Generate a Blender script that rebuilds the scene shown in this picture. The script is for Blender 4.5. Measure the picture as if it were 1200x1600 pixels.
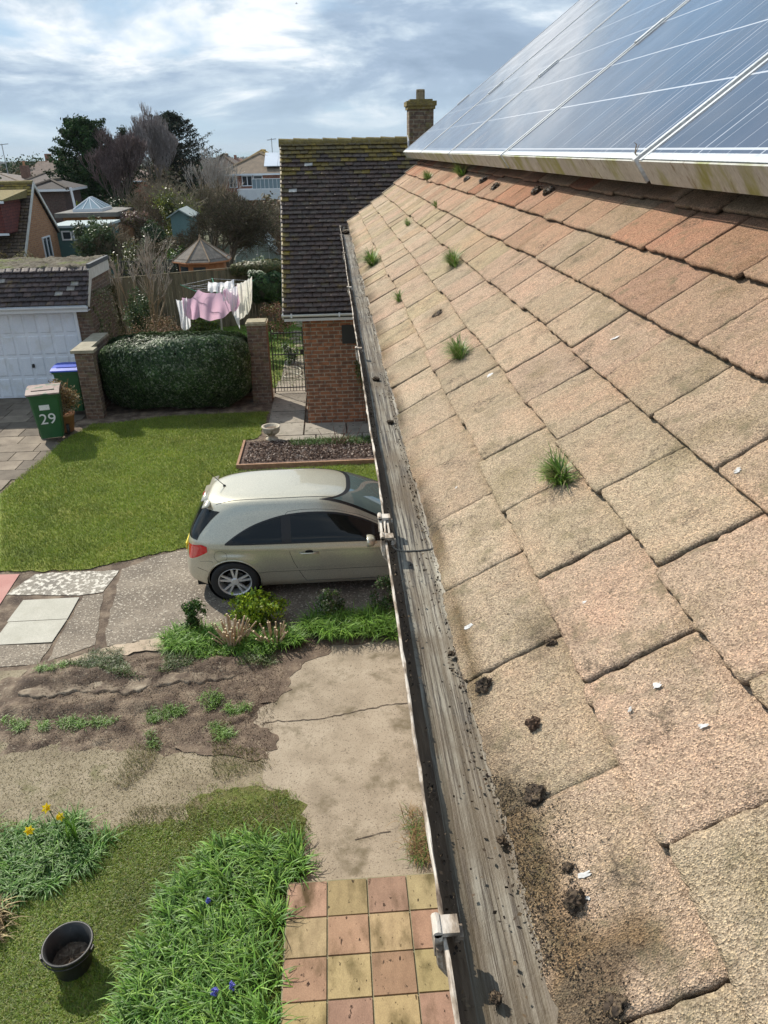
import bpy, bmesh, math, random
import numpy as np
from mathutils import Vector, Matrix, Euler
R = math.radians
random.seed(7); rng = np.random.default_rng(7)
scene = bpy.context.scene
for o in list(bpy.data.objects): bpy.data.objects.remove(o)
COL = scene.collection
H = 5.04                                   # eye height above the drive
# ---------------------------------------------------------------- camera
cam = bpy.data.cameras.new("camera"); camo = bpy.data.objects.new("camera", cam); COL.objects.link(camo)
cam.sensor_fit = 'VERTICAL'; cam.sensor_height = 24; cam.lens = 17.7
cam.clip_start = 0.02; cam.clip_end = 40000
Rm = [[.998, -.044, .052], [-.066, -.432, .899], [-.017, -.901, -.434]]
m3 = Matrix([[r[0], -r[1], -r[2]] for r in Rm])
q = m3.to_quaternion(); q.normalize()
camo.matrix_world = Matrix.Translation((0, 0, H)) @ q.to_matrix().to_4x4()
scene.camera = camo
# ---------------------------------------------------------------- light
SUN_EL = R(41); sx, sy = -.64, .768         # horizontal direction towards the sun
tosun = Vector((sx*math.cos(SUN_EL), sy*math.cos(SUN_EL), math.sin(SUN_EL)))
sl = bpy.data.lights.new("sun", 'SUN'); sl.energy = 4.3; sl.angle = R(.6); sl.color = (1, .93, .82)
so = bpy.data.objects.new("sun", sl); COL.objects.link(so)
so.rotation_euler = tosun.to_track_quat('Z', 'Y').to_euler(); so.location = (-8, 8, 30)
scene.view_settings.view_transform = 'Standard'; scene.view_settings.look = 'None'
scene.view_settings.gamma = 1; scene.view_settings.exposure = 0.40
w = bpy.data.worlds.new("World"); scene.world = w; w.use_nodes = True
nt = w.node_tree; nt.nodes.clear()
def N(nt, t, **k):
    n = nt.nodes.new(t)
    for a, b in k.items():
        if a == 'i':
            for kk, vv in b.items(): n.inputs[kk].default_value = vv
        else: setattr(n, a, b)
    return n
def L(nt, a, b): nt.links.new(a, b)
def ramp(nt, stops, src):
    r = N(nt, 'ShaderNodeValToRGB'); e = r.color_ramp.elements
    e[0].position, e[0].color = stops[0][0], (*stops[0][1], 1)
    e[1].position, e[1].color = stops[-1][0], (*stops[-1][1], 1)
    for p, c in stops[1:-1]:
        x = e.new(p); x.color = (*c, 1)
    L(nt, src, r.inputs[0]); return r.outputs[0]
def g3(v): return (v, v, v)
def mixc(nt, a, b, f, mode='MIX'):
    m = N(nt, 'ShaderNodeMix', data_type='RGBA', blend_type=mode)
    for s, k in ((f, 0), (a, 6), (b, 7)):
        if hasattr(s, 'is_linked') or hasattr(s, 'links'): L(nt, s, m.inputs[k])
        elif k == 0: m.inputs[0].default_value = s
        else: m.inputs[k].default_value = (*s, 1)
    return m.outputs[2]
sky = N(nt, 'ShaderNodeTexSky', sky_type='NISHITA', sun_disc=False, sun_elevation=SUN_EL,
        sun_rotation=math.atan2(sx, sy), altitude=20, air_density=1.0, dust_density=1.5, ozone_density=1.5)
sk = N(nt, 'ShaderNodeVectorMath', operation='SCALE'); L(nt, sky.outputs[0], sk.inputs[0]); sk.inputs['Scale'].default_value = .085
tc = N(nt, 'ShaderNodeTexCoord'); sep = N(nt, 'ShaderNodeSeparateXYZ'); L(nt, tc.outputs['Generated'], sep.inputs[0])
za = N(nt, 'ShaderNodeMath', operation='ADD'); L(nt, sep.outputs[2], za.inputs[0]); za.inputs[1].default_value = .22
zm = N(nt, 'ShaderNodeMath', operation='MAXIMUM'); L(nt, za.outputs[0], zm.inputs[0]); zm.inputs[1].default_value = .03
cb = N(nt, 'ShaderNodeCombineXYZ')
for k in (0, 1):
    d = N(nt, 'ShaderNodeMath', operation='DIVIDE'); L(nt, sep.outputs[k], d.inputs[0]); L(nt, zm.outputs[0], d.inputs[1]); L(nt, d.outputs[0], cb.inputs[k])
def noise(nt, vec, scale, detail=6, rough=.55, off=None, dist=0):
    n = N(nt, 'ShaderNodeTexNoise', i={'Scale': scale, 'Detail': detail, 'Roughness': rough, 'Distortion': dist})
    if off is not None:
        mp = N(nt, 'ShaderNodeMapping'); L(nt, vec, mp.inputs[0]); mp.inputs[1].default_value = off; vec = mp.outputs[0]
    L(nt, vec, n.inputs['Vector']); return n.outputs[0]
cm = ramp(nt, [(.38, g3(0)), (.47, g3(.95))], noise(nt, cb.outputs[0], 1.0, 9, .55, (5.1, 2.2, 0), .2))
cs = ramp(nt, [(.34, (.24, .32, .43)), (.47, (.32, .41, .53)), (.54, (.48, .57, .66)), (.62, (.80, .83, .86))], noise(nt, cb.outputs[0], 1.5, 10, .6, (7.7, 4.2, 3), .3))
pale = mixc(nt, sk.outputs[0], (.29, .46, .66), .8)
hz = ramp(nt, [(.0, g3(.75)), (.10, g3(.15)), (.25, g3(0))], sep.outputs[2])
pale2 = mixc(nt, pale, (.42, .55, .64), hz)
skyc = mixc(nt, pale2, cs, cm)
lowf = ramp(nt, [(.0, g3(.9)), (.04, g3(.35)), (.08, g3(0))], sep.outputs[2])
skyc = mixc(nt, skyc, (.40, .53, .63), lowf)
bg = N(nt, 'ShaderNodeBackground', i={'Strength': 1.0}); L(nt, skyc, bg.inputs[0])
wo = N(nt, 'ShaderNodeOutputWorld'); L(nt, bg.outputs[0], wo.inputs[0])

# ---------------------------------------------------------------- materials
def mat(name, stops, scale=5, rough=.9, bump=.3, bscale=80, bdist=.004, vc=False, detail=8, metallic=0, stretch=None,
        spots=None, spot2=None, coat=0, spec=.5, uv=False, wave=None, nrough=.6, world=False):
    m = bpy.data.materials.new(name); m.use_nodes = True; t = m.node_tree; t.nodes.clear()
    out = N(t, 'ShaderNodeOutputMaterial'); b = N(t, 'ShaderNodeBsdfPrincipled'); L(t, b.outputs[0], out.inputs[0])
    c = N(t, 'ShaderNodeTexCoord'); v = c.outputs['UV' if uv else 'Object'] if not world else N(t, 'ShaderNodeNewGeometry').outputs['Position']
    if stretch:
        mp = N(t, 'ShaderNodeMapping'); mp.inputs['Scale'].default_value = stretch; L(t, v, mp.inputs[0]); v = mp.outputs[0]
    col = ramp(t, stops, noise(t, v, scale, detail, nrough)) if len(stops) > 1 else None
    if col is None:
        rgb = N(t, 'ShaderNodeRGB'); rgb.outputs[0].default_value = (*stops[0][1], 1); col = rgb.outputs[0]
    fine = noise(t, v, bscale, 4, .6)
    fr = ramp(t, [(.25, g3(.72)), (.75, g3(1.25))], fine); col = mixc(t, col, fr, .8, 'MULTIPLY')
    for sp in (spots, spot2):
        if sp:                        # (colour, scale, lo, hi)
            f = ramp(t, [(sp[2], g3(0)), (sp[3], g3(1))], noise(t, v, sp[1], 5, .6, (sp[1], 3, 1))); col = mixc(t, col, sp[0], f)
    if vc:
        a = N(t, 'ShaderNodeAttribute', attribute_name='col'); col = mixc(t, col, a.outputs[0], 1.0, 'MULTIPLY')
    L(t, col, b.inputs['Base Color'])
    b.inputs['Roughness'].default_value = rough; b.inputs['Metallic'].default_value = metallic
    b.inputs['Specular IOR Level'].default_value = spec
    if coat: b.inputs['Coat Weight'].default_value = coat; b.inputs['Coat Roughness'].default_value = .06
    if bump:
        bp = N(t, 'ShaderNodeBump', i={'Strength': bump, 'Distance': bdist}); L(t, fine, bp.inputs['Height']); L(t, bp.outputs[0], b.inputs['Normal'])
    m['bsdf'] = b.name
    return m
def plain(name, c, rough=.6, metallic=0, **k): return mat(name, [(0, c)], rough=rough, metallic=metallic, bump=k.pop('bump', .1), **k)
def leafmat(name, c, rough=.45, trans=.25, spec=.5):
    m = bpy.data.materials.new(name); m.use_nodes = True; t = m.node_tree; b = t.nodes['Principled BSDF']; out = t.nodes['Material Output']
    a = N(t, 'ShaderNodeAttribute', attribute_name='col'); col = mixc(t, (*c,), a.outputs[0], 1.0, 'MULTIPLY'); L(t, col, b.inputs['Base Color'])
    b.inputs['Roughness'].default_value = rough; b.inputs['Specular IOR Level'].default_value = spec
    if trans:
        tr = N(t, 'ShaderNodeBsdfTranslucent'); L(t, col, tr.inputs[0]); mx = N(t, 'ShaderNodeMixShader'); mx.inputs[0].default_value = trans
        L(t, b.outputs[0], mx.inputs[1]); L(t, tr.outputs[0], mx.inputs[2]); L(t, mx.outputs[0], out.inputs[0])
    return m
def brickmat(name, c1, c2, mort, bw=.225, rh=.075, ms=.010, dark=(.05, .03, .025), dk=.35, lichen=None):
    m = bpy.data.materials.new(name); m.use_nodes = True; t = m.node_tree; b = t.nodes['Principled BSDF']
    c = N(t, 'ShaderNodeTexCoord')
    br = N(t, 'ShaderNodeTexBrick', i={'Color1': (*c1, 1), 'Color2': (*c2, 1), 'Mortar': (*mort, 1), 'Scale': 1.0, 'Mortar Size': ms,
           'Mortar Smooth': .3, 'Bias': 0.0, 'Brick Width': bw, 'Row Height': rh}); L(t, c.outputs['UV'], br.inputs['Vector'])
    big = noise(t, c.outputs['UV'], 9, 3, .5); f = ramp(t, [(.48, g3(0)), (.58, g3(dk))], big)
    col = mixc(t, br.outputs[0], dark, f)
    fn = noise(t, c.outputs['UV'], 60, 5, .6); col = mixc(t, col, ramp(t, [(.3, g3(.7)), (.7, g3(1.25))], fn), .8, 'MULTIPLY')
    if lichen:
        lf = ramp(t, [(.52, g3(0)), (.6, g3(.8))], noise(t, c.outputs['UV'], 3.0, 8, .7)); col = mixc(t, col, lichen, lf)
    L(t, col, b.inputs['Base Color']); b.inputs['Roughness'].default_value = .92
    bp = N(t, 'ShaderNodeBump', i={'Strength': .6, 'Distance': .008}); bp.invert = True; L(t, br.outputs['Fac'], bp.inputs['Height']); L(t, bp.outputs[0], b.inputs['Normal'])
    return m
# ---------------------------------------------------------------- mesh helpers
def finish(me, cols=None, uv=True, smooth=False):
    n = len(me.polygons)
    if cols is not None:
        a = me.color_attributes.new('col', 'FLOAT_COLOR', 'POINT')
        c = np.ones((len(me.vertices), 4), np.float32); c[:, :3] = cols; a.data.foreach_set('color', c.ravel())
    if uv and n:
        co = np.empty(len(me.vertices)*3, np.float32); me.vertices.foreach_get('co', co); co = co.reshape(-1, 3)
        no = np.empty(n*3, np.float32); me.polygons.foreach_get('normal', no); no = np.abs(no.reshape(-1, 3))
        lt = np.empty(n, np.int32); me.polygons.foreach_get('loop_total', lt); vi = np.empty(len(me.loops), np.int32); me.loops.foreach_get('vertex_index', vi)
        ax = np.repeat(np.where(no[:, 2] > .8, 2, np.where(no[:, 0] > no[:, 1], 0, 1)), lt); p = co[vi]
        u = np.where(ax == 0, p[:, 1], p[:, 0]); vv = np.where(ax == 2, p[:, 1], p[:, 2])
        l = me.uv_layers.new(name='UVMap'); l.data.foreach_set('uv', np.stack([u, vv], 1).astype(np.float32).ravel())
    if smooth: me.polygons.foreach_set('use_smooth', np.ones(n, bool))
def linkobj(name, me, mats, parent=None):
    for m in (mats if isinstance(mats, (list, tuple)) else [mats]): me.materials.append(m)
    o = bpy.data.objects.new(name, me); COL.objects.link(o)
    if parent: o.parent = parent
    return o
def origin_of(p):
    v = Vector((0, 0, 0))
    while p: v += p.location; p = p.parent
    return v
class MB:
    def __init__(s): s.v = []; s.f = []; s.mi = []; s.c = []
    def add(s, vs, fs, mi=0, col=(1, 1, 1)):
        b = len(s.v); s.v += [tuple(v) for v in vs]; s.c += [col]*len(vs)
        for f in fs: s.f.append([b+i for i in f]); s.mi.append(mi)
    def box(s, x0, x1, y0, y1, z0, z1, mi=0, col=(1, 1, 1), M=None):
        vs = [Vector((x, y, z)) for x in (x0, x1) for y in (y0, y1) for z in (z0, z1)]
        if M is not None: vs = [M @ v for v in vs]
        s.add(vs, [(0, 1, 3, 2), (4, 6, 7, 5), (0, 4, 5, 1), (2, 3, 7, 6), (0, 2, 6, 4), (1, 5, 7, 3)], mi, col)
    def tube(s, pts, rad, n=8, mi=0, col=(1, 1, 1), cap=True):
        pts = [Vector(p) for p in pts]; rad = rad if isinstance(rad, (list, tuple)) else [rad]*len(pts); vs = []; prev = None
        for i, p in enumerate(pts):
            d = (pts[min(i+1, len(pts)-1)] - pts[max(i-1, 0)]).normalized()
            if prev is None: a = d.orthogonal().normalized()
            else: a = (prev - d*prev.dot(d)); a = a.normalized() if a.length > 1e-6 else d.orthogonal().normalized()
            prev = a; b = d.cross(a)
            for k in range(n):
                t = 2*math.pi*k/n; vs.append(p + (a*math.cos(t) + b*math.sin(t))*rad[i])
        fs = [(i*n+k, i*n+(k+1) % n, (i+1)*n+(k+1) % n, (i+1)*n+k) for i in range(len(pts)-1) for k in range(n)]
        if cap: fs += [tuple(reversed(range(n))), tuple(range((len(pts)-1)*n, len(pts)*n))]
        s.add(vs, fs, mi, col)
    def lathe(s, prof, n=24, c=(0, 0, 0), mi=0, col=(1, 1, 1), M=None):
        vs = []
        for r, z in prof:
            for k in range(n):
                t = 2*math.pi*k/n; v = Vector((r*math.cos(t), r*math.sin(t), z)); v = (M @ v) if M is not None else v; vs.append(v+Vector(c))
        fs = [(i*n+k, i*n+(k+1) % n, (i+1)*n+(k+1) % n, (i+1)*n+k) for i in range(len(prof)-1) for k in range(n)]
        s.add(vs, fs, mi, col)
    def prism(s, poly, axis, a0, a1, mi=0, col=(1, 1, 1)):   # poly in the other two axes (in x,y,z order)
        n = len(poly); vs = []
        for a in (a0, a1):
            for p in poly:
                l = list(p); l.insert(axis, a); vs.append(l)
        fs = [tuple(range(n)), tuple(reversed(range(n, 2*n)))] + [(i, i+n, (i+1) % n+n, (i+1) % n) for i in range(n)]
        s.add(vs, fs, mi, col)
    def build(s, name, mats, parent=None, world=True, smooth=False, uv=True):
        off = origin_of(parent) if (world and parent) else Vector((0, 0, 0))
        me = bpy.data.meshes.new(name); me.from_pydata([(v[0]-off[0], v[1]-off[1], v[2]-off[2]) for v in s.v], [], s.f)
        me.update(); bm = bmesh.new(); bm.from_mesh(me); bmesh.ops.recalc_face_normals(bm, faces=bm.faces) if len(s.f) < 60000 else None
        bm.to_mesh(me); bm.free()
        o = linkobj(name, me, mats, parent)
        me.polygons.foreach_set('material_index', s.mi); finish(me, np.array(s.c), uv, smooth); return o
def npmesh(name, V, F, cols, m, parent=None, world=True, smooth=False):
    off = np.array(origin_of(parent)) if (world and parent) else np.zeros(3)
    me = bpy.data.meshes.new(name); V = V - off; k = F.shape[1]
    me.vertices.add(len(V)); me.vertices.foreach_set('co', V.astype(np.float32).ravel())
    me.loops.add(F.size); me.loops.foreach_set('vertex_index', F.astype(np.int32).ravel())
    me.polygons.add(len(F)); me.polygons.foreach_set('loop_start', np.arange(0, F.size, k, dtype=np.int32)); me.polygons.foreach_set('loop_total', np.full(len(F), k, np.int32))
    me.update(calc_edges=True); finish(me, cols, False, smooth); return linkobj(name, me, m, parent)
def tag(o, label, cat=None, group=None, kind=None):
    if label: o['label'] = label
    if cat: o['category'] = cat
    if group: o['group'] = group
    if kind: o['kind'] = kind
    return o
def thing(name, loc, label, cat, group=None):
    o = bpy.data.objects.new(name, None); COL.objects.link(o); o.location = loc; o.empty_display_size = .1
    return tag(o, label, cat, group)
def struct(o): o['kind'] = 'structure'; return o
def copy_tree(o, parent=None):
    c = o.copy(); COL.objects.link(c); c.parent = parent
    for ch in list(o.children): copy_tree(ch, c)
    return c
def smn(X, Y, s, seed):
    g = np.random.default_rng(seed); r = 0
    for k in range(14):
        a = g.uniform(0, 6.28); f = s*g.uniform(.5, 1.8); r = r+np.sin((X*math.cos(a)+Y*math.sin(a))*f+g.uniform(0, 6.28))
    return r/14**.5
# ---------------------------------------------------------------- foliage helpers
def leaves(P, size, cols, ar=.55, nrm=None, jit=1.0, seed=0):
    """one diamond-shaped leaf per point"""
    g = np.random.default_rng(seed); n = len(P); d = g.normal(size=(n, 3))
    if nrm is not None: d = nrm + d*jit
    d /= np.linalg.norm(d, axis=1)[:, None]; a = np.cross(d, g.normal(size=(n, 3))); a /= np.linalg.norm(a, axis=1)[:, None]; b = np.cross(d, a)
    s = (size*g.uniform(.6, 1.3, n))[:, None]
    V = np.stack([P-a*s*.5, P+b*s*ar*.5+d*s*.08, P+a*s*.5, P-b*s*ar*.5+d*s*.08], 1).reshape(-1, 3)
    return V, np.arange(4*n).reshape(n, 4), np.repeat(cols, 4, 0)
def pal(n, cols, g, var=.25):
    c = np.array(cols)[g.integers(0, len(cols), n)]; return c*(1+g.uniform(-var, var, n))[:, None]
def clumpcloud(n, ell, centre, nclump, csize, g, shell=.75):
    """points in clumps spread through an ellipsoid, more in the shell"""
    u = g.normal(size=(nclump, 3)); u /= np.linalg.norm(u, axis=1)[:, None]; r = shell + (1-shell)*g.random(nclump)**.5
    r[g.random(nclump) < .3] *= g.uniform(.3, .9)
    C = u*r[:, None]*(1-csize*.5)*np.array([1, 1, 1]); k = g.integers(0, nclump, n)
    p = C[k] + g.normal(size=(n, 3))*csize*.42
    nr = g.normal(size=(n, 3)); tone = g.uniform(.65, 1.3, nclump)[k]
    return p*np.array(ell)+np.array(centre), u[k], tone
def blades(base, length, width, lean, cols, g, nseg=3, dirs=None, droop=.6):
    """grass / strap leaves: base Nx3, bent strips"""
    n = len(base); an = g.uniform(0, 2*np.pi, n)
    if dirs is not None: an = dirs
    d = np.stack([np.cos(an), np.sin(an), np.zeros(n)], 1); sd = np.stack([-np.sin(an), np.cos(an), np.zeros(n)], 1)
    L_ = length*g.uniform(.55, 1.25, n); th0 = lean*g.uniform(.3, 1.2, n); V = []; p = base.copy(); ang = th0.copy()
    for i in range(nseg+1):
        wd = (width*(1-(i/nseg)**1.6)*.5)*np.ones(n); 
        if i < nseg: V += [p-sd*wd[:, None], p+sd*wd[:, None]]
        else: V += [p]
        p = p + (d*np.sin(ang)[:, None]+np.array([0, 0, 1])*np.cos(ang)[:, None])*(L_/nseg)[:, None]; ang = ang + droop*g.uniform(.5, 1.4, n)
    V = np.stack(V, 1); m = V.shape[1]; V = V.reshape(-1, 3); o = (np.arange(n)*m)[:, None]; F = []
    for i in range(nseg-1): F += [o+np.array([[2*i, 2*i+1, 2*i+3]]), o+np.array([[2*i, 2*i+3, 2*i+2]])]
    F.append(o+np.array([[2*nseg-2, 2*nseg-1, 2*nseg]])); return V, np.concatenate(F), np.repeat(cols, m, 0)
def inpoly(P, poly):
    x, y = P[:, 0], P[:, 1]; r = np.zeros(len(P), bool); n = len(poly)
    for i in range(n):
        x1, y1 = poly[i]; x2, y2 = poly[(i+1) % n]
        if y1 == y2: continue
        c = ((y1 > y) != (y2 > y)) & (x < (x2-x1)*(y-y1)/(y2-y1)+x1); r ^= c
    return r
def inpts(n, poly, g):
    a = np.array(poly); lo, hi = a.min(0), a.max(0); out = np.zeros((0, 2))
    while len(out) < n:
        p = g.uniform(lo, hi, (n*2, 2)); out = np.concatenate([out, p[inpoly(p, poly)]])
    return out[:n]
def sprig_tubes(segs, n=3):
    """segs: list of (p0,p1,r0,r1) -> prisms as numpy arrays"""
    A = np.array([s[0] for s in segs]); B = np.array([s[1] for s in segs]); ra = np.array([s[2] for s in segs]); rb = np.array([s[3] for s in segs])
    d = B-A; d /= (np.linalg.norm(d, axis=1)[:, None]+1e-9); h = np.where(np.abs(d[:, 2:3]) > .9, [[1., 0, 0]], [[0, 0, 1.]])
    a = np.cross(d, h); a /= np.linalg.norm(a, axis=1)[:, None]; b = np.cross(d, a); V = []
    for P, r in ((A, ra), (B, rb)):
        for k in range(n):
            t = 2*math.pi*k/n; V.append(P+(a*math.cos(t)+b*math.sin(t))*r[:, None])
    V = np.stack(V, 1).reshape(-1, 3); o = (np.arange(len(A))*2*n)[:, None]
    F = np.concatenate([o+np.array([[k, (k+1) % n, n+(k+1) % n, n+k]]) for k in range(n)]); return V, F, 2*n
def branching(base, height, spread, seed, levels=5, kids=3, r0=.1, up=.5, trunk=.3, wig=.25, shrink=.72, multi=1, gnarl=.0):
    """recursive skeleton; returns list of (p0,p1,r0,r1,level)"""
    rn = random.Random(seed); out = []
    L0 = height*trunk
    def grow(p, d, l, r, lev):
        k = 3 if lev < 2 else 2; q = p.copy(); rr = r
        for i in range(k):
            d2 = (d + Vector((rn.gauss(0, 1), rn.gauss(0, 1), rn.gauss(0, 1)))*wig*.5 + Vector((0, 0, up*.12))).normalized()
            nq = q + d2*l/k; r2 = rr*(.9 if lev else .93); out.append((tuple(q), tuple(nq), rr, r2, lev)); q = nq; rr = r2; d = d2
            if lev >= 2 and i == 0 and lev < levels and rn.random() < .7: side(q, d, l, rr, lev)
        if lev < levels:
            for j in range(kids if lev else kids+1): side(q, d, l, rr, lev)
    def side(q, d, l, rr, lev):
        a = Vector((rn.gauss(0, 1), rn.gauss(0, 1), rn.gauss(0, .6)))
        a = (a - d*a.dot(d)).normalized(); ang = rn.uniform(.3, .95)*spread
        nd = (d*math.cos(ang)+a*math.sin(ang)+Vector((0, 0, up*.25))).normalized()
        grow(q, nd, l*rn.uniform(.8, 1.1)*shrink, max(rr*rn.uniform(.5, .72), .003), lev+1)
    for i in range(multi):
        d = Vector((rn.gauss(0, .25), rn.gauss(0, .25), 1)) if multi > 1 else Vector((rn.gauss(0, .06), rn.gauss(0, .06), 1))
        grow(Vector(base)+Vector((rn.gauss(0, .08), rn.gauss(0, .08), 0))*(multi > 1), d.normalized(), L0*rn.uniform(.8, 1.1), r0*(1 if multi == 1 else rn.uniform(.5, 1)), 0)
    return out
def fit(segs, base, height, width):
    """scale a skeleton to the given height and width about its base"""
    P = np.array([s[1] for s in segs]); b = np.array(base); hz_ = max(P[:, 2].max()-b[2], .1)
    wx = np.percentile(np.abs(P[:, :2]-b[:2]).max(1), 98); sc = np.array([width*.5/wx, width*.5/wx, height/hz_])
    return [(tuple((np.array(s[0])-b)*sc+b), tuple((np.array(s[1])-b)*sc+b), s[2], s[3], s[4]) for s in segs]
def tree_mesh(root, segs, split, barkm, twigm, g, tcol, twig_min=.004, bcol=(1, 1, 1)):
    lo = [s for s in segs if s[4] < split]; hi = [s for s in segs if s[4] >= split]
    V, F, k = sprig_tubes(lo, 6); npmesh('trunk', V, F, np.ones((len(V), 3))*np.array(bcol), barkm, root)
    if hi:
        hi = [(s[0], s[1], max(s[2], twig_min), max(s[3], twig_min*.7)) for s in hi]
        V, F, k = sprig_tubes(hi, 3); c = np.repeat(pal(len(hi), tcol, g), k, 0); return npmesh('crown', V, F, c, twigm, root)
# ================================================================ SETTING
G = lambda s: np.random.default_rng(s)
grass_ground = mat('grass_ground', [(.3, (.09, .13, .012)), (.5, (.14, .18, .018)), (.7, (.22, .23, .04))], 1.6, bump=.8, bscale=45, bdist=.02)
far_ground = mat('far_ground', [(.3, (.035, .05, .018)), (.5, (.06, .07, .03)), (.7, (.10, .085, .05))], .25, bump=.5, bscale=3, bdist=.3)
soil = mat('soil', [(.3, (.060, .040, .028)), (.45, (.115, .080, .055)), (.58, (.22, .165, .115)), (.7, (.30, .24, .17))], 4, bump=1, bscale=55, bdist=.02, spots=((.30, .25, .18), 30, .60, .68))
wet_soil = mat('wet_soil', [(.35, (.085, .056, .036)), (.52, (.13, .09, .06)), (.66, (.21, .155, .105))], 7, rough=.8, bump=1, bscale=70, bdist=.012, spots=((.24, .19, .13), 28, .60, .66))
bark_soil = mat('bark_chip_soil', [(.35, (.035, .02, .015)), (.5, (.10, .06, .045)), (.68, (.24, .17, .13))], 28, bump=1, bscale=70, bdist=.02)
concrete = mat('path_concrete', [(.3, (.25, .205, .145)), (.5, (.36, .30, .22)), (.7, (.43, .365, .275))], 2.4, bump=1, bscale=150, bdist=.005,
               spots=((.13, .10, .07), 75, .56, .66), spot2=((.16, .13, .08), 3.5, .54, .70))
gravelly = mat('worn_aggregate', [(.3, (.19, .15, .10)), (.5, (.28, .235, .155)), (.7, (.37, .31, .22))], 2.4, bump=1, bscale=75, bdist=.012,
               spots=((.16, .13, .07), 40, .55, .63), spot2=((.12, .12, .04), 2.2, .56, .72))
slab_dark = mat('lichen_slab', [(.3, (.13, .105, .08)), (.5, (.20, .165, .125)), (.7, (.28, .235, .18))], 2, bump=.7, bscale=100, bdist=.004,
                spots=((.46, .41, .33), 34, .57, .61), spot2=((.07, .06, .05), 60, .56, .64))
slab_spotty = mat('mottled_slab', [(.3, (.20, .18, .15)), (.7, (.30, .27, .22))], 2, bump=.7, bscale=100, bdist=.004, spots=((.62, .58, .50), 14, .50, .55), spot2=((.10, .09, .07), 50, .58, .66))
slab_pale = mat('pale_slab', [(.3, (.40, .385, .32)), (.7, (.50, .48, .41))], 3, bump=.3, bscale=120, bdist=.003, spots=((.36, .34, .27), 5, .58, .75))
slab_pink = mat('pink_slab', [(.3, (.42, .20, .17)), (.7, (.50, .27, .23))], 3, bump=.3, bscale=120, bdist=.003)
kerbc = mat('worn_kerb', [(.3, (.36, .28, .20)), (.7, (.52, .42, .31))], 4, bump=.8, bscale=70, bdist=.008, spots=((.15, .13, .09), 12, .58, .66))
leaf = leafmat('leaf', (1, 1, 1)); leaf_dull = leafmat('leaf_dull', (1, 1, 1), .8, .1, .2); leaf_gloss = leafmat('leaf_gloss', (1, 1, 1), .48, .2, .28)
bark = mat('bark', [(.3, (.09, .07, .05)), (.7, (.20, .17, .125))], 14, bump=.8, bscale=60, bdist=.01, vc=True, stretch=(1, 1, .3))
twig = leafmat('twig', (1, 1, 1), .9, 0, .2)

def zg(x, y):
    """ground height: level garden, then the land falls gently to the sea"""
    y = np.asarray(y, float); return np.interp(y, [-50, 27, 60, 200, 900, 2600, 2700], [0, 0, -1.2, -3.5, -10, -18, -24])
# terrain sheet
ys = [-60, -20, 0, 10, 20, 27, 33, 40, 50, 60, 80, 110, 150, 200, 300, 450, 650, 900, 1300, 1900, 2600, 2700]
xs = [-4000, -1500, -500, -200, -80, -40, -20, -10, 0, 10, 20, 40, 80, 200, 500, 1500, 4000]
mb = MB(); vs = [(x, y, float(zg(x, y))-.03 - (0 if y < 28 else 0)) for y in ys for x in xs]; nx = len(xs)
mb.add(vs, [(j*nx+i, j*nx+i+1, (j+1)*nx+i+1, (j+1)*nx+i) for j in range(len(ys)-1) for i in range(nx-1)])
struct(mb.build('ground', far_ground, uv=False))
sea = mat('sea', [(.3, (.10, .22, .25)), (.7, (.16, .30, .33))], .004, rough=.35, bump=.2, bscale=.02, bdist=1)
mb = MB(); mb.add([(-30000, 2500, -20), (30000, 2500, -20), (30000, 34000, -20), (-30000, 34000, -20)], [(0, 1, 2, 3)]); struct(mb.build('sea', sea, uv=False))

def rough_poly(pts, step=.08, amp=.02, seed=0, closed=True):
    g = G(seed); out = []; n = len(pts)
    for i in range(n):
        a = np.array(pts[i]); b = np.array(pts[(i+1) % n]); l = np.linalg.norm(b-a); k = max(int(l/step), 1); nrm = np.array([-(b-a)[1], (b-a)[0]])/max(l, 1e-6)
        ph = g.uniform(0, 6.28, 3)
        for j in range(k): out.append(a+(b-a)*j/k + nrm*(g.normal()*amp*.8+amp*1.3*(math.sin(j*step*9+ph[0])+math.sin(j*step*21+ph[1])+.6*math.sin(j*step*47+ph[2]))*math.sin(math.pi*j/k))*(1 if j else .4))
    return out
def sheet(name, pts, z, m, step=.08, amp=.0, seed=0, thick=0, kind='structure', parent=None):
    P = rough_poly(pts, step, amp, seed) if amp else pts; mb = MB(); n = len(P)
    if thick: mb.prism([(p[0], p[1]) for p in P], 2, z-thick, z)
    else: mb.add([(p[0], p[1], z) for p in P], [tuple(range(n))])
    o = mb.build(name, m, parent, uv=False)
    me = o.data; bm = bmesh.new(); bm.from_mesh(me); bmesh.ops.triangulate(bm, faces=[f for f in bm.faces if len(f.verts) > 4], ngon_method='EAR_CLIP'); 
    if not thick:
        for f in bm.faces:
            if f.normal.z < 0: f.normal_flip()
    bm.to_mesh(me); bm.free()
    if kind: o['kind'] = kind
    return o
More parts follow.
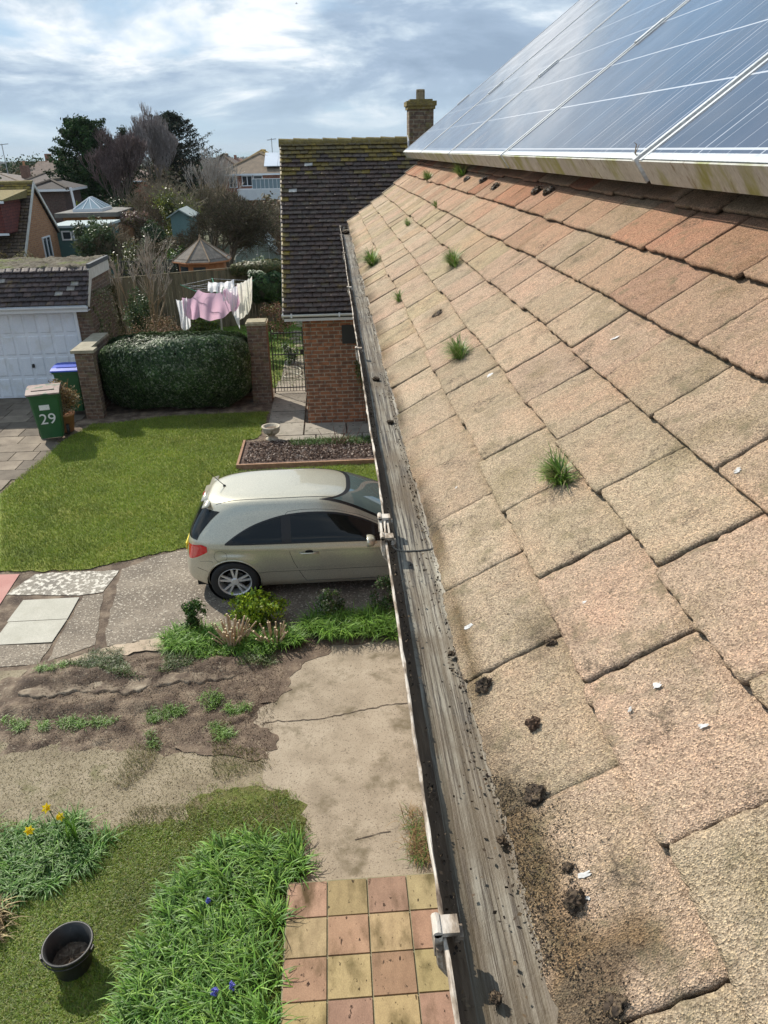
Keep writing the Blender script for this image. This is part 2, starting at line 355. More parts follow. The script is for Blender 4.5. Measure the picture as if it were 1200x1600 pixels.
# front garden base soil, lawn, paving, paths
sheet('garden_soil', [(-9, -6), (6, -6), (6, 28), (-14, 28), (-14, 8)], -.001, soil)
LAWN = [(-9, 9.0), (-4.65, 9.12), (-3.55, 9.05), (-3.05, 9.25), (-2.16, 9.60), (-1.0, 9.75), (.8, 9.9), (2.2, 10.1), (2.2, 12.45), (.6, 12.40), (-1.84, 12.30), (-1.9, 13.85), (-1.62, 14.0), (-1.52, 15.6), (-3.6, 15.55), (-4.7, 15.2), (-5.12, 15.2), (-5.4, 14.2), (-5.65, 11.8), (-6.3, 9.6)]
sheet('front_lawn', LAWN, .012, grass_ground, .1, .018, 3)
BACK = [(-5.2, 17.4), (-1.6, 17.4), (-.7, 17.4), (-.7, 26), (-5.6, 24), (-5.3, 19)]
sheet('back_lawn', BACK, .008, grass_ground, .2, .03, 4)
LOWG = [(-6, 1.0), (-.56, 1.0), (-.56, 4.0), (-.46, 4.05), (-.42, 4.6), (-.50, 4.80), (-.85, 5.0), (-1.35, 4.95), (-1.5, 4.65), (-2.0, 4.62), (-2.4, 4.72), (-3.0, 4.70), (-6, 4.7)]
low_ground = mat('patchy_ground', [(.36, (.16, .125, .07)), (.48, (.13, .13, .035)), (.62, (.11, .14, .02))], 5, bump=1, bscale=50, bdist=.02)
sheet('low_grass', LOWG, .010, low_ground, .07, .03, 5)
sheet('worn_forecourt', [(-7, 4.6), (-2.9, 4.66), (-.95, 4.55), (-.45, 4.5), (-.6, 5.3), (-1.0, 5.45), (-1.6, 5.5), (-2.2, 5.55), (-2.7, 5.72), (-3.3, 5.78), (-7, 5.9)], .004, gravelly, .07, .03, 6)
sheet('concrete_path', [(-.50, 3.9), (.75, 3.9), (.9, 7.12), (.3, 7.05), (-.2, 7.04), (-.34, 6.85), (-.72, 6.75), (-.70, 6.3), (-.92, 6.05), (-.98, 5.6), (-.85, 5.25), (-.80, 5.0), (-.50, 4.8), (-.44, 4.5)], .008, concrete, .07, .018, 7)
# driveway: cracked lichen-spotted concrete bays and slabs
sheet('driveway', [(-3.02, 9.02), (-2.62, 9.36), (-2.1, 9.55), (-.9, 9.7), (.8, 9.82), (6, 10.1), (6, 7.3), (.6, 7.35), (-.5, 7.35), (-2.1, 7.38), (-2.75, 7.25), (-2.84, 7.5)], .008, slab_dark, .1, .006, 8)
sheet('paving_slab', [(-4.34, 8.5), (-4.15, 9.0), (-3.62, 9.02), (-3.05, 9.0), (-3.12, 8.45), (-3.4, 8.40)], .006, slab_spotty, .1, .004, 9)
sheet('paving_slab', [(-3.34, 8.38), (-3.10, 8.42), (-2.90, 7.3), (-3.35, 7.02), (-3.36, 7.4)], .004, slab_dark, .1, .006, 10)
for y0, y1 in ((7.86, 8.34), (7.385, 7.85)):
    sheet('paving_slab', [(-4.09, y0), (-3.41 + .03*(y0 > 7.6), y0), (-3.38, y1), (-4.07, y1)], .012, slab_pale)
sheet('paving_slab', [(-5.2, 8.3), (-4.33, 8.27), (-4.36, 9.02), (-5.2, 9.05)], .009, slab_pink)
sheet('paving_slab', [(-5.6, 6.95), (-3.42, 6.98), (-3.40, 7.36), (-4.4, 7.40), (-5.6, 7.4)], .006, slab_dark, .1, .004, 12)
sheet('paving_slab', [(-5.6, 6.2), (-3.75, 6.15), (-3.5, 6.9), (-5.6, 6.92)], .003, gravelly, .1, .01, 13)
sheet('paving_slab', [(-6, 7.45), (-4.13, 7.42), (-4.36, 8.22), (-6, 8.25)], .007, slab_dark, .1, .004, 14)
sheet('kerb', [(-2.80, 7.02), (-2.1, 7.12), (-1.75, 7.15), (-1.75, 7.34), (-2.2, 7.36), (-2.72, 7.23), (-3.25, 6.98), (-3.15, 6.88)], .016, kerbc, .06, .012, 15)
# slabs on the neighbour's drive (left) and flags by the gate
mb = MB(); g = G(20); pave = mat('drive_flags', [(.3, (.13, .105, .08)), (.7, (.25, .21, .165))], 3, vc=True, bump=.5, bscale=90, bdist=.004)
for j in range(20):
    y0 = 9.2+j*.45; x = -16
    while x < -5.2:
        wd = g.choice([.45, .6, .75]); xe = min(x+wd, -5.42 + (-.25 if y0 < 12 else 0)-(.012*max(0, 12-y0)*20))
        if xe-x > .12 and y0 < 17.3:
            c = g.uniform(.6, 1.25); mb.box(x+.008, xe-.008, y0+.008, y0+.442, -.03, .012+g.uniform(0, .006), 0, (c, c*.98, c*.94))
        x += wd
struct(mb.build('neighbour_drive', pave, uv=False))
mb = MB(); g = G(21)
flagm = mat('garden_flags', [(.3, (.20, .175, .14)), (.7, (.36, .32, .26))], 2.5, vc=True, bump=.6, bscale=90, bdist=.004, spots=((.08, .08, .05), 12, .58, .7))
for (x0, x1, y0, y1) in [(-1.47, -.74, 14.0, 14.75), (-1.47, -.74, 14.77, 15.5), (-1.47, -.74, 15.52, 16.2), (-1.47, -.74, 16.22, 17.0), (-1.47, -.74, 17.02, 17.9), (-1.4, -.7, 17.92, 18.9), (-1.4, -.7, 18.92, 20),
                         (-.72, .1, 14.0, 14.68), (.12, .9, 14.0, 14.68), (-1.3, -.5, 13.72, 13.98), (-.48, .4, 13.72, 13.98), (.42, 1.2, 13.72, 13.98), (.40, .95, 13.0, 13.70)]:
    c = g.uniform(.75, 1.1); mb.box(x0+.006, x1-.006, y0+.006, y1-.006, -.03, .03+g.uniform(0, .006), 0, (c, c, c))
for k in range(12):
    a = g.uniform(0, 6.3); mb.lathe([(0, .03), (.16, .028), (.18, 0)], 9, (-1.05+g.uniform(-.3, .3), 20.2+k*.45, 0), col=(1.1, 1.0, .85))
struct(mb.build('garden_path', flagm, uv=False))
# wet soil spilled on the concrete path and a crack
sheet('damp_soil', [(-1.4, 5.9), (-1.05, 5.86), (-.84, 5.74), (-.72, 5.60), (-.72, 5.44), (-.84, 5.43), (-.80, 5.32), (-.95, 5.30), (-1.15, 5.40), (-1.4, 5.42), (-1.7, 5.55)], .0125, wet_soil, .03, .008, 31)
sheet('damp_soil', [(-1.2, 6.9), (-.6, 6.95), (-.22, 6.98), (-.25, 6.86), (-.5, 6.75), (-.66, 6.5), (-.62, 6.3), (-.8, 6.1), (-1.3, 6.1)], .0122, wet_soil, .05, .015, 32)
crk = plain('crack_dirt', (.09, .07, .05), .95)
def strip(name, pts, wd, z, m, seed):
    g = G(seed); P = []
    for i in range(len(pts)-1):
        a, b = np.array(pts[i]), np.array(pts[i+1]); k = max(2, int(np.linalg.norm(b-a)/.04)); P += [a+(b-a)*j/k+g.normal(size=2)*.006 for j in range(k)]
    P.append(np.array(pts[-1])); up = []; dn = []
    for i, p in enumerate(P):
        d = P[min(i+1, len(P)-1)]-P[max(i-1, 0)]; nn = np.array([-d[1], d[0]])/(np.linalg.norm(d)+1e-6); ww = wd*g.uniform(.4, 1.3); up.append(p+nn*ww/2); dn.append(p-nn*ww/2)
    mb = MB(); k = len(P); mb.add([(*p, z) for p in up]+[(*p, z) for p in dn], [(i, i+1, k+i+1, k+i) for i in range(k-1)]); o = mb.build(name, m, uv=False); return struct(o)
g = G(33); mb = MB(); nxp, nyp = 120, 10
U, W = np.meshgrid(np.linspace(0, 1, nxp), np.linspace(-1, 1, nyp)); XX = -3.45+2.35*U; wd_ = (.125+.03*np.sin(U*17)+.02*np.sin(U*41+1)+.02*np.sin(U*97))*np.minimum(1, np.minimum(U, 1-U)*9+.15)+g.normal(size=U.shape)*.006
YY = 6.47+.16*U+.03*np.sin(U*9)+W*wd_; ZZ = .024+.010*smn(XX, YY, 9, 5)+g.normal(size=U.shape)*.002; ZZ[0] = -.02; ZZ[-1] = -.02; YY[0] = YY[1]-.008; YY[-1] = YY[-2]+.008
I = np.arange(nxp*nyp).reshape(nyp, nxp); struct(npmesh('broken_paving', np.stack([XX, YY, ZZ], -1).reshape(-1, 3), np.stack([I[:-1, :-1], I[:-1, 1:], I[1:, 1:], I[1:, :-1]], -1).reshape(-1, 4), np.ones((nxp*nyp, 3)), mat('muddy_paving', [(.34, (.10, .07, .05)), (.5, (.22, .17, .12)), (.66, (.36, .30, .22))], 6, bump=1, bscale=70, bdist=.01)))
strip('path_crack', [(-.90, 5.82), (-.33, 5.82), (.31, 5.97), (.72, 6.0)], .012, .0125, crk, 3)
strip('path_crack', [(-.03, 4.36), (.26, 4.42)], .008, .0125, crk, 4)
strip('driveway_joint', [(-1.95, 8.2), (-1.9, 7.5)], .03, .0125, crk, 5)
# raised ridge of bare earth with lumps (old bed edging dug out)
g = G(40); nx_, ny_ = 110, 60; X, Y = np.meshgrid(np.linspace(-3.9, -.75, nx_), np.linspace(5.35, 7.25, ny_))
Zr = .055*np.exp(-((Y-(6.75+.06*smn(X, Y, 3, 1)+.05*(X+2)))/.16)**2) + .05*np.exp(-((Y-(6.22+.05*smn(X, Y, 3, 2)))/.10)**2) + .016*smn(X, Y, 22, 3)+.014*smn(X, Y, 9, 5) + .004*g.normal(size=X.shape)
edge = np.minimum(np.minimum((X+3.9)/.5, (-.75-X)/.35), np.minimum((Y-5.35)/.35, (7.25-Y)/.25)).clip(0, 1)
Zr = Zr*edge-.03*(1-edge)+.002
V = np.stack([X, Y, Zr], -1).reshape(-1, 3); I = np.arange(nx_*ny_).reshape(ny_, nx_); F = np.stack([I[:-1, :-1], I[:-1, 1:], I[1:, 1:], I[1:, :-1]], -1).reshape(-1, 4)
o = npmesh('earth_bed', V, F, np.ones((len(V), 3)), soil); struct(o)
def ez(P):  # height of the earth bed at points
    ix = np.clip(((P[:, 0]+3.9)/3.15*(nx_-1)).round().astype(int), 0, nx_-1); iy = np.clip(((P[:, 1]-5.35)/1.9*(ny_-1)).round().astype(int), 0, ny_-1); return Zr[iy, ix].clip(0, 1)

# ---------------------------------------------------------------- grass as geometry (stuff)
GC = [(.17, .25, .015), (.21, .30, .02), (.27, .33, .03), (.13, .20, .014), (.31, .32, .06)]
def grassfield(name, poly, n, ln, wd, seed, cols=GC, z=.01, lean=.5, label='', cat='grass', nseg=2, keep=None, streak=True):
    g = G(seed); P = inpts(n, poly, g)+g.normal(size=(n, 2))*.03
    if keep is not None: P = P[keep(P, g)]
    zz = np.full(len(P), z) if np.isscalar(z) else z(P); c = pal(len(P), cols, g, .25)
    if streak: c = c*(1+.13*smn(P[:, 0], P[:, 1], 1.6, seed)+.10*smn(P[:, 0], P[:, 1], 7, seed+1))[:, None].clip(.5, 1.6)
    V, F, C = blades(np.column_stack([P, zz]), ln, wd, lean, c, g, nseg=nseg); return tag(npmesh(name, V, F, C, leaf, None), label, cat, kind='stuff')
grassfield('lawn_grass', LAWN[1:-1], 150000, .045, .007, 1, z=.012, label='short mown grass covering the front lawn beside the beige car')
grassfield('back_lawn_grass', BACK, 30000, .06, .012, 2, z=.01, label='bright grass on the back lawn under the washing line', cols=[(.09, .19, .02), (.12, .23, .03)])
def thin_top(P, g): return g.random(len(P)) < np.clip(.30+ (4.75-P[:, 1])*1.3+.35*smn(P[:, 0], P[:, 1], 7, 9), .06, 1)
grassfield('rough_grass', [(-3.2, 2.6), (-.56, 2.6), (-.5, 4.1), (-.42, 4.6), (-.52, 4.85), (-.9, 5.05), (-1.45, 5.0), (-1.5, 4.6), (-3.2, 4.78)], 150000, .050, .0045, 5, z=.01, nseg=3, keep=thin_top,
           cols=[(.13, .21, .015), (.17, .26, .02), (.22, .29, .035), (.28, .28, .08), (.09, .15, .015)], label='short rough grass round the black bucket in the near left corner')
grassfield('sparse_weeds', [(-2.2, 4.6), (-.7, 4.5), (-.75, 5.2), (-1.2, 5.9), (-2.1, 5.6)], 9000, .035, .005, 6, z=.012, keep=lambda P, g: smn(P[:, 0], P[:, 1], 5, 4) > .1,
           cols=[(.12, .15, .04), (.20, .19, .08), (.26, .21, .11)], label='thin patchy weeds creeping over the worn pale forecourt')
# bed edges: weeds on the earth bed
E_ = lambda P: ez(P)
grassfield('bed_weeds', [(-3.3, 6.75), (-2.0, 6.6), (-.8, 6.75), (-.9, 7.25), (-2.9, 7.15)], 14000, .07, .006, 7, z=E_, lean=.9, nseg=3, keep=lambda P, g: (smn(P[:, 0], P[:, 1], 6, 7) > -.15) & (P[:, 1] > 6.75+.1*smn(P[:, 0], P[:, 1], 5, 3)),
           cols=[(.07, .13, .025), (.10, .16, .03), (.05, .09, .02), (.15, .13, .06)], label='straggly weeds along the top of the dug earth bed')
g = G(50)
def litter(name, poly, n, size, cols, seed, z, label, flat=True):
    g = G(seed); P = inpts(n, poly, g); zz = z(P) if callable(z) else np.full(len(P), z)
    V, F, C = leaves(np.column_stack([P, zz+size*.3]), size, pal(n, cols, g, .3), .5, np.tile([0, 0, 1.], (n, 1)), .8, seed); return tag(npmesh(name, V, F, C, leaf_dull), label, 'litter', kind='stuff')
litter('soil_crumbs', [(-3.4, 5.7), (-1.6, 5.6), (-.8, 5.35), (-.78, 6.0), (-.7, 6.8), (-2.2, 7.0), (-3.2, 6.9)], 11000, .014, [(.05, .035, .025), (.10, .075, .05), (.22, .17, .12), (.14, .10, .06)], 3, lambda P: ez(P)+.012, 'loose crumbs and dead stems scattered on the dug earth bed')
litter('stone_chips', [(-3.4, 4.7), (-1.2, 4.7), (-1.3, 5.6), (-3.4, 5.7)], 5000, .014, [(.42, .36, .25), (.30, .25, .16), (.16, .13, .08)], 4, .006, 'small stone chips loose on the worn pale forecourt')
litter('bark_chips', [(-1.75, 12.6), (.9, 12.65), (.9, 13.6), (-1.72, 13.62)], 5000, .05, [(.05, .03, .025), (.12, .075, .055), (.26, .19, .15), (.40, .33, .28)], 5, .06, 'dark bark chips spread over the timber edged flower bed')

# ---------------------------------------------------------------- garden plants (near)
DAF = [(.10, .22, .03), (.14, .29, .04), (.20, .34, .06), (.065, .15, .025)]
def strapclump(name, poly, n, ln, wd, seed, label, cat, cols=DAF, z=.01, group=None, lean=.65, droop=.55, m=None, ctr=None, flow=None):
    g = G(seed); P = inpts(n, poly, g); c0 = np.array(ctr if ctr is not None else P.mean(0)); r = thing(name, (c0[0], c0[1], 0), label, cat, group)
    nc = max(4, n//26); C = inpts(nc, poly, g); k = g.integers(0, nc, n); P = C[k]+g.normal(size=(n, 2))*.025
    dirs = g.uniform(0, 6.28, n)
    if flow is not None: dirs = np.where(g.random(n) < .6, flow+g.normal(size=n)*.7, dirs)
    tone = g.uniform(.75, 1.25, nc)[k]; zz = ez(P) if z == 'bed' else z
    V, F, C2 = blades(np.column_stack([P, np.zeros(n)+zz]), ln, wd, lean, pal(n, cols, g, .25)*tone[:, None], g, nseg=4, dirs=dirs, droop=droop)
    npmesh('leaves', V, F, C2, m or leaf_gloss, r); return r
BLUE = [(-1.52, 2.6), (-.60, 2.6), (-.58, 3.6), (-.60, 4.02), (-.44, 4.08), (-.47, 4.30), (-.80, 4.36), (-1.08, 4.36), (-1.2, 4.15), (-1.42, 3.95), (-1.45, 3.6), (-1.55, 3.4)]
bc = strapclump('bluebell_clump', BLUE, 7500, .25, .014, 1, 'wide drift of glossy strap leaves with a few blue flowers beside the tiled step', 'plants', lean=.7, flow=2.6)
DAFP = [(-3.6, 3.9), (-2.66, 3.96), (-2.35, 4.06), (-2.02, 4.35), (-2.02, 4.60), (-2.35, 4.70), (-3.0, 4.68), (-3.6, 4.66)]
dc = strapclump('daffodil_clump', DAFP, 4200, .22, .012, 2, 'clump of dark strap leaves with three yellow daffodils at the left edge', 'plants', lean=.75, cols=[(.07, .16, .035), (.10, .21, .04), (.14, .26, .05)])
blue = leafmat('blue_petal', (.16, .18, .62), .6, .3); yellow = leafmat('yellow_petal', (.95, .75, .02), .5, .3); stemm = leafmat('stem_green', (.07, .16, .04), .5, .1)
def bell(x, y, z, sc, root, seed):
    g = G(seed); mb = MB(); n = 14
    for k in range(n):
        t = k/n; a = g.uniform(0, 6.28); r = .018*sc*(1.1-t*.6); c = Vector((x+math.cos(a)*r, y+math.sin(a)*r, z+t*.05*sc))
        q_ = Euler((g.uniform(.4, 1.2), 0, a+1.57)).to_matrix().to_4x4(); mb.lathe([(.002*sc, .012*sc), (.007*sc, .004*sc), (.006*sc, -.004*sc), (.010*sc, -.010*sc)], 6, c, M=q_)
    o = mb.build('flower', blue, root, uv=False)
    mb = MB(); mb.tube([(x, y, .05), (x+.01, y, z*.6), (x, y, z+.03)], .003, 5); mb.build('stem', stemm, root, uv=False)
for i, (x, y, z, s) in enumerate([(-1.09, 3.72, .23, .7), (-.95, 3.05, .24, 1.0), (-.84, 3.07, .26, .9)]): bell(x, y, z, s, bc, i)
def daffodil(x, y, z, az, root, seed):
    mb = MB(); q_ = Euler((1.15, 0, az)).to_matrix().to_4x4()
    for k in range(6):
        a = k*math.pi/3; c, s_ = math.cos(a), math.sin(a); w_ = .013
        pts = [Vector((c*.006-s_*0, s_*.006, 0)), Vector((c*.022-s_*w_, s_*.022+c*w_, .003)), Vector((c*.044, s_*.044, -.004)), Vector((c*.022+s_*w_, s_*.022-c*w_, .003))]
        mb.add([q_ @ p + Vector((x, y, z)) for p in pts], [(0, 1, 2, 3)])
    mb.lathe([(.009, 0), (.012, .014), (.018, .028), (.0165, .028), (.010, .012), (.002, .004)], 12, (x, y, z), M=q_); mb.build('flower', yellow, root, uv=False)
    mb = MB(); mb.tube([(x+.03, y+.04, .04), (x+.02, y+.03, z*.6), (x+.005, y+.01, z+.01), (x, y, z)], .004, 5); mb.build('stem', stemm, root, uv=False)
for i, (x, y, z, a) in enumerate([(-2.56, 4.40, .30, .3), (-2.36, 4.52, .30, -.4), (-2.47, 4.56, .36, .9)]): daffodil(x, y, z, a, dc, i)
g = G(3); P = np.array([[-2.33, 4.5], [-2.30, 4.52], [-2.35, 4.53], [-2.28, 4.5], [-2.26, 4.49], [-2.31, 4.48], [-2.29, 4.54]]*3)
V, F, C = blades(np.column_stack([P, np.zeros(len(P))+.02]), .38, .013, .15, pal(len(P), DAF, g), g, 4, droop=.18); npmesh('leaves', V, F, C, leaf_gloss, dc)
gt = strapclump
def blobpoly(x, y, rx, ry, n=12): return [(x+rx*math.cos(2*math.pi*i/n), y+ry*math.sin(2*math.pi*i/n)) for i in range(n)]
TG = 'grass tufts growing from the dug earth bed'; TC = [(.13, .25, .03), (.18, .32, .05), (.09, .18, .025)]
for i, (x, y, rx, ry, n, lb) in enumerate([
        (-1.90, 6.02, .22, .10, 420, 'long low tuft of green grass sloping across the middle of the earth bed'),
        (-2.75, 5.95, .50, .06, 600, 'narrow row of short bright weeds along the front edge of the earth bed'),
        (-1.43, 6.18, .10, .09, 260, 'upper grass tuft of the close trio beside the damp patch on the path'),
        (-1.17, 6.03, .12, .08, 260, 'right hand grass tuft of the close trio beside the damp patch'),
        (-1.27, 5.74, .13, .13, 420, 'lowest and brightest grass tuft beside the damp patch on the path'),
        (-1.92, 5.63, .05, .11, 110, 'small thin weed standing alone on the pale forecourt edge'),
        (-3.32, 6.0, .18, .09, 200, 'weed tuft at the left end of the earth bed by the photo edge'),
        (-3.25, 6.85, .16, .08, 200, 'dull weed tuft on the broken end of the worn kerb')]):
    strapclump('grass_tuft', blobpoly(x, y, rx, ry), n, .085, .006, 60+i, lb, 'grass tuft', TC, 'bed', TG, lean=.7, droop=.5, m=leaf)
# strip of planting between car and concrete path
for i, (x, y, rx, ry, n, ln, lb) in enumerate([
        (-1.80, 7.22, .30, .20, 1300, .24, 'strap leaved clump at the left end of the planting strip below the car wheel'),
        (-.95, 7.14, .42, .15, 1500, .20, 'low leafy clump round the cut woody stumps'),
        (-.15, 7.34, .42, .20, 1900, .28, 'broad clump of long arching leaves in front of the car door'),
        (.40, 7.30, .26, .22, 1200, .28, 'arching leaf clump at the right end of the strip against the gutter'),
        (-1.35, 6.98, .5, .10, 900, .13, 'low fringe of weeds under the cut woody stumps')]):
    strapclump('leafy_clump', blobpoly(x, y, rx, ry), n, ln, .012, 80+i, lb, 'plants', [(.11, .24, .03), (.16, .31, .04), (.08, .17, .025), (.21, .35, .06)], .02, 'leafy clumps between the car and the path', lean=.55, droop=.5)
def bush(name, c, ell, n, size, cols, seed, label, cat='bush', group=None, nclump=40, csize=.35, stems=6, m=None, sc=(.10, .07, .04), ar=.55, shell=.75, stemname='stem'):
    g = G(seed); r = thing(name, (c[0], c[1], float(zg(c[0], c[1]))), label, cat, group); P, nr, tone = clumpcloud(n, ell, c, nclump, csize, g, shell)
    P[:, 2] = np.maximum(P[:, 2], float(zg(c[0], c[1]))+.02)
    V, F, C = leaves(P, size, pal(n, cols, g, .3)*tone[:, None], ar, nr, 1.0, seed); npmesh('foliage', V, F, C, m or leaf, r)
    if stems:
        segs = []; z0 = float(zg(c[0], c[1]))
        for k in range(stems):
            a = g.uniform(0, 6.28); b0 = np.array([c[0]+math.cos(a)*ell[0]*.15, c[1]+math.sin(a)*ell[1]*.15, z0-.02]); e = np.array(c)+np.array([math.cos(a)*ell[0]*.7, math.sin(a)*ell[1]*.7, g.uniform(0, .6)*ell[2]])
            mid = (b0+e)/2+g.normal(size=3)*.08*ell[0]; rr = max(.006, ell[0]*.03); segs += [(b0, mid, rr, rr*.7), (mid, e, rr*.7, rr*.3)]
        V, F, k = sprig_tubes(segs, 5); npmesh(stemname, V, F, np.tile(sc, (len(V), 1)), twig, r)
    return r
YG = [(.24, .33, .02), (.30, .38, .03), (.16, .26, .02), (.10, .19, .02)]
bush('yellow_shrub', (-1.08, 7.52, .24), (.36, .24, .20), 2600, .045, YG, 1, 'small yellow green shrub in front of the rear car wheel', nclump=34, m=leaf_gloss)
bush('box_shrub', (-1.78, 7.42, .24), (.15, .14, .24), 1500, .035, [(.03, .085, .02), (.06, .13, .03), (.10, .17, .04)], 2, 'narrow dark green shrub left of the yellow shrub', nclump=20, m=leaf_gloss)
bush('box_shrub', (-.22, 7.55, .24), (.17, .15, .24), 1500, .032, [(.06, .13, .03), (.11, .17, .05), (.30, .30, .22)], 3, 'small shrub with pale tips in front of the car door', nclump=22, m=leaf_gloss)
bush('box_shrub', (.42, 7.62, .26), (.18, .16, .26), 1500, .032, [(.05, .12, .03), (.10, .17, .05), (.25, .26, .16)], 4, 'small pale tipped shrub at the right end of the strip beside the gutter', nclump=22, m=leaf_gloss)
# cut stumps of a coppiced shrub
cutw = plain('cut_wood', (.62, .50, .33), .8); stw = mat('stub_bark', [(.3, (.34, .24, .14)), (.7, (.55, .42, .28))], 30, bump=.6, bscale=90, bdist=.003)
for ii, (cx, cy, n, lb, lnn) in enumerate([(-1.32, 7.10, 46, 'larger cluster of cut bare woody stems below the yellow shrub', .36), (-.86, 7.10, 30, 'smaller cluster of cut bare woody stems right of the larger one', .27)]):
    r = thing('cut_shrub', (cx, cy, 0), lb, 'cut shrub', 'cut back shrubs in the planting strip'); g = G(90+ii); mb = MB()
    for k in range(n):
        a = g.uniform(0, 6.28); ln_ = lnn*g.uniform(.6, 1.1); tl = g.uniform(.05, .75); d = Vector((math.cos(a)*math.sin(tl), math.sin(a)*math.sin(tl)*.7, math.cos(tl))); b0 = Vector((cx+math.cos(a)*.05+g.normal()*.03, cy+math.sin(a)*.04, .01))
        rr = g.uniform(.006, .012); e = b0+d*ln_; mid = b0+d*ln_*.5+Vector((0, 0, .012)); mb.tube([b0, mid, e], [rr*1.2, rr, rr*.95], 7)
        dd = (e-mid).normalized(); mb.tube([e-dd*.002, e+dd*.004], rr*1.02, 7, 1)
    mb.build('stem', [stw, cutw], r, uv=False)
# dry plant at the foot of the house wall
strapclump('dry_plant', blobpoly(.50, 4.35, .12, .28), 700, .16, .005, 130, 'dry brown grass and weeds at the foot of the house wall by the tiled step', 'plants', [(.28, .19, .09), (.20, .13, .06), (.10, .17, .04)], .02, lean=.9, m=leaf_dull)
strapclump('straw_clump', blobpoly(-2.72, 3.70, .14, .22), 600, .25, .010, 131, 'withered straw coloured leaf clump at the left edge near the bucket', 'plants', [(.45, .36, .20), (.30, .21, .11), (.16, .12, .07)], .02, lean=.8, m=leaf_dull)
# orange poppy-like petals lying on soil are left to the weeds; tiled entrance step
stepm = mat('step_concrete', [(.3, (.20, .19, .11)), (.7, (.30, .28, .18))], 6, bump=.5, bscale=100, bdist=.003)
ty = mat('step_tile', [(.3, (.80, .78, .76)), (.7, (1.1, 1.1, 1.08))], 9, vc=True, bump=.5, bscale=110, bdist=.003, spots=((.10, .07, .045), 22, .63, .68), spot2=((.20, .19, .09), 3.4, .50, .72), stretch=(1.6, .8, 1))
r = thing('tiled_step', (0, 3.2, 0), 'entrance step paved with square pink and yellow tiles beside the strap leaves', 'step'); mb = MB(); mb.box(-.552, .9, .6, 3.955, -.02, .068); mb.build('step_base', stepm, r, uv=False)
mb = MB(); g = G(5); sz = .2965
for j in range(13):
    for i in range(5):
        x0 = -.548+i*sz+(0 if True else 0); y1 = 3.945-j*sz; pink = (i+j) % 2 == 0; c = np.array((.36, .225, .165) if pink else (.375, .30, .16))*g.uniform(.80, 1.1)*np.array((1, g.uniform(.94, 1.03), g.uniform(.85, 1.05)))
        if x0 > .85: continue
        mb.box(x0+.006, min(x0+sz-.006, .89), y1-sz+.006, y1-.006, .04, .080+g.uniform(-.001, .001), 0, tuple(c))
o = mb.build('tile', ty, r, uv=False)
# black builder's bucket
blk = mat('black_rubber', [(.3, (.012, .012, .012)), (.7, (.03, .03, .028))], 9, rough=.5, bump=.3, bscale=60, bdist=.002, spots=((.10, .085, .065), 14, .60, .75))
r = thing('bucket', (-1.98, 3.44, 0), 'black rubber builders bucket with dirt in the bottom standing on the grass', 'bucket')
mb = MB(); mb.lathe([(.0, .012), (.118, .012), (.124, .02), (.128, .06), (.163, .262), (.166, .262), (.168, .268), (.182, .270), (.186, .264), (.184, .255), (.172, .250), (.166, .245), (.131, .02), (.120, .0), (0, .0)], 48, (-1.98, 3.44, .012), col=(1, 1, 1)); mb.build('body', blk, r, smooth=True, uv=False)
mb = MB(); g = G(2); k = 30; vs = [(-1.98+.14*math.cos(t)*1, 3.44+.14*math.sin(t), .11+g.uniform(-.01, .01)) for t in np.linspace(0, 6.28, k, endpoint=False)]
for rr in (.10, .06, .02): vs += [(-1.98+rr*math.cos(t), 3.44+rr*math.sin(t), .12+g.uniform(-.018, .02)) for t in np.linspace(0, 6.28, k, endpoint=False)]
mb.add(vs, [(a*k+i, a*k+(i+1) % k, (a+1)*k+(i+1) % k, (a+1)*k+i) for a in range(3) for i in range(k)]+[tuple(range(3*k, 4*k))]); mb.build('dirt', soil, r, uv=False)
mb = MB()
for sgn, a0 in ((1, 0),):
    pts = [(-1.98+.19*math.cos(t), 3.44+.19*math.sin(t), .255-.008*math.sin((t-3.5)*1.0)) for t in np.linspace(3.6, 6.1, 22)]; mb.tube(pts, .005, 6)
for a in (3.6, 6.1): mb.box(-.012, .012, -.02, .02, -.03, .01, M=Matrix.Translation((-1.98+.185*math.cos(a), 3.44+.185*math.sin(a), .262)) @ Matrix.Rotation(a, 4, 'Z'))
mb.build('handle', blk, r, uv=False)
bk_ = r; bk_.scale = (.9, .9, .9); bk_.location = (-1.99, 3.46, 0)
# flower bed with timber edging
edg = mat('edging_wood', [(.3, (.24, .13, .075)), (.7, (.40, .24, .15))], 12, bump=.4, bscale=60, bdist=.003)
r = thing('flower_bed', (-.5, 13, 0), 'bark covered flower bed edged with brown timber beyond the car', 'flower bed')
mb = MB(); mb.box(-1.82, 1.0, 12.46, 13.66, -.02, .05); mb.build('soil_fill', bark_soil, r, uv=False)
mb = MB(); mb.box(-1.86, 1.1, 12.42, 12.46, -.02, .085); mb.box(-1.86, -1.82, 12.463, 13.70, -.02, .083); mb.build('edging', edg, r, uv=False)
grassfield('bed_greenery', [(-.9, 13.3), (.7, 13.3), (.7, 13.65), (-1.0, 13.62)], 1800, .10, .012, 9, z=.05, label='low green weeds at the back of the timber edged flower bed', cols=[(.07, .15, .03), (.12, .2, .04)], lean=.6)
g = G(8); segs = []
for k in range(26):
    b0 = np.array([-.05+g.normal()*.12, 13.35+g.normal()*.06, .05]); e = b0+np.array([g.normal()*.12, g.normal()*.08, g.uniform(.15, .38)]); segs.append((b0, e, .005, .003))
V, F, k = sprig_tubes(segs, 4); r = thing('bare_shrub', (-.05, 13.35, .05), 'small leafless red stemmed shrub in the timber edged flower bed', 'shrub'); npmesh('stem', V, F, np.tile((.16, .08, .06), (len(V), 1)), twig, r)
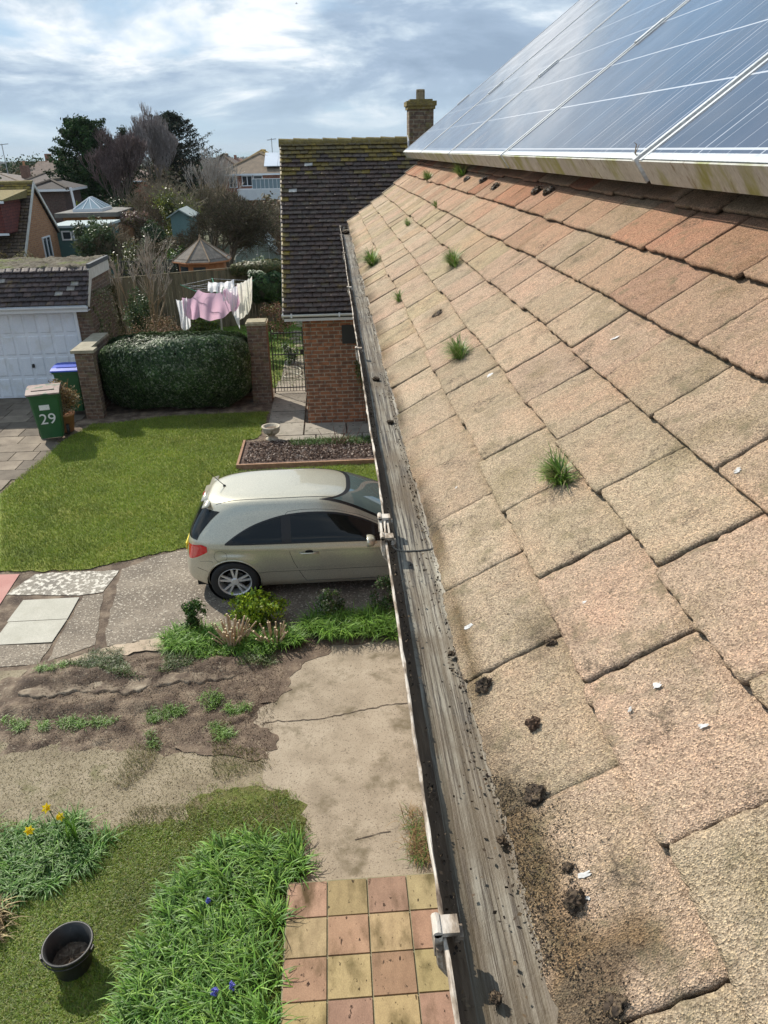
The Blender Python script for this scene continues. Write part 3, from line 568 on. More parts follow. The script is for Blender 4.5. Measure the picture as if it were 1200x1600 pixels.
# stone urn
stone = mat('urn_stone', [(.3, (.36, .31, .23)), (.7, (.56, .50, .40))], 14, bump=.7, bscale=70, bdist=.006, spots=((.18, .17, .10), 10, .56, .66))
r = thing('stone_urn', (-1.33, 13.80, .03), 'pale stone garden urn at the corner of the flower bed', 'urn'); mb = MB()
mb.lathe([(.0, 0), (.12, 0), (.12, .03), (.075, .05), (.06, .08), (.09, .11), (.145, .15), (.165, .20), (.160, .235), (.175, .25), (.18, .275), (.165, .28), (.135, .27), (.12, .22), (0, .22)], 28, (-1.33, 13.80, .03)); mb.build('bowl', stone, r, smooth=True, uv=False)
mb = MB(); mb.lathe([(.124, .225), (.07, .245), (0, .25)], 16, (-1.33, 13.80, .03)); mb.build('soil_fill', soil, r, uv=False)
# ================================================================ MAIN HOUSE
X0, Z0 = .2157, H-.875; A1, A2, K = R(35), R(38.5), .57; YN, YF = -.9, 10.55
def prof(s):
    if s <= K: return X0+s*math.cos(A1), Z0+s*math.sin(A1), A1
    return X0+K*math.cos(A1)+(s-K)*math.cos(A2), Z0+K*math.sin(A1)+(s-K)*math.sin(A2), A2
def on_roof(y, s, h=0):
    x, z, a = prof(s); return Vector((x-h*math.sin(a), y, z+h*math.cos(a)))
house = thing('main_house', (3.5, 5, 0), 'house whose buff tiled roof and dirty gutter fill the right side of the photo', 'house')
def tilemat(name):
    m = bpy.data.materials.new(name); m.use_nodes = True; t = m.node_tree; b = t.nodes['Principled BSDF']; c = N(t, 'ShaderNodeTexCoord'); v = c.outputs['Object']
    a = N(t, 'ShaderNodeAttribute', attribute_name='col')
    gr = noise(t, v, 430, 3, .75); big = noise(t, v, 5, 7, .65); med = noise(t, v, 22, 6, .65, (4, 4, 4))
    vor = N(t, 'ShaderNodeTexVoronoi', i={'Scale': 470}); L(t, v, vor.inputs['Vector'])
    vsep = N(t, 'ShaderNodeSeparateColor'); L(t, vor.outputs['Color'], vsep.inputs[0])
    col = mixc(t, a.outputs[0], ramp(t, [(.05, (.30, .26, .22)), (.35, (.85, .83, .80)), (.75, (1.2, 1.19, 1.15)), (.97, (1.75, 1.68, 1.5))], vsep.outputs[0]), .75, 'MULTIPLY')
    col = mixc(t, col, ramp(t, [(.32, (.78, .72, .62)), (.68, (1.15, 1.12, 1.06))], gr), .8, 'MULTIPLY')
    col = mixc(t, col, ramp(t, [(.3, (.66, .66, .56)), (.45, (.95, .94, .90)), (.6, (1.05, .97, .92)), (.75, (1.12, .95, .90))], big), .9, 'MULTIPLY')
    strk = N(t, 'ShaderNodeMapping'); strk.inputs['Scale'].default_value = (1, 7, 1); L(t, v, strk.inputs[0]); col = mixc(t, col, (.20, .165, .12), ramp(t, [(.56, g3(0)), (.70, g3(.55))], noise(t, strk.outputs[0], 7, 6, .7, (2, 8, 1))))
    col = mixc(t, col, (.19, .165, .095), ramp(t, [(.54, g3(0)), (.68, g3(.55))], med))
    dk = noise(t, v, 9, 8, .75, (9, 2, 4)); dk2 = noise(t, v, 120, 3, .7, (9, 2, 4))
    f = N(t, 'ShaderNodeMath', operation='MULTIPLY'); L(t, ramp(t, [(.55, g3(0)), (.66, g3(1))], dk), f.inputs[0]); L(t, ramp(t, [(.42, g3(0)), (.6, g3(1))], dk2), f.inputs[1])
    col = mixc(t, col, (.09, .07, .05), f.outputs[0])
    L(t, col, b.inputs['Base Color']); b.inputs['Roughness'].default_value = .95; b.inputs['Specular IOR Level'].default_value = .25
    ad = N(t, 'ShaderNodeMath', operation='ADD'); L(t, vor.outputs['Distance'], ad.inputs[0]); L(t, gr, ad.inputs[1])
    bp = N(t, 'ShaderNodeBump', i={'Strength': .9, 'Distance': .0030}); L(t, ad.outputs[0], bp.inputs['Height'])
    b2 = N(t, 'ShaderNodeBump', i={'Strength': .5, 'Distance': .004}); L(t, med, b2.inputs['Height']); L(t, bp.outputs[0], b2.inputs['Normal']); L(t, b2.outputs[0], b.inputs['Normal']); return m
def tiles(name, m, parent, frame, y0, y1, s0, courses, gauge, wd, length, th, lift, colf, g, nx=4, ny=3, gap=(.002, .006), jit=.002, offs=0, rot=.008, skip=None, vcol=None):
    """courses of flat tiles; frame(y, s, h) -> world point"""
    Vs = []; Fs = []; Cs = []; off = np.array(origin_of(parent)); base = 0
    for c in range(courses):
        s = s0+c*gauge; y = y0-wd*.5*((c+offs) % 2)
        while y < y1:
            ya, yb = max(y+g.uniform(*gap), y0), min(y+wd-g.uniform(*gap), y1); y += wd
            if yb-ya < .03: continue
            if skip and skip(.5*(ya+yb), s): continue
            n1, n2 = (nx(ya) if callable(nx) else nx), (ny(ya) if callable(ny) else ny)
            u = np.linspace(0, 1, n1+1); v = np.linspace(0, 1, n2+1); 
            if n1 > 4: u[1] = .03; u[-2] = .97
            if n2 > 4: v[1] = .035
            ro = g.normal()*rot; ls = g.normal()*.004*wd/.3; lf = lift*g.uniform(.9, 1.15); tw = g.normal()*.002*wd/.3; col = colf(.5*(ya+yb), s, c)
            rows = []
            for jv in v:
                for iu in u:
                    e = (iu in (0., 1.)) or jv == 0.; yy = ya+(yb-ya)*iu+ro*(jv*length); ss = s+ls+jv*length+ro*(iu-.5)*wd
                    h = lf*(1-jv)+th*0+tw*(iu-.5)
                    if e and n1 > 4:
                        yy += g.normal()*jit*.8*(1 if iu in (0., 1.) else .3); ss += g.normal()*jit*(1 if jv == 0 else .3); h -= .0018
                        if jv == 0 and iu in (0., 1.): ss += .006; 
                    rows.append(frame(yy, ss, h+(g.normal()*.0006 if n1 > 4 else 0)))
            P = np.array(rows); a, b = n1+1, n2+1; idx = np.arange(a*b).reshape(b, a)
            bd = np.concatenate([idx[::-1, 0], idx[0, 1:], idx[1:, -1]]); dn = np.array(frame(0, s, -th))-np.array(frame(0, s, 0)); Q = P[bd]+dn
            top = np.stack([idx[:-1, :-1], idx[:-1, 1:], idx[1:, 1:], idx[1:, :-1]], -1).reshape(-1, 4); k = len(bd)
            sk_ = np.array([[bd[i], a*b+i, a*b+i+1, bd[i+1]] for i in range(k-1)])
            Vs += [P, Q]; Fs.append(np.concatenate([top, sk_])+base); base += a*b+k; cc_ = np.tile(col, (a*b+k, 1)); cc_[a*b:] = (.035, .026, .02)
            if vcol: cc_[:a*b] = vcol(P, cc_[:a*b])
            Cs.append(cc_)
    V = np.concatenate(Vs); return npmesh(name, V, np.concatenate(Fs), np.concatenate(Cs), m, parent)
g = G(11)
def tcol(y, s, c):
    base = np.array([(.49, .405, .325), (.475, .40, .318), (.505, .398, .328), (.46, .388, .308), (.50, .42, .342)][g.integers(0, 5)])*g.uniform(.90, 1.06)
    f = min(1, max(0, (s-.50)*1.9))*g.uniform(.35, 1); base = base*(1-f)+f*np.array([(.42, .20, .13), (.38, .17, .11), (.42, .24, .17), (.35, .21, .15)][g.integers(0, 4)])*g.uniform(.9, 1.1)
    if y > 3 and s < .7 and g.random() < .4: base = base*np.array((.95, .97, .90))
    return base
tm = tilemat('granular_roof_tile')
def grime(P, c):
    """dirt and moss that has settled on the lowest tiles and along the gutter edge"""
    y = P[:, 1]; s = (P[:, 0]-X0)/math.cos(A1); n = smn(y*3, s*6, 6, 77)*.5+smn(y, s, 45, 78)*.35
    d = np.exp(-(s/.075)**2)*np.exp(-np.maximum(y-.35, 0)**2/.16)*1.25 + .75*np.exp(-(s/.018)**2)
    for cy, cs_, r1, r2, am in ((1.10, .145, .055, .030, .85), (.52, .10, .05, .05, .8), (3.45, .30, .11, .05, .7), (1.03, .19, .04, .012, .6), (1.55, .10, .05, .03, .3)): d = d+am*np.exp(-((y-cy)/r1)**2-((s-cs_)/r2)**2)
    d = np.clip(d*(1+n), 0, .88)[:, None]; m = np.where((smn(y, s, 9, 79) > 0)[:, None], np.array([[.16, .115, .065]]), np.array([[.10, .08, .055]])); return c*(1-d)+m*d
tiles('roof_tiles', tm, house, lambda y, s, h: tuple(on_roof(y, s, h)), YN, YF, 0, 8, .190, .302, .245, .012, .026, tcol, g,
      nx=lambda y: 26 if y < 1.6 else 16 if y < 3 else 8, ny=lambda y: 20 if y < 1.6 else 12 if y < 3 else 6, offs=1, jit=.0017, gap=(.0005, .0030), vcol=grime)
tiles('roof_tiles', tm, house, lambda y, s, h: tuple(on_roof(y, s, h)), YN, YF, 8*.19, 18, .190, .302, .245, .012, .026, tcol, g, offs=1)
# roof body under the tiles, ridge, rear slope, walls
under = plain('roof_felt', (.03, .027, .024), .9); fas = mat('fascia_paint', [(.3, (.50, .48, .43)), (.7, (.68, .66, .60))], 6, bump=.3)
SR = 4.95; xr_, zr_, _ = prof(SR); mb = MB()
pr = [prof(0)[:2], prof(K)[:2], (xr_, zr_)]; off_ = -.012
poly = [(p[0]+.010, p[1]-.012) for p in pr]+[(2*xr_-X0, Z0-.012), (2*xr_-X0, Z0-.12), (xr_, zr_-.16), (prof(K)[0]+.02, prof(K)[1]-.12), (X0+.03, Z0-.08)]
mb.prism(poly, 1, YN+.01, YF-.03); mb.build('roof_deck', under, house)
rear = mat('rear_roof_tile', [(.3, (.25, .20, .15)), (.7, (.42, .34, .26))], 6, bump=.6)
mb = MB(); mb.prism([(xr_, zr_+.03), (2*xr_-X0, Z0+.02), (2*xr_-X0, Z0-.005), (xr_, zr_-.005)], 1, YN, YF); mb.build('rear_slope', rear, house)
mb = MB(); k = 0; y = YN
while y < YF: mb.tube([(xr_, y, zr_+.0), (xr_, min(y+.44, YF), zr_+.0)], .11, 10); y += .45
mb.build('ridge_tile', rear, house)
mb = MB(); verge = mat('verge_mortar', [(.3, (.30, .25, .18)), (.7, (.45, .38, .28))], 9, bump=.8, bscale=60)
for c in range(24):
    s = c*.19; a = on_roof(YF-.02, s, -.012); b = on_roof(YF-.02, s+.185, -.012); c1 = on_roof(YF-.02, s, .036); d1 = on_roof(YF-.02, s+.185, .016)
    vs = [v for p in (a, b, d1, c1) for v in (p, p+Vector((0, .035, 0)))]; mb.add(vs, [(0, 2, 4, 6), (1, 7, 5, 3), (0, 1, 3, 2), (2, 3, 5, 4), (4, 5, 7, 6), (6, 7, 1, 0)])
mb.build('verge', verge, house)
mb = MB(); mb.box(.270, .285, YN, YF-.02, Z0-.28, Z0-.04); mb.box(.285, .72, YN, YF-.02, Z0-.28, Z0-.268); mb.build('fascia', fas, house)
hb = brickmat('house_brick', (.32, .13, .075), (.22, .10, .07), (.30, .26, .20)); mb = MB()
XW = .72; mb.box(XW, XW+.25, YN, 7.2, 0, Z0-.2); mb.box(XW+.25, 4.2, 6.95, 7.2, 0, 2.4); mb.box(4.0, 4.25, 7.2, YF-.1, 0, Z0-.2); mb.box(XW, 7.6, YF-.35, YF-.1, 2.4, Z0-.1); mb.box(XW, XW+.3, YF-.4, YF-.1, 0, 2.4); mb.box(XW, XW+.25, 7.2, YF-.35, 2.4, Z0-.2)
mb.prism([(XW, Z0-.1), (7.6, Z0-.1), (xr_, zr_-.17)], 1, YF-.34, YF-.11); mb.prism([(XW, Z0-.1), (7.6, Z0-.1), (xr_, zr_-.17)], 1, YN+.1, YN+.3); mb.box(7.4, 7.6, YN, YF-.1, 0, Z0-.2); mb.box(XW+.25, 7.4, YN+.1, YN+.3, 0, Z0-.1)
mb.build('wall', hb, house)
pl = plain('ceiling_board', (.6, .6, .57)); mb = MB(); mb.box(XW+.26, 3.99, 7.21, YF-.36, 2.41, 2.46); mb.build('porch_ceiling', pl, house)
# ---- gutter
def guttermat():
    m = bpy.data.materials.new('weathered_gutter'); m.use_nodes = True; t = m.node_tree; b = t.nodes['Principled BSDF']; c = N(t, 'ShaderNodeTexCoord'); v = c.outputs['Object']
    mp = N(t, 'ShaderNodeMapping'); mp.inputs['Scale'].default_value = (1, .018, 1); L(t, v, mp.inputs[0])
    st = noise(t, mp.outputs[0], 190, 5, .7); st2 = noise(t, mp.outputs[0], 60, 4, .6, (3, 1, 1)); bg_ = noise(t, v, 3.2, 6, .65); fi = noise(t, v, 160, 4, .7)
    col = ramp(t, [(.30, (.06, .045, .03)), (.42, (.20, .175, .13)), (.55, (.32, .30, .245)), (.75, (.42, .405, .35))], st2)
    col = mixc(t, col, (.028, .022, .018), ramp(t, [(.47, g3(0)), (.56, g3(.95))], st))
    col = mixc(t, col, (.13, .095, .055), ramp(t, [(.42, g3(0)), (.62, g3(.75))], bg_))
    col = mixc(t, col, (.05, .038, .03), ramp(t, [(.60, g3(0)), (.68, g3(.8))], noise(t, v, 26, 7, .75)))
    sy_ = N(t, 'ShaderNodeSeparateXYZ'); L(t, v, sy_.inputs[0]); near = N(t, 'ShaderNodeMapRange')
    for k_, v_ in ((1, -2.6), (2, -4.7), (3, 0), (4, .30)): near.inputs[k_].default_value = v_
    L(t, sy_.outputs[1], near.inputs[0])
    ad_ = N(t, 'ShaderNodeMath', operation='ADD'); L(t, near.outputs[0], ad_.inputs[0]); L(t, noise(t, v, 7, 6, .65, (1, 9, 2)), ad_.inputs[1])
    col = mixc(t, col, (.10, .072, .040), ramp(t, [(.50, g3(0)), (.80, g3(.72))], ad_.outputs[0]))
    L(t, col, b.inputs['Base Color']); b.inputs['Roughness'].default_value = .55
    bp = N(t, 'ShaderNodeBump', i={'Strength': .5, 'Distance': .003}); L(t, st, bp.inputs['Height']); b3 = N(t, 'ShaderNodeBump', i={'Strength': .35, 'Distance': .003}); L(t, fi, b3.inputs['Height']); L(t, bp.outputs[0], b3.inputs['Normal']); L(t, b3.outputs[0], b.inputs['Normal']); return m
gm = guttermat(); LZ = H-.905
innerwall = mat('gutter_inner_brown', [(.3, (.055, .038, .026)), (.55, (.12, .085, .055)), (.75, (.20, .15, .10))], 16, bump=.9, bscale=120, bdist=.004, stretch=(1, .25, 1))  # mottled dark brown for the inner face of the outer gutter wall
lipm = mat('chalky_white_edge', [(.36, (.10, .07, .05)), (.47, (.30, .24, .18)), (.54, (.52, .46, .39)), (.7, (.66, .61, .54))], 30, bump=.6, bscale=140, bdist=.003, stretch=(1, .35, 1))
gut = None
def gutter_len(y0, y1, dz, ins):
    g = G(int(y1*10)); n = max(2, int((y1-y0)/.04)); Yg = np.linspace(y0, y1, n+1)
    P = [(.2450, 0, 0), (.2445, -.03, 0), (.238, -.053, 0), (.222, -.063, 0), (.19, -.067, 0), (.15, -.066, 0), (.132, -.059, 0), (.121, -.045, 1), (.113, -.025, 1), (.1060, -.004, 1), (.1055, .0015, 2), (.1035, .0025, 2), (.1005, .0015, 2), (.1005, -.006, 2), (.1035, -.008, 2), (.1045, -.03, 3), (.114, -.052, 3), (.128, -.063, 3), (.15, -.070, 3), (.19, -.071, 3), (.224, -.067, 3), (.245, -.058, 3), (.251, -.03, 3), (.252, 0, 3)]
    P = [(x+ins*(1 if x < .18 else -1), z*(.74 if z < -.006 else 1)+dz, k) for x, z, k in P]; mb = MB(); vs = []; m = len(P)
    wob = .0025*np.cumsum(g.normal(size=n+1))*.25; wob -= np.linspace(wob[0], wob[-1], n+1)
    for i, y in enumerate(Yg):
        for x, z, k in P: vs.append((x+wob[i]*.6+(g.normal()*.0007 if k == 2 else 0), y, LZ+z+wob[i]*.5+(g.normal()*.0006 if k == 2 else 0)))
    for kk in (0, 1, 2, 3):
        pass
    base = len(mb.v); mb.v += vs; mb.c += [(1, 1, 1)]*len(vs)
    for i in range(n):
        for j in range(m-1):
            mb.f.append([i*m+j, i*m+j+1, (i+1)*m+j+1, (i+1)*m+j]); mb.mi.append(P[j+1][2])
    for e in (0, n): # cut ends thickness
        idx = [e*m+j for j in range(m)]
        for j in range(9): mb.f.append([idx[j], idx[j+1], idx[m-2-j], idx[m-1-j]]); mb.mi.append(3)
    return mb.build('gutter_length', [gm, innerwall, lipm, fas], gut, uv=False)
gut = MB(); gut.box(.2525, .2695, YN, YF-.05, LZ-.05, LZ-.02); gut = gut.build('gutter', fas, house)
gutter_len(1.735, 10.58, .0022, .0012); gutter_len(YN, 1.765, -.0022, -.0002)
mb = MB(); mb.prism([(.100, LZ-.0), (.25, LZ-.0), (.25, LZ-.05), (.22, LZ-.055), (.14, LZ-.052), (.11, LZ-.03)], 1, 10.582, 10.59); mb.build('stop_end', lipm, gut)
def bracket(y, ln, nm):
    mb = MB(); g = G(int(y*100))
    for yy in ((y-ln/2, y+ln/2) if ln > .04 else (y,)):
        mb.box(.090, .1000, yy-.014, yy+.014, LZ-.03, LZ+.010); mb.box(.090, .122, yy-.013, yy+.013, LZ+.0045, LZ+.0115); mb.box(.1165, .1225, yy-.010, yy+.010, LZ-.012, LZ+.0045)
        mb.tube([(.094, yy-.014, LZ+.010), (.094, yy+.014, LZ+.010)], .006, 8); mb.box(.1225, .1285, yy-.009, yy+.009, LZ-.010, LZ-.003)
    if ln > .04:
        mb.box(.092, .0975, y-ln/2, y+ln/2, LZ-.02, LZ+.002); mb.box(.1110, .1160, y-ln/2+.0, y+ln/2, LZ-.006, LZ+.001)
    mb.tube([(.0965, y-max(ln, .03)/2, LZ-.01), (.099, y-max(ln, .03)/2, LZ-.045), (.108, y-max(ln, .03)/2, LZ-.062), (.15, y-max(ln, .03)/2, LZ-.080), (.25, y-max(ln, .03)/2, LZ-.078)], .006, 6)
    mb.build(nm, lipm, gut, uv=False)
bracket(1.77, .115, 'union_clip'); bracket(.635, .03, 'bracket'); bracket(3.75, .03, 'bracket'); bracket(5.6, .03, 'bracket'); bracket(7.6, .03, 'bracket'); bracket(9.3, .03, 'bracket')
# muck in the gutter (stuff)
muck = leafmat('muck', (1, 1, 1), .85, 0, .3); MC = [(.020, .014, .010), (.045, .032, .022), (.085, .06, .04), (.14, .10, .06)]
def gz(x): return LZ+.004+np.interp(x, [.108, .113, .121, .132, .15, .19, .222, .238, .2445], [0, -.018, -.033, -.044, -.049, -.050, -.047, -.039, -.022])+.003
g = G(60); n = 5200; y = g.uniform(YN, 10.5, n); cl = g.random(n)
x = np.where(cl < .42, .112+np.abs(g.normal(size=n))*.008, np.where(cl < .86, .224-np.abs(g.normal(size=n))*.016, g.uniform(.12, .235, n)))
keep = smn(x*30, y, 5, 5) > -.4; x, y = x[keep], y[keep]
V, F, C = leaves(np.column_stack([x, y, gz(x)]), .007, pal(len(x), MC, g), .7, np.tile([0, 0, 1.], (len(x), 1)), .8, 5); tag(npmesh('gutter_muck', V, F, C, muck), 'dark wet crumbs of moss and dirt lying along the gutter', 'dirt', kind='stuff')
# lumps of moss in the gutter and on the tiles
def clod(name, p, r, seed, label, group, cols=MC, fl=.6, nrm=Vector((0, 0, 1)), hairy=.6):
    g = G(seed); bm = bmesh.new(); bmesh.ops.create_icosphere(bm, subdivisions=3, radius=1)
    ph = g.uniform(0, 6, 9)
    q_ = nrm.to_track_quat('Z', 'Y').to_matrix()
    V0 = []
    for v in bm.verts:
        c = v.co.copy(); d = .9+.22*math.sin(4*c.x+ph[0])*math.sin(3*c.y+ph[1])+.15*math.sin(7*c.z+5*c.x+ph[2])+.10*math.sin(13*c.y+9*c.x+ph[3])+.08*g.normal()
        c = c*d; c.z *= fl; v.co = q_ @ (c*r)+nrm*(r*fl*.35); V0.append(v.co.copy())
    me = bpy.data.meshes.new(name); bm.to_mesh(me); bm.free(); n = len(me.vertices); cc = pal(n, cols, g, .35)
    finish(me, cc, False, False); o = linkobj(name, me, muck); o.location = p; tag(o, label, 'moss clod', group)
    if hairy:
        k = int(100+hairy*320); ii = g.integers(0, n, k); P = np.array([tuple(V0[i]) for i in ii])*g.uniform(.9, 1.25, (k, 1)); Vv, F, C = leaves(P, r*.24, pal(k, cols, g, .4), .5, None, 1, seed)
        npmesh('fibres', Vv, F, C, muck, o, world=False)
    return o
RN = Vector((-math.sin(A1), 0, math.cos(A1))); CG = 'clods of moss on the roof tiles'
for i, (y, s, r, lb, cols, fl) in enumerate([
    (.896, .089, .0125, 'smooth dark brown lump with a pale corner on a bottom course tile', [(.06, .035, .022), (.09, .055, .035)], .8),
    (1.028, .030, .015, 'round black moss clod at the tile edge beside the gutter', MC, .7),
    (1.055, .165, .010, 'small black crumb of moss where two tile courses meet above the round clod', MC, .6),
    (.771, .058, .016, 'loose dark moss clod at the end of a gap between the lowest tiles', MC, .5),
    (.598, .064, .0135, 'shaggy black moss clod with white chips beside it low on the roof', MC, .9),
    (.645, .069, .007, 'small black crumb of moss above the shaggy clod near the gutter', MC, .7),
    (.475, .070, .012, 'broad low mound of wet moss at the bottom edge of the photo', MC, .3),
    (3.47, .305, .03, 'thin dark scab of moss on a tile in the second course', MC, .15)]):
    p = on_roof(y*1.0, s, .026*(1-(s % .19)/.245)+.0); clod('moss_clod', p, r, 200+i, lb, CG, cols, fl, RN, 0 if i == 0 else .7)
GGp = 'moss lumps in the gutter'
for i, (x, y, r, lb) in enumerate([(.160, .57, .008, 'black moss lump in the middle of the gutter at the bottom of the photo'), (.208, 1.27, .007, 'black lump against the roof side of the gutter'), (.215, .80, .008, 'dark matted lump by the tile edge of the gutter'),
                                   (.17, 3.35, .016, 'dark moss cluster in the gutter level with the brick wall'), (.19, 2.75, .012, 'small dark moss cluster in the pale stretch of gutter'), (.165, 9.95, .05, 'black plug of moss filling the far end of the gutter')]):
    clod('gutter_clod', (x, y, float(gz(x))), r, 230+i, lb, GGp, fl=.6)
# scattered roof crumbs (stuff)
g = G(61); n = 9000; y = np.concatenate([g.uniform(.2, 10, n//3), .3+np.abs(g.normal(size=n-n//3))*.55]); s = np.concatenate([np.abs(g.normal(size=n//3))*.35, np.abs(g.normal(size=n-n//3))*.040])
k = (s < 1.3) & (smn(y*4, s*12, 3, 8) > .25+.5*(y > 1.6)*(s > .1)); y, s = y[k], s[k]; P = np.array([tuple(on_roof(a, b, .026*(1-(b % .19)/.245)+.002)) for a, b in zip(y, s)])
V, F, C = leaves(P, .0034, pal(len(P), MC+[(.22, .16, .09)], g), .7, np.tile(tuple(RN), (len(P), 1)), .7, 6); tag(npmesh('roof_crumbs', V, F, C, muck), 'fine dark crumbs of moss scattered over the lower roof tiles', 'dirt', kind='stuff')
# bird droppings and pale chips
wh = mat('chalk_white', [(.3, (.34, .33, .31)), (.7, (.68, .68, .67))], 60, bump=.4, bscale=200, bdist=.001, rough=.8)
def splat(y, s, r, el, seed, lb):
    g = G(seed); n = 18; mb = MB(); a0 = g.uniform(0, 3.14); P = []
    for k in range(n):
        a = 2*math.pi*k/n; rr = r*.85*(1+.22*g.normal()); u, v = math.cos(a)*rr*el, math.sin(a)*rr; P.append((u*math.cos(a0)-v*math.sin(a0), u*math.sin(a0)+v*math.cos(a0)))
    vs = [tuple(on_roof(y+p[0], s+p[1], .026*(1-((s+p[1]) % .19)/.245)+.0012)) for p in P]+[tuple(on_roof(y, s, .026*(1-(s % .19)/.245)+.0018))]
    mb.add(vs, [(i, (i+1) % n, n) for i in range(n)]); o = mb.build('bird_dropping', wh, uv=False); tag(o, lb, 'bird dropping', 'white bird droppings on the roof tiles')
for i, (y, s, r, el, lb) in enumerate([(1.169, .411, .006, 2.2, 'white streak dropping on a third course tile right of the grass tuft'), (1.171, .592, .007, 1.5, 'white dropping near the right edge of the photo on the fourth course'),
    (2.378, .342, .013, 1.3, 'bright white dropping on the edge of a tile left of the roof centre'), (1.451, .467, .0045, 1.5, 'small faint dropping in the third course above the large grass tuft'), (.628, .086, .0045, 2.4, 'white sliver above the shaggy moss clod'), (.598, .080, .003, 1.2, 'white chip close beside the shaggy moss clod'),
    (.84, .281, .006, 1.2, 'grey and white dropping in the middle of a second course tile'), (.741, .303, .004, 1.8, 'short white streak low on the second course'), (2.0, .67, .006, 2.5, 'long thin white streak in the fourth course'),
    (.82, .231, .0035, 1.5, 'small pale chip in the second course below a tile corner'), (1.209, .033, .007, 1.6, 'white and grey dropping on the bottom course beside the gutter'), (1.811, .112, .013, 2.2, 'large black and white dropping on the bottom course by the gutter union'),
    (1.087, .252, .004, 2, 'small white dropping just below a second course joint'), (1.095, .497, .004, 1.6, 'tiny white dropping on the fourth course at the right')]): splat(y, s, r, el, 300+i, lb)
# grass growing between the tiles
RG = 'grass tufts growing on the roof'
for i, (y, s, n, ln, sp, lb) in enumerate([(1.528, .330, 190, .055, .024, 'largest grass tuft on the roof rooted at a tile corner in the middle'), (2.733, .29, 230, .070, .045, 'wide grass tuft on the roof second nearest to the camera'),
    (4.161, .518, 190, .085, .055, 'grass tuft on the roof in the third course, halfway to the far end'), (6.04, .104, 220, .11, .07, 'grass tuft closest to the gutter near its far end'), (4.278, .178, 70, .055, .04, 'small thin grass tuft in a joint near the gutter'),
    (8.2, .96, 130, .10, .08, 'left tuft of the pair just below the solar panels'), (6.76, 1.09, 130, .10, .08, 'right tuft of the pair just below the solar panels'), (6.34, .76, 40, .05, .05, 'faint sprig of grass in a course line far up the roof'), (6.6, .507, 40, .05, .05, 'faint sprig of grass in the third course line')]):
    g = G(400+i); p0 = on_roof(y, s, .012); P = np.array([tuple(on_roof(y+g.normal()*sp*.6, s+g.normal()*.006, .010)) for _ in range(n)])
    P[:, 2] += .002; V, F, C = blades(np.repeat(P, 2, 0), ln*1.25, .0034 if y < 5 else .007, .95, pal(2*n, [(.11, .23, .03), (.16, .29, .04), (.26, .34, .08), (.08, .16, .02), (.36, .32, .16)], g), g, 3, dirs=g.normal(size=2*n)*1.5+math.pi-.4, droop=.35)
    r = thing('roof_grass', p0, lb, 'grass tuft', RG); npmesh('leaves', V, F, C, leaf, r)
# ================================================================ SOLAR PANELS
AP = R(37); PO = .2
def onp(y, s, o=0): return Vector((X0+s*math.cos(AP)-(PO+o)*math.sin(AP), y, Z0+s*math.sin(AP)+(PO+o)*math.cos(AP)))
def panelglass():
    m = bpy.data.materials.new('panel_glass'); m.use_nodes = True; t = m.node_tree; b = t.nodes['Principled BSDF']; c = N(t, 'ShaderNodeTexCoord'); s = N(t, 'ShaderNodeSeparateXYZ'); L(t, c.outputs['UV'], s.inputs[0])
    def line(src, period, wd, ph=0.0):
        a = N(t, 'ShaderNodeMath', operation='ADD'); L(t, src, a.inputs[0]); a.inputs[1].default_value = ph+100*period
        m1 = N(t, 'ShaderNodeMath', operation='MODULO'); L(t, a.outputs[0], m1.inputs[0]); m1.inputs[1].default_value = period
        lt = N(t, 'ShaderNodeMath', operation='LESS_THAN'); L(t, m1.outputs[0], lt.inputs[0]); lt.inputs[1].default_value = wd; return lt.outputs[0]
    rows = line(s.outputs[1], .333, .0085, .003); cells = line(s.outputs[0], .333, .0075, .003); bus = line(s.outputs[0], .111, .0035, -.054); bus2 = line(s.outputs[0], .111, .0022, -.02)
    fingers = noise(t, c.outputs['UV'], 3, 2)
    col = ramp(t, [(.35, (.022, .025, .042)), (.65, (.050, .052, .075))], fingers)
    for f, cc, w_ in ((bus2, (.20, .21, .24), .3), (bus, (.50, .51, .54), .6), (cells, (.55, .56, .6), .7), (rows, (.66, .67, .69), .9)):
        mu = N(t, 'ShaderNodeMath', operation='MULTIPLY'); L(t, f, mu.inputs[0]); mu.inputs[1].default_value = w_; col = mixc(t, col, cc, mu.outputs[0])
    L(t, col, b.inputs['Base Color']); b.inputs['Roughness'].default_value = .12; b.inputs['IOR'].default_value = 1.5; b.inputs['Coat Weight'].default_value = 1; b.inputs['Coat Roughness'].default_value = .02
    dn = noise(t, N(t, 'ShaderNodeNewGeometry').outputs['Position'], 2.5, 7, .7); L(t, ramp(t, [(.3, g3(.08)), (.7, g3(.30))], dn), b.inputs['Roughness'])
    b.inputs['Coat Weight'].default_value = .55; L(t, mixc(t, col, (.22, .21, .20), ramp(t, [(.45, g3(.03)), (.75, g3(.22))], dn)), b.inputs['Base Color'])
    return m
pg = panelglass(); alu = mat('panel_frame', [(.3, (.44, .46, .47)), (.7, (.56, .58, .59))], 5, rough=.45, bump=.1, metallic=.3)
def frontmat():
    m = mat('algae_frame', [(.3, (.36, .35, .30)), (.7, (.52, .52, .47))], 6, rough=.5, bump=.2, world=True, spots=((.24, .26, .06), 5, .47, .62), spot2=((.20, .16, .10), 22, .58, .70), stretch=(1, 1.6, .5)); return m
algae = frontmat(); dark = plain('rubber_seal', (.03, .03, .03), .7); PW = 2.115; PL = 4.03
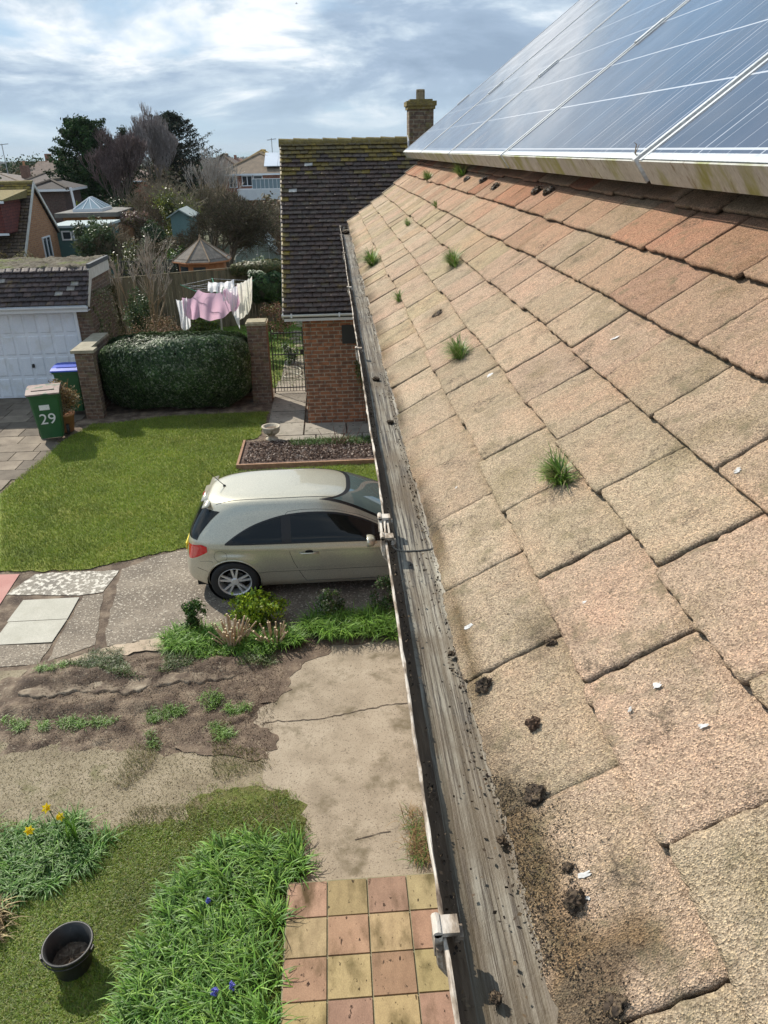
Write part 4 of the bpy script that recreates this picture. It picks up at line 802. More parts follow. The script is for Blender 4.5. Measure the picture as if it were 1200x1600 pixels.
def local_panel():
    """built flat: x along the eaves, y up the slope, z out of the glass"""
    fw = .020; hh = .086; Wd = PW-.040
    mb = MB(); mb.box(0, fw, .0, PL, -hh, 0); mb.box(Wd-fw, Wd, .0, PL, -hh, 0); mb.box(fw, Wd-fw, PL-fw, PL, -hh, -.0008); mb.box(fw, Wd-fw, .0065, .024, -hh, -.001); r = mb.build('solar_panel', alu, None, uv=False)
    mb = MB(); mb.box(.0015, Wd-.0015, -.002, .0045, -hh-.002, -.004); mb.build('frame_face', algae, r, uv=False)
    mb = MB(); vs = [(fw, .024, -.003), (Wd-fw, .024, -.003), (Wd-fw, PL-fw, -.003), (fw, PL-fw, -.003)]; mb.add(vs, [(0, 1, 2, 3)]); o = mb.build('glass', pg, r, uv=False)
    uvl = o.data.uv_layers.new(name='UVMap'); c = [(v[0]-fw, v[1]-.024-.030) for v in vs]
    for li, l in enumerate(o.data.loops): uvl.data[li].uv = c[l.vertex_index]
    if o.data.polygons[0].normal.z < 0: o.data.flip_normals()
    mb = MB(); mb.box(fw, Wd-fw, .0245, .036, -.0028, -.0018); mb.build('white_border', plain('backsheet', (.56, .58, .60), .3), r, uv=False)
    for cy_ in (.90, 2.9): mb = MB(); mb.box(-.0395, -.0005, cy_, cy_+.18, -.006, .0085); mb.build('clamp', alu, r, uv=False)
    mb = MB(); mb.box(.1, Wd-.1, .3, PL-.3, -hh+.012, -hh+.016); mb.build('back_sheet', dark, r, uv=False)
    return r
p0 = local_panel(); jy = [11.05-PW*k for k in range(0, 7)]
LBL = ['solar panel at the far left end of the row with a bright green algae edge', 'second solar panel from the far end of the row', 'third solar panel from the far end, with a round speck by its lower corner',
       'fourth solar panel from the far end, reflecting blue sky', 'solar panel at the right edge of the photo', 'solar panel hidden beyond the right edge of the photo']
# local axes: x -> -Y (towards camera), y -> up slope, z -> outward
up = Vector((math.cos(AP), 0, math.sin(AP))); nn = Vector((-math.sin(AP), 0, math.cos(AP))); xx = Vector((0, -1, 0))
Mp = Matrix((xx, up, nn)).transposed(); S0 = 1.110
if Mp.determinant() < 0: print('MIRROR')
for i in range(5):
    o = p0 if i == 0 else copy_tree(p0); o['label'] = LBL[i]; o.parent = house
    o.matrix_local = Matrix.Translation(onp(jy[i], S0)-house.location) @ Mp.to_4x4()
mb = MB()
for s in (1.9, 3.9):
    a = onp(11.0, s, -.1); mb.box(a.x-.02, a.x+.02, .35, 10.5, a.z-.03, a.z)
o = mb.build('mounting_rail', alu, house)
r = thing('twig', onp(2.62, 1.14, .01), 'dry curled twig caught at the lower corner between two solar panels', 'twig'); g = G(3); segs = []; p = np.array(onp(2.66, 1.13, .006))
for k in range(5):
    q = p.copy(); d = np.array([g.normal()*.5, -1, .5+g.normal()*.4]); 
    for j in range(4): q2 = q+d/np.linalg.norm(d)*.012; segs.append((q.copy(), q2, .0014, .001)); q = q2; d = d+g.normal(size=3)*.5
V, F, k = sprig_tubes(segs, 5); npmesh('stem', V, F, np.tile((.30, .24, .17), (len(V), 1)), twig, r)
# pebbles of moss fallen under the panels
for i, (y, s) in enumerate([(6.3, 1.06), (5.7, 1.08), (5.15, 1.05), (4.2, 1.08), (4.0, 1.09)]):
    clod('moss_clod', on_roof(y, s, .02), .03, 260+i, ['dark moss clod furthest left below the panels', 'second dark moss clod from the left below the panels', 'dark moss clod with a pale top in the middle below the panels', 'pale topped moss clod right of the middle below the panels', 'small pale moss clod at the right below the panels'][i], CG, MC+[(.35, .33, .30)], .5, RN, .5)
# ================================================================ BRICK HOUSE BEHIND (wing with mossy roof)
def slopeframe(x0, y0, z0, ang, ydir=1):      # courses run along X, climbing towards +Y
    ca, sa = math.cos(ang), math.sin(ang); return lambda u, s, h: (x0+u, y0+ydir*(s*ca-h*sa), z0+s*sa+h*ca)
tile_b = mat('clay_plain_tile', [(.3, (.55, .55, .55)), (.7, (1.2, 1.17, 1.15))], 10, vc=True, bump=.9, bscale=45, bdist=.008, spots=((1.9, 1.9, 1.8), 16, .64, .70), spot2=((1.5, 1.45, .7), 5, .56, .70), rough=.62)
tile_r = mat('plain_roof', [(.3, (.7, .7, .7)), (.7, (1.15, 1.12, 1.1))], 3, vc=True, bump=.5, bscale=20, bdist=.01)
wht = mat('white_plastic', [(.3, (.70, .72, .74)), (.7, (.80, .81, .82))], 4, rough=.4, bump=.05)
brick_w = brickmat('multi_brick', (.40, .155, .07), (.21, .095, .055), (.36, .30, .22), dk=.4)
brick_p = brickmat('pier_brick', (.20, .12, .08), (.12, .08, .06), (.24, .20, .15), dk=.5, lichen=(.14, .12, .06))
brick_o = brickmat('orange_brick', (.46, .22, .10), (.36, .16, .075), (.36, .26, .17), dk=.2)
bh = thing('brick_house', (1.3, 17.4, 0), 'neighbouring brick house with dark mossy tiled roof and chimney, behind the gutter', 'house')
YE, ZE, YRg, ZRg = 14.50, 2.27, 17.42, 5.19; an = math.atan2(ZRg-ZE, YRg-YE); sl_ = math.hypot(ZRg-ZE, YRg-YE)
g = G(70)
def bcol(x, s, c):
    b = np.array([(.105, .072, .058), (.090, .062, .052), (.118, .080, .064), (.085, .062, .052), (.11, .085, .068)][g.integers(0, 5)])*g.uniform(.88, 1.12)
    d = sl_-s; p = max(0, 1.15-d/.95)
    if x < .16: p = max(p, .45)
    if g.random() < p*1.15: b = np.array([(.20, .145, .04), (.17, .13, .05), (.23, .165, .035), (.15, .115, .055)][g.integers(0, 4)])*g.uniform(.7, 1.1)
    if g.random() < .008: b = np.array((.55, .54, .50))
    return b
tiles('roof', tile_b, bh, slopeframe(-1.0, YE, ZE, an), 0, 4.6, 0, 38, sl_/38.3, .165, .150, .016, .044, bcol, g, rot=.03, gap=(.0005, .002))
mb = MB(); mb.prism([(YE+.02, ZE-.01), (YRg, ZRg-.03), (YRg+2.9, ZE-.01), (YRg+2.9, ZE-.10), (YRg, ZRg-.14), (YE+.02, ZE-.10)], 0, -.985, 3.58); mb.build('roof_deck', under, bh)
mb = MB(); mb.prism([(YRg, ZRg+.02), (YRg+2.95, ZE+.0), (YRg+2.95, ZE-.005), (YRg, ZRg)], 0, -1.0, 3.6); mb.build('rear_slope', rear, bh)
mb = MB(); x = -1.02; g = G(71); rm = mat('mossy_ridge', [(.35, (.15, .12, .055)), (.55, (.22, .17, .05)), (.7, (.22, .19, .13))], 12, bump=1, bscale=40, bdist=.02)
while x < 3.5: mb.tube([(x, YRg, ZRg-.015+g.uniform(-.006, .006)), (x+.295, YRg, ZRg-.03+g.uniform(-.006, .006))], .085, 12); x += .30
mb.build('ridge_tile', rm, bh, smooth=False)
mb = MB(); mb.prism([(YE, ZE-.03), (YRg, ZRg-.045), (YRg+2.9, ZE-.03), (YRg+2.9, ZE-.13), (YRg, ZRg-.17), (YE+.05, ZE-.13)], 0, -1.008, -.988); mb.build('bargeboard', fas, bh)
mb = MB(); mb.box(-.98, 3.5, YE+.05, YE+.075, ZE-.16, ZE-.02); mb.box(-.98, 3.5, YE+.075, 14.72, ZE-.16, ZE-.145); mb.build('fascia', wht, bh)
mb = MB(); sec = [(math.cos(t)*.055, math.sin(t)*.055) for t in np.linspace(math.pi, 2*math.pi, 10)]; sec = sec+[(a*.9, b*.9) for a, b in reversed(sec)]
mb.prism([(YE-.008+a, ZE-.015+b) for a, b in sec], 0, -1.02, 3.5)
for xx_ in (-.85, .05, .95): mb.box(xx_, xx_+.03, YE-.069, YE+.05, ZE-.075, ZE-.01)
mb.build('gutter', wht, bh, uv=False)
mb = MB(); mb.box(-.65, 3.4, 14.72, 20.0, 0, ZE-.10); mb.prism([(14.75, ZE-.1), (20.0, ZE-.1), (YRg, ZRg-.15)], 0, -.645, 3.395); mb.build('wall', brick_w, bh)
blackp = plain('black_paint', (.02, .02, .02), .5)
mb = MB(); mb.box(.10, .42, 14.700, 14.7195, 1.62, 1.98); mb.build('vent_grille', blackp, bh, uv=False)
mb = MB(); CX0, CX1 = 1.66, 2.16; brick_c = brickmat('chimney_brick', (.20, .13, .08), (.13, .09, .065), (.24, .21, .15), dk=.6, lichen=(.17, .15, .05))
mb.box(CX0, CX1, 17.22, 17.72, ZRg-.6, 5.74); ch = mb.build('chimney', brick_c, bh)
mb = MB(); mb.box(CX0-.03, CX1+.03, 17.19, 17.75, 5.74, 5.80); mb.box(CX0-.055, CX1+.055, 17.165, 17.775, 5.80, 5.885); mb.box(CX0+.02, CX1-.02, 17.24, 17.70, 5.885, 5.92); mb.build('cap', rm, ch, uv=False)
mb = MB()
mb.lathe([(.085, 0), (.078, .04), (.072, .16), (.085, .17), (.088, .20), (.06, .205), (.055, .1)], 14, (1.915, 17.45, 5.90))
for k in range(10): a = k*.628; mb.box(-.008, .008, -.006, .006, 0, .17, M=Matrix.Translation((1.915+.08*math.cos(a), 17.45+.08*math.sin(a), 5.91)))
mb.build('pot', mat('mossy_pot', [(.3, (.22, .18, .12)), (.7, (.34, .28, .18))], 20, bump=.6), ch, smooth=False, uv=False)
mb = MB(); mb.prism([(YRg-.30, ZRg-.30), (YRg-.26, ZRg-.02), (YRg+.05, ZRg+.09), (YRg+.05, ZRg-.2)], 0, CX0-.03, CX0-.005); mb.build('flashing', plain('lead_sheet', (.42, .44, .47), .5), ch, uv=False)
# ivy on the wing wall near the gutter
bush('wall_creeper', (.50, 14.55, 1.35), (.20, .10, .75), 900, .06, [(.16, .17, .05), (.26, .22, .10), (.08, .13, .03)], 77, 'thin creeper climbing the brick wall beside the gutter', 'creeper', nclump=16, stems=5, shell=.3)
# ================================================================ GATE, PIER, LOW WALL
r = thing('brick_pier', (-1.68, 16.45, 0), 'tall brick gate pier with a mossy top at the right end of the hedge', 'gate pier')
mb = MB(); mb.box(-1.90, -1.49, 16.25, 16.68, 0, 1.70); mb.build('shaft', brick_p, r); mb = MB(); mb.box(-1.92, -1.47, 16.23, 16.70, 1.70, 1.755); mb.box(-1.89, -1.50, 16.26, 16.67, 1.755, 1.775); mb.build('cap', mat('lichen_cap', [(.3, (.22, .19, .11)), (.7, (.40, .36, .25))], 12, bump=.7), r, uv=False)
iron = plain('black_iron', (.025, .023, .022), .45, bump=.3)
r = thing('garden_gate', (-1.12, 16.9, 0), 'black iron bar gate between the brick pier and the brick house', 'gate')
mb = MB()
for z in (.14, .90, 1.38): mb.box(-1.46, -.76, 16.89, 16.91, z, z+.022)
mb.box(-1.468, -1.446, 16.888, 16.912, .03, 1.52); mb.box(-.775, -.75, 16.888, 16.912, .03, 1.52); mb.build('rail', iron, r, uv=False)
mb = MB()
for k in range(1, 10): x = -1.457+k*.0692; mb.tube([(x, 16.90, .06), (x, 16.90, 1.46-.06*abs(k-5)/5)], .0065, 6)
mb.build('bar', iron, r, uv=False); mb = MB(); mb.box(-.83, -.75, 16.865, 16.885, .92, 1.02); mb.build('latch', iron, r, uv=False)
r = thing('gate_post', (-.70, 16.7, 0), 'thin black post and downpipe at the corner of the brick house beside the gate', 'post'); mb = MB(); mb.tube([(-.70, 16.6, 0.03), (-.70, 16.6, 1.0)], .022, 8); mb.box(-.73, -.66, 16.57, 16.63, .85, .98); mb.build('shaft', iron, r, uv=False)
cop = mat('wall_coping', [(.3, (.24, .21, .15)), (.7, (.38, .34, .25))], 8, bump=.6)
r = thing('low_brick_wall', (-5.2, 16.2, 0), 'low brick garden wall with stone coping running from the garage corner to the hedge', 'garden wall')
mb = MB(); mb.box(-5.33, -4.97, 15.57, 15.79, 0, 1.40); mb.box(-5.33, -5.11, 15.79, 17.2, 0, 1.40); mb.box(-4.97, -1.9, 16.9, 17.05, 0, .9); mb.build('wall', brick_p, r)
mb = MB(); mb.box(-5.39, -4.93, 15.53, 15.83, 1.40, 1.46); mb.box(-5.39, -5.06, 15.83, 17.2, 1.40, 1.458); mb.build('coping', cop, r, uv=False)
# hedge: big clipped laurel-like mass
def hedge(name, x0, x1, y0, y1, z1, n, size, cols, seed, label, z0=.05, rnd=.35, m=None, lump=.08, group=None, core=True, cat='hedge'):
    g = G(seed); zb = float(zg((x0+x1)/2, (y0+y1)/2)); r = thing(name, ((x0+x1)/2, (y0+y1)/2, zb), label, cat, group)
    u = g.normal(size=(n, 3)); ex = 5.0; u = u/np.power((np.abs(u)**ex).sum(1), 1/ex)[:, None]; u = u*(1-np.abs(g.normal(size=n))*.035)[:, None]
    c = np.array([(x0+x1)/2, (y0+y1)/2, (z0+z1)/2]); e = np.array([(x1-x0)/2, (y1-y0)/2, (z1-z0)/2]); P = c+u*e
    lm = smn(P[:, 0]*1.0+P[:, 2]*.7, P[:, 1]+P[:, 2]*.5, 5.5, seed); lm2 = smn(P[:, 0]+P[:, 2]*.4, P[:, 1]-P[:, 2], 16, seed+1)
    P = P+u*(lm[:, None]*lump+lm2[:, None]*lump*.4); P[:, 2] = np.maximum(P[:, 2], zb+.03)
    V, F, C = leaves(P, size, pal(n, cols, g, .35)*(1+.2*lm2)[:, None].clip(.5, 1.5), .55, u+g.normal(size=u.shape)*.5, 1.3, seed); npmesh('foliage', V, F, C, m or leaf_gloss, r)
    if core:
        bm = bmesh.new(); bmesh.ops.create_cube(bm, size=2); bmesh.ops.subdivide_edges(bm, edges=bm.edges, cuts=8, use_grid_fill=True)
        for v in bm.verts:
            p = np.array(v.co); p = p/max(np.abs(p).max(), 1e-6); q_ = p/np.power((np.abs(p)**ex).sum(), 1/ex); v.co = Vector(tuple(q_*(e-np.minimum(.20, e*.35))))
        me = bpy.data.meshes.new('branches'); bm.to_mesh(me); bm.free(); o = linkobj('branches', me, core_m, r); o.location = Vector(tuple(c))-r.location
    return r
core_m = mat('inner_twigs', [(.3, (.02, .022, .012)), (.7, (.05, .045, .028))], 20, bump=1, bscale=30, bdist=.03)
HD = [(.032, .065, .020), (.05, .09, .028), (.075, .125, .038), (.024, .048, .018), (.20, .23, .15)]
hedge('clipped_hedge', -5.02, -1.88, 15.75, 17.15, 1.50, 75000, .068, HD, 5, 'big dark clipped hedge with glossy leaves between the low wall and the gate pier', lump=.025)
# ================================================================ GARAGE
gr_ = thing('garage', (-8.5, 18, 0), 'white doored brick garage with dark tiled front slope and mossy flat top', 'garage')
GY, GX = 17.22, -5.36; mb = MB(); mb.box(-12.2, -7.9+.0, GY, GY+.2, 0, 2.0); mb.box(-5.70+.03, GX, GY, GY+.2, 0, 2.0); mb.box(GX-.2, GX, GY+.2, 18.9, 0, 2.55); mb.box(-12.2, -12, GY+.2, 18.9, 0, 2.55); mb.box(-12.2, GX, 18.9, 19.08, 0, 2.55)
mb.prism([(17.22, 2.0), (17.62, 2.56), (19.0, 2.56), (19.0, 2.0)], 0, GX-.2, GX+.001); mb.build('wall', brick_p, gr_)
g = G(80)
def gcol(x, s, c):
    b = np.array([(.085, .062, .060), (.065, .050, .050), (.11, .078, .07)][g.integers(0, 3)])*g.uniform(.7, 1.25)
    if g.random() < .05: b = np.array((.34, .32, .29))
    return b
ga = math.atan2(2.80-2.10, 17.58-16.98); gl = math.hypot(.70, .60)
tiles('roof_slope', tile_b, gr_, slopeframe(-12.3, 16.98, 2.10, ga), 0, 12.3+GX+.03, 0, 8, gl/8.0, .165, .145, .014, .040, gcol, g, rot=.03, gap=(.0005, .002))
mb = MB(); mb.prism([(17.0, 2.08), (17.60, 2.785), (17.60, 2.6), (17.2, 2.05)], 0, -12.28, GX+.02); mb.build('roof_deck', under, gr_)
mossy = mat('mossy_felt', [(.3, (.055, .045, .028)), (.5, (.095, .078, .05)), (.7, (.14, .12, .085))], 5, bump=1, bscale=26, bdist=.03, spots=((.12, .14, .03), 2, .52, .66))
n1, n2 = 150, 36; X, Y = np.meshgrid(np.linspace(-12.3, GX-.02, n1), np.linspace(17.56, 19.12, n2)); Z = 2.83+.018*smn(X, Y, 14, 3)+.012*G(2).normal(size=X.shape)+.03*(Y-17.56)/1.6-.05*(Y < 17.6)
V = np.stack([X, Y, Z], -1).reshape(-1, 3); I = np.arange(n1*n2).reshape(n2, n1); npmesh('flat_roof', V, np.stack([I[:-1, :-1], I[:-1, 1:], I[1:, 1:], I[1:, :-1]], -1).reshape(-1, 4), np.ones((len(V), 3)), mossy, gr_)
dkedge = plain('dark_edge', (.07, .075, .08), .6)
mb = MB(); mb.box(-12.3, GX-.03, 17.60, 19.12, 2.56, 2.80); mb.box(GX-.03, GX+.045, 17.56, 19.12, 2.785, 2.875); mb.build('roof_edge', dkedge, gr_, uv=False)
mb = MB(); mb.box(GX+.003, GX+.035, 17.50, 19.08, 2.56, 2.783); mb.prism([(17.02, 2.09), (17.10, 2.04), (17.64, 2.60), (17.54, 2.76)], 0, GX+.004, GX+.032); mb.build('bargeboard', fas, gr_, uv=False)
mb = MB(); mb.prism([(16.965+a, 2.085+b) for a, b in sec], 0, -12.3, GX+.02); mb.build('gutter', wht, gr_, uv=False)
mb = MB(); mb.box(-12.2, GX, 17.00, 17.025, 1.96, 2.10); mb.box(-12.2, GX, 17.025, GY, 1.965, 1.98); mb.build('fascia', wht, gr_, uv=False)
door = mat('garage_door_paint', [(.3, (.70, .73, .78)), (.7, (.82, .84, .88))], 3, rough=.35, bump=.05, spots=((.60, .60, .56), 2, .52, .75)); dx1 = -5.73; dw = 2.24
mb = MB(); mb.box(dx1, dx1+.06, GY-.03, GY+.1, .0, 2.0); mb.box(dx1-dw-.06, dx1-dw, GY-.03, GY+.1, 0, 2.0); mb.box(dx1-dw, dx1, GY-.03, GY+.1, 1.93, 2.0); mb.build('door_frame', wht, gr_, uv=False)
mb = MB(); mb.box(dx1-dw+.005, dx1-.005, GY+.03, GY+.06, .03, 1.925)
cw, rh_ = dw/8, 1.90/4
for i in range(8):
    for j in range(4):
        x0, z0 = dx1-dw+i*cw+.025, .03+j*rh_+.03; x1, z1 = x0+cw-.05, z0+rh_-.06; y = GY+.03
        o_ = [(x0, y, z0), (x1, y, z0), (x1, y, z1), (x0, y, z1)]; i1 = [(x0+.02, y-.012, z0+.02), (x1-.02, y-.012, z0+.02), (x1-.02, y-.012, z1-.02), (x0+.02, y-.012, z1-.02)]
        i0 = [(x0, y-.001, z0), (x1, y-.001, z0), (x1, y-.001, z1), (x0, y-.001, z1)]
        mb.add(i0+i1, [(0, 1, 5, 4), (1, 2, 6, 5), (2, 3, 7, 6), (3, 0, 4, 7), (4, 5, 6, 7)])
dd = mb.build('door', door, gr_, uv=False); mb = MB(); mb.box(-6.86, -6.82, GY-.02, GY+.03, .72, .80); mb.build('handle', blackp, dd, uv=False)
mb = MB(); mb.box(-12.2, -7.98, GY-.002, GY+.0, 0, .01); 
# creeper on the garage side wall
hedge('wall_ivy', -5.34, -5.10, 17.3, 18.95, 2.3, 3600, .05, [(.16, .14, .08), (.11, .12, .05), (.22, .18, .11), (.07, .09, .03)], 8, 'dry creeper covering the side wall of the garage', lump=.05, core=False, m=leaf_dull, cat='creeper')
# ================================================================ BINS AND POT
def wheelie(x, y, rz, body, lid, label, number=False):
    r = thing('wheelie_bin', (x, y, .02), label, 'wheelie bin'); mb = MB(); sec_ = []
    for z, wx, wy, yo in ((.10, .20, .21, .02), (.5, .235, .25, .01), (.93, .262, .285, 0), (.94, .285, .31, 0), (.985, .288, .313, 0)):
        sec_.append([(-wx+.03, -wy+yo, z), (wx-.03, -wy+yo, z), (wx, -wy+.03+yo, z), (wx, wy-.03+yo, z), (wx-.03, wy+yo, z), (-wx+.03, wy+yo, z), (-wx, wy-.03+yo, z), (-wx, -wy+.03+yo, z)])
    vs = [v for s_ in sec_ for v in s_]; fs = [(i*8+k, i*8+(k+1) % 8, (i+1)*8+(k+1) % 8, (i+1)*8+k) for i in range(4) for k in range(8)]+[tuple(range(8))]; mb.add(vs, fs); 
    mb.build('body', body, r, world=False, uv=False)
    mb = MB(); prof_ = [(-.335, .985), (-.33, 1.01), (-.2, 1.04), (0, 1.05), (.2, 1.045), (.33, 1.02), (.34, .988)]; mb.prism(prof_, 0, -.295, .295)
    mb.box(-.20, .20, -.20, .10, 1.045, 1.052); mb.tube([(-.26, .36, 1.0), (.26, .36, 1.0)], .018, 8); mb.box(-.26, -.23, .30, .37, .97, 1.01); mb.box(.23, .26, .30, .37, .97, 1.01); mb.build('lid', lid, r, world=False, uv=False)
    for sx_ in (-.27, .24):
        mb = MB(); mb.tube([(sx_, .26, .10), (sx_+.045, .26, .10)], .10, 20); mb.build('wheel', blk, r, world=False, uv=False)
    if number:
        mb = MB(); mb.box(-.11, .07, -.003, .003, 0, .10, M=Matrix.Translation((0, -.263, .68)) @ Matrix.Rotation(R(6.4), 4, 'X')); mb.build('label_patch', wht, r, world=False, uv=False)
        cu = bpy.data.curves.new('house_number', 'FONT'); cu.body = '29'; cu.size = .30; cu.extrude = .002; cu.align_x = 'CENTER'; tmp = bpy.data.objects.new('t', cu); COL.objects.link(tmp)
        dg = bpy.context.evaluated_depsgraph_get(); me = bpy.data.meshes.new_from_object(tmp.evaluated_get(dg)); bpy.data.objects.remove(tmp)
        o = linkobj('house_number', me, wht, r); o.rotation_euler = (R(96.4), 0, 0); o.location = (.0, -.2395, .40)
    r.rotation_euler = (0, 0, rz); return r
gp = mat('bin_green', [(.3, (.016, .085, .030)), (.7, (.022, .11, .04))], 6, rough=.45, bump=.1, bscale=200); gp2 = mat('bin_lid_faded', [(.35, (.20, .13, .11)), (.7, (.30, .22, .19))], 7, rough=.6, bump=.3, spots=((.05, .09, .05), 5, .55, .6))
bl = mat('bin_blue', [(.3, (.02, .06, .42)), (.7, (.03, .08, .52))], 6, rough=.4, bump=.1)
wheelie(-5.60, 14.32, R(14), gp, gp2, 'green wheelie bin with faded brown lid and large white 29 on its front', True)
wheelie(-5.63, 15.98, R(2), gp, bl, 'green wheelie bin with bright blue lid, half hidden behind the potted plant')
terra = mat('terracotta', [(.3, (.40, .19, .09)), (.7, (.52, .27, .14))], 8, bump=.4)
r = thing('potted_plant', (-5.50, 14.95, .02), 'withered brown plant in a terracotta pot between the two bins', 'potted plant'); mb = MB(); mb.lathe([(0, 0), (.13, 0), (.185, .33), (.20, .33), (.205, .38), (.185, .38), (.17, .33), (0, .32)], 28, (-5.50, 14.83, .02)); mb.build('pot', terra, r, smooth=True, uv=False)
g = G(9); P, nr, tone = clumpcloud(3000, (.33, .30, .36), (-5.50, 14.83, .70), 36, .4, g, .6); V, F, C = leaves(P, .06, pal(3000, [(.34, .21, .09), (.42, .29, .14), (.22, .14, .07), (.48, .41, .28)], g, .3)*tone[:, None], .35, None, 1, 3); npmesh('foliage', V, F, C, leaf_dull, r)
segs = [(np.array([-5.5, 14.83, .35]), np.array([-5.5+g.normal()*.17, 14.83+g.normal()*.15, g.uniform(.7, 1.08)]), .008, .003) for k in range(22)]; V, F, k = sprig_tubes(segs, 4); npmesh('stem', V, F, np.tile((.22, .14, .08), (len(V), 1)), twig, r)
# ================================================================ FENCE (timber close board)
fm = mat('weathered_board', [(.3, (.70, .68, .62)), (.7, (1.15, 1.12, 1.0))], 5, vc=True, bump=.6, bscale=40, bdist=.004, stretch=(1, 1, .25), spots=((.10, .12, .05), 3, .56, .7))
fr = thing('timber_fence', (-3.5, 24.5, 0), 'weathered close board timber fence behind the washing line', 'fence'); g = G(12)
fa, fb = Vector((-6.6, 22.9, 0)), Vector((-.9, 25.6, 0)); ln = (fb-fa).length; du = (fb-fa).normalized(); fq = Matrix.Rotation(math.atan2(du.y, du.x), 4, 'Z'); mb = MB(); x = 0
while x < ln:
    c = g.uniform(.7, 1.15); mb.box(x, x+.105, g.uniform(0, .006), .018, .02, 1.76+g.uniform(-.012, .012), 0, tuple(np.array((.155, .135, .090))*c), Matrix.Translation(fa) @ fq); x += .112
mb.build('boards', fm, fr, uv=False); mb = MB(); mb.box(0, ln, -.01, .035, 1.775, 1.80, 0, (.20, .17, .11), Matrix.Translation(fa) @ fq); mb.build('capping', fm, fr, uv=False)
for k in range(4): mb = MB(); mb.box(k*2.0, k*2.0+.09, .02, .11, 0, 1.72, 0, (.14, .12, .08), Matrix.Translation(fa) @ fq); mb.build('post', fm, fr, uv=False)
IV = [(.025, .06, .02), (.04, .085, .025), (.06, .11, .03)]
hedge('fence_ivy', -3.2, -1.0, 24.35, 25.15, 1.93, 5000, .09, [(.09, .10, .03), (.06, .08, .025), (.14, .12, .05)], 14, 'ragged ivy growing along the top of the right end of the timber fence', z0=1.55, lump=.04, core=False, cat='ivy')
hedge('ivy_mound', -2.55, -1.55, 24.0, 24.6, 1.62, 4500, .09, IV, 15, 'dark green ivy mound hanging on the fence by the brick house', z0=.75, lump=.08, core=True, cat='ivy')
DRY = [(.30, .22, .13), (.22, .15, .09), (.16, .13, .06), (.36, .22, .15)]
bush('dry_shrub', (-1.85, 22.6, .55), (.60, .4, .50), 1500, .08, [(.34, .20, .14), (.26, .15, .10), (.14, .15, .05)], 16, 'pinkish brown dead flowered shrub below the ivy mound', nclump=24, m=leaf_dull)
bush('dry_shrub', (-5.0, 21.6, .45), (.8, .7, .5), 2400, .07, DRY, 17, 'straw coloured dead shrub between the hedge and the bare shrub', nclump=40, m=leaf_dull, stems=20)
bush('dry_shrub', (-4.55, 19.0, .55), (1.1, .7, .85), 5200, .055, DRY+[(.42, .30, .20)], 18, 'wide pale brown mass of dead stems just behind the clipped hedge', nclump=70, m=leaf_dull, stems=60, sc=(.30, .22, .16), ar=.3)
bush('green_shrub', (-2.3, 21.5, .25), (.9, .35, .28), 1800, .07, [(.06, .16, .03), (.09, .20, .04)], 19, 'low bright green plants at the back of the lawn under the fence', nclump=30)
bush('green_shrub', (-1.2, 19.4, .35), (.22, .25, .35), 800, .06, [(.06, .16, .03), (.09, .20, .04), (.45, .45, .40)], 20, 'small green and white plant seen through the iron gate', nclump=14)
bush('green_shrub', (-3.9, 22.8, .5), (.55, .3, .5), 1500, .08, [(.10, .16, .03), (.16, .20, .04), (.07, .12, .03)], 21, 'yellowish green shrub at the foot of the fence left of the washing', nclump=22)
bush('ivy_shrub', (-5.15, 20.3, 1.0), (.35, .5, 1.0), 3600, .06, IV+[(.10, .14, .05)], 22, 'upright ivy covered stump at the garage corner', nclump=40)
# hose on the path beyond the gate
mb = MB(); pts = []
for k in range(60): t = k/59; a = t*9; pts.append((-1.12+.24*math.cos(a)*(1-.2*t), 18.0+.35*math.sin(a)+t*.8, .05+.004*k/10)); 
mb.tube(pts, .012, 6); tag(mb.build('garden_hose', plain('hose_plastic', (.62, .60, .48), .4), uv=False), 'pale coiled garden hose on the path behind the iron gate', 'hose')
# ================================================================ ROTARY LINE AND WASHING
WK = .87
def wq(p): return (p[0]*WK, p[1]*WK, H-(H-p[2])*WK)
r = thing('rotary_clothes_line', (-3.15, 21.05, 0), 'green armed rotary clothes line standing on the back lawn', 'clothes line'); grn = plain('green_plastic', (.10, .38, .22), .5); galv = plain('grey_tube', (.38, .40, .42), .4, .3)
mb = MB(); mb.tube([(-3.15, 21.05, 0), wq((-3.56, 24.2, 1.30))], .022, 8); mb.build('pole', galv, r, uv=False)
tops = []
for a in (15, 105, 195, 285):
    mb = MB(); e = Vector(wq((-3.58+1.12*math.cos(R(a)), 24.2+.95*math.sin(R(a)), 1.42))); mb.tube([wq((-3.57, 24.2, .85)), e], .011, 6); mb.build('arm', grn, r, uv=False); tops.append(e)
mb = MB()
for f in (.97, .8, .62):
    c = Vector(wq((-3.57, 24.2, .9))); ps = [c+(e-c)*f for e in tops]
    for i in range(4): mb.tube([ps[i], ps[(i+1) % 4]], .003, 4)
mb.build('line', wht, r, uv=False)
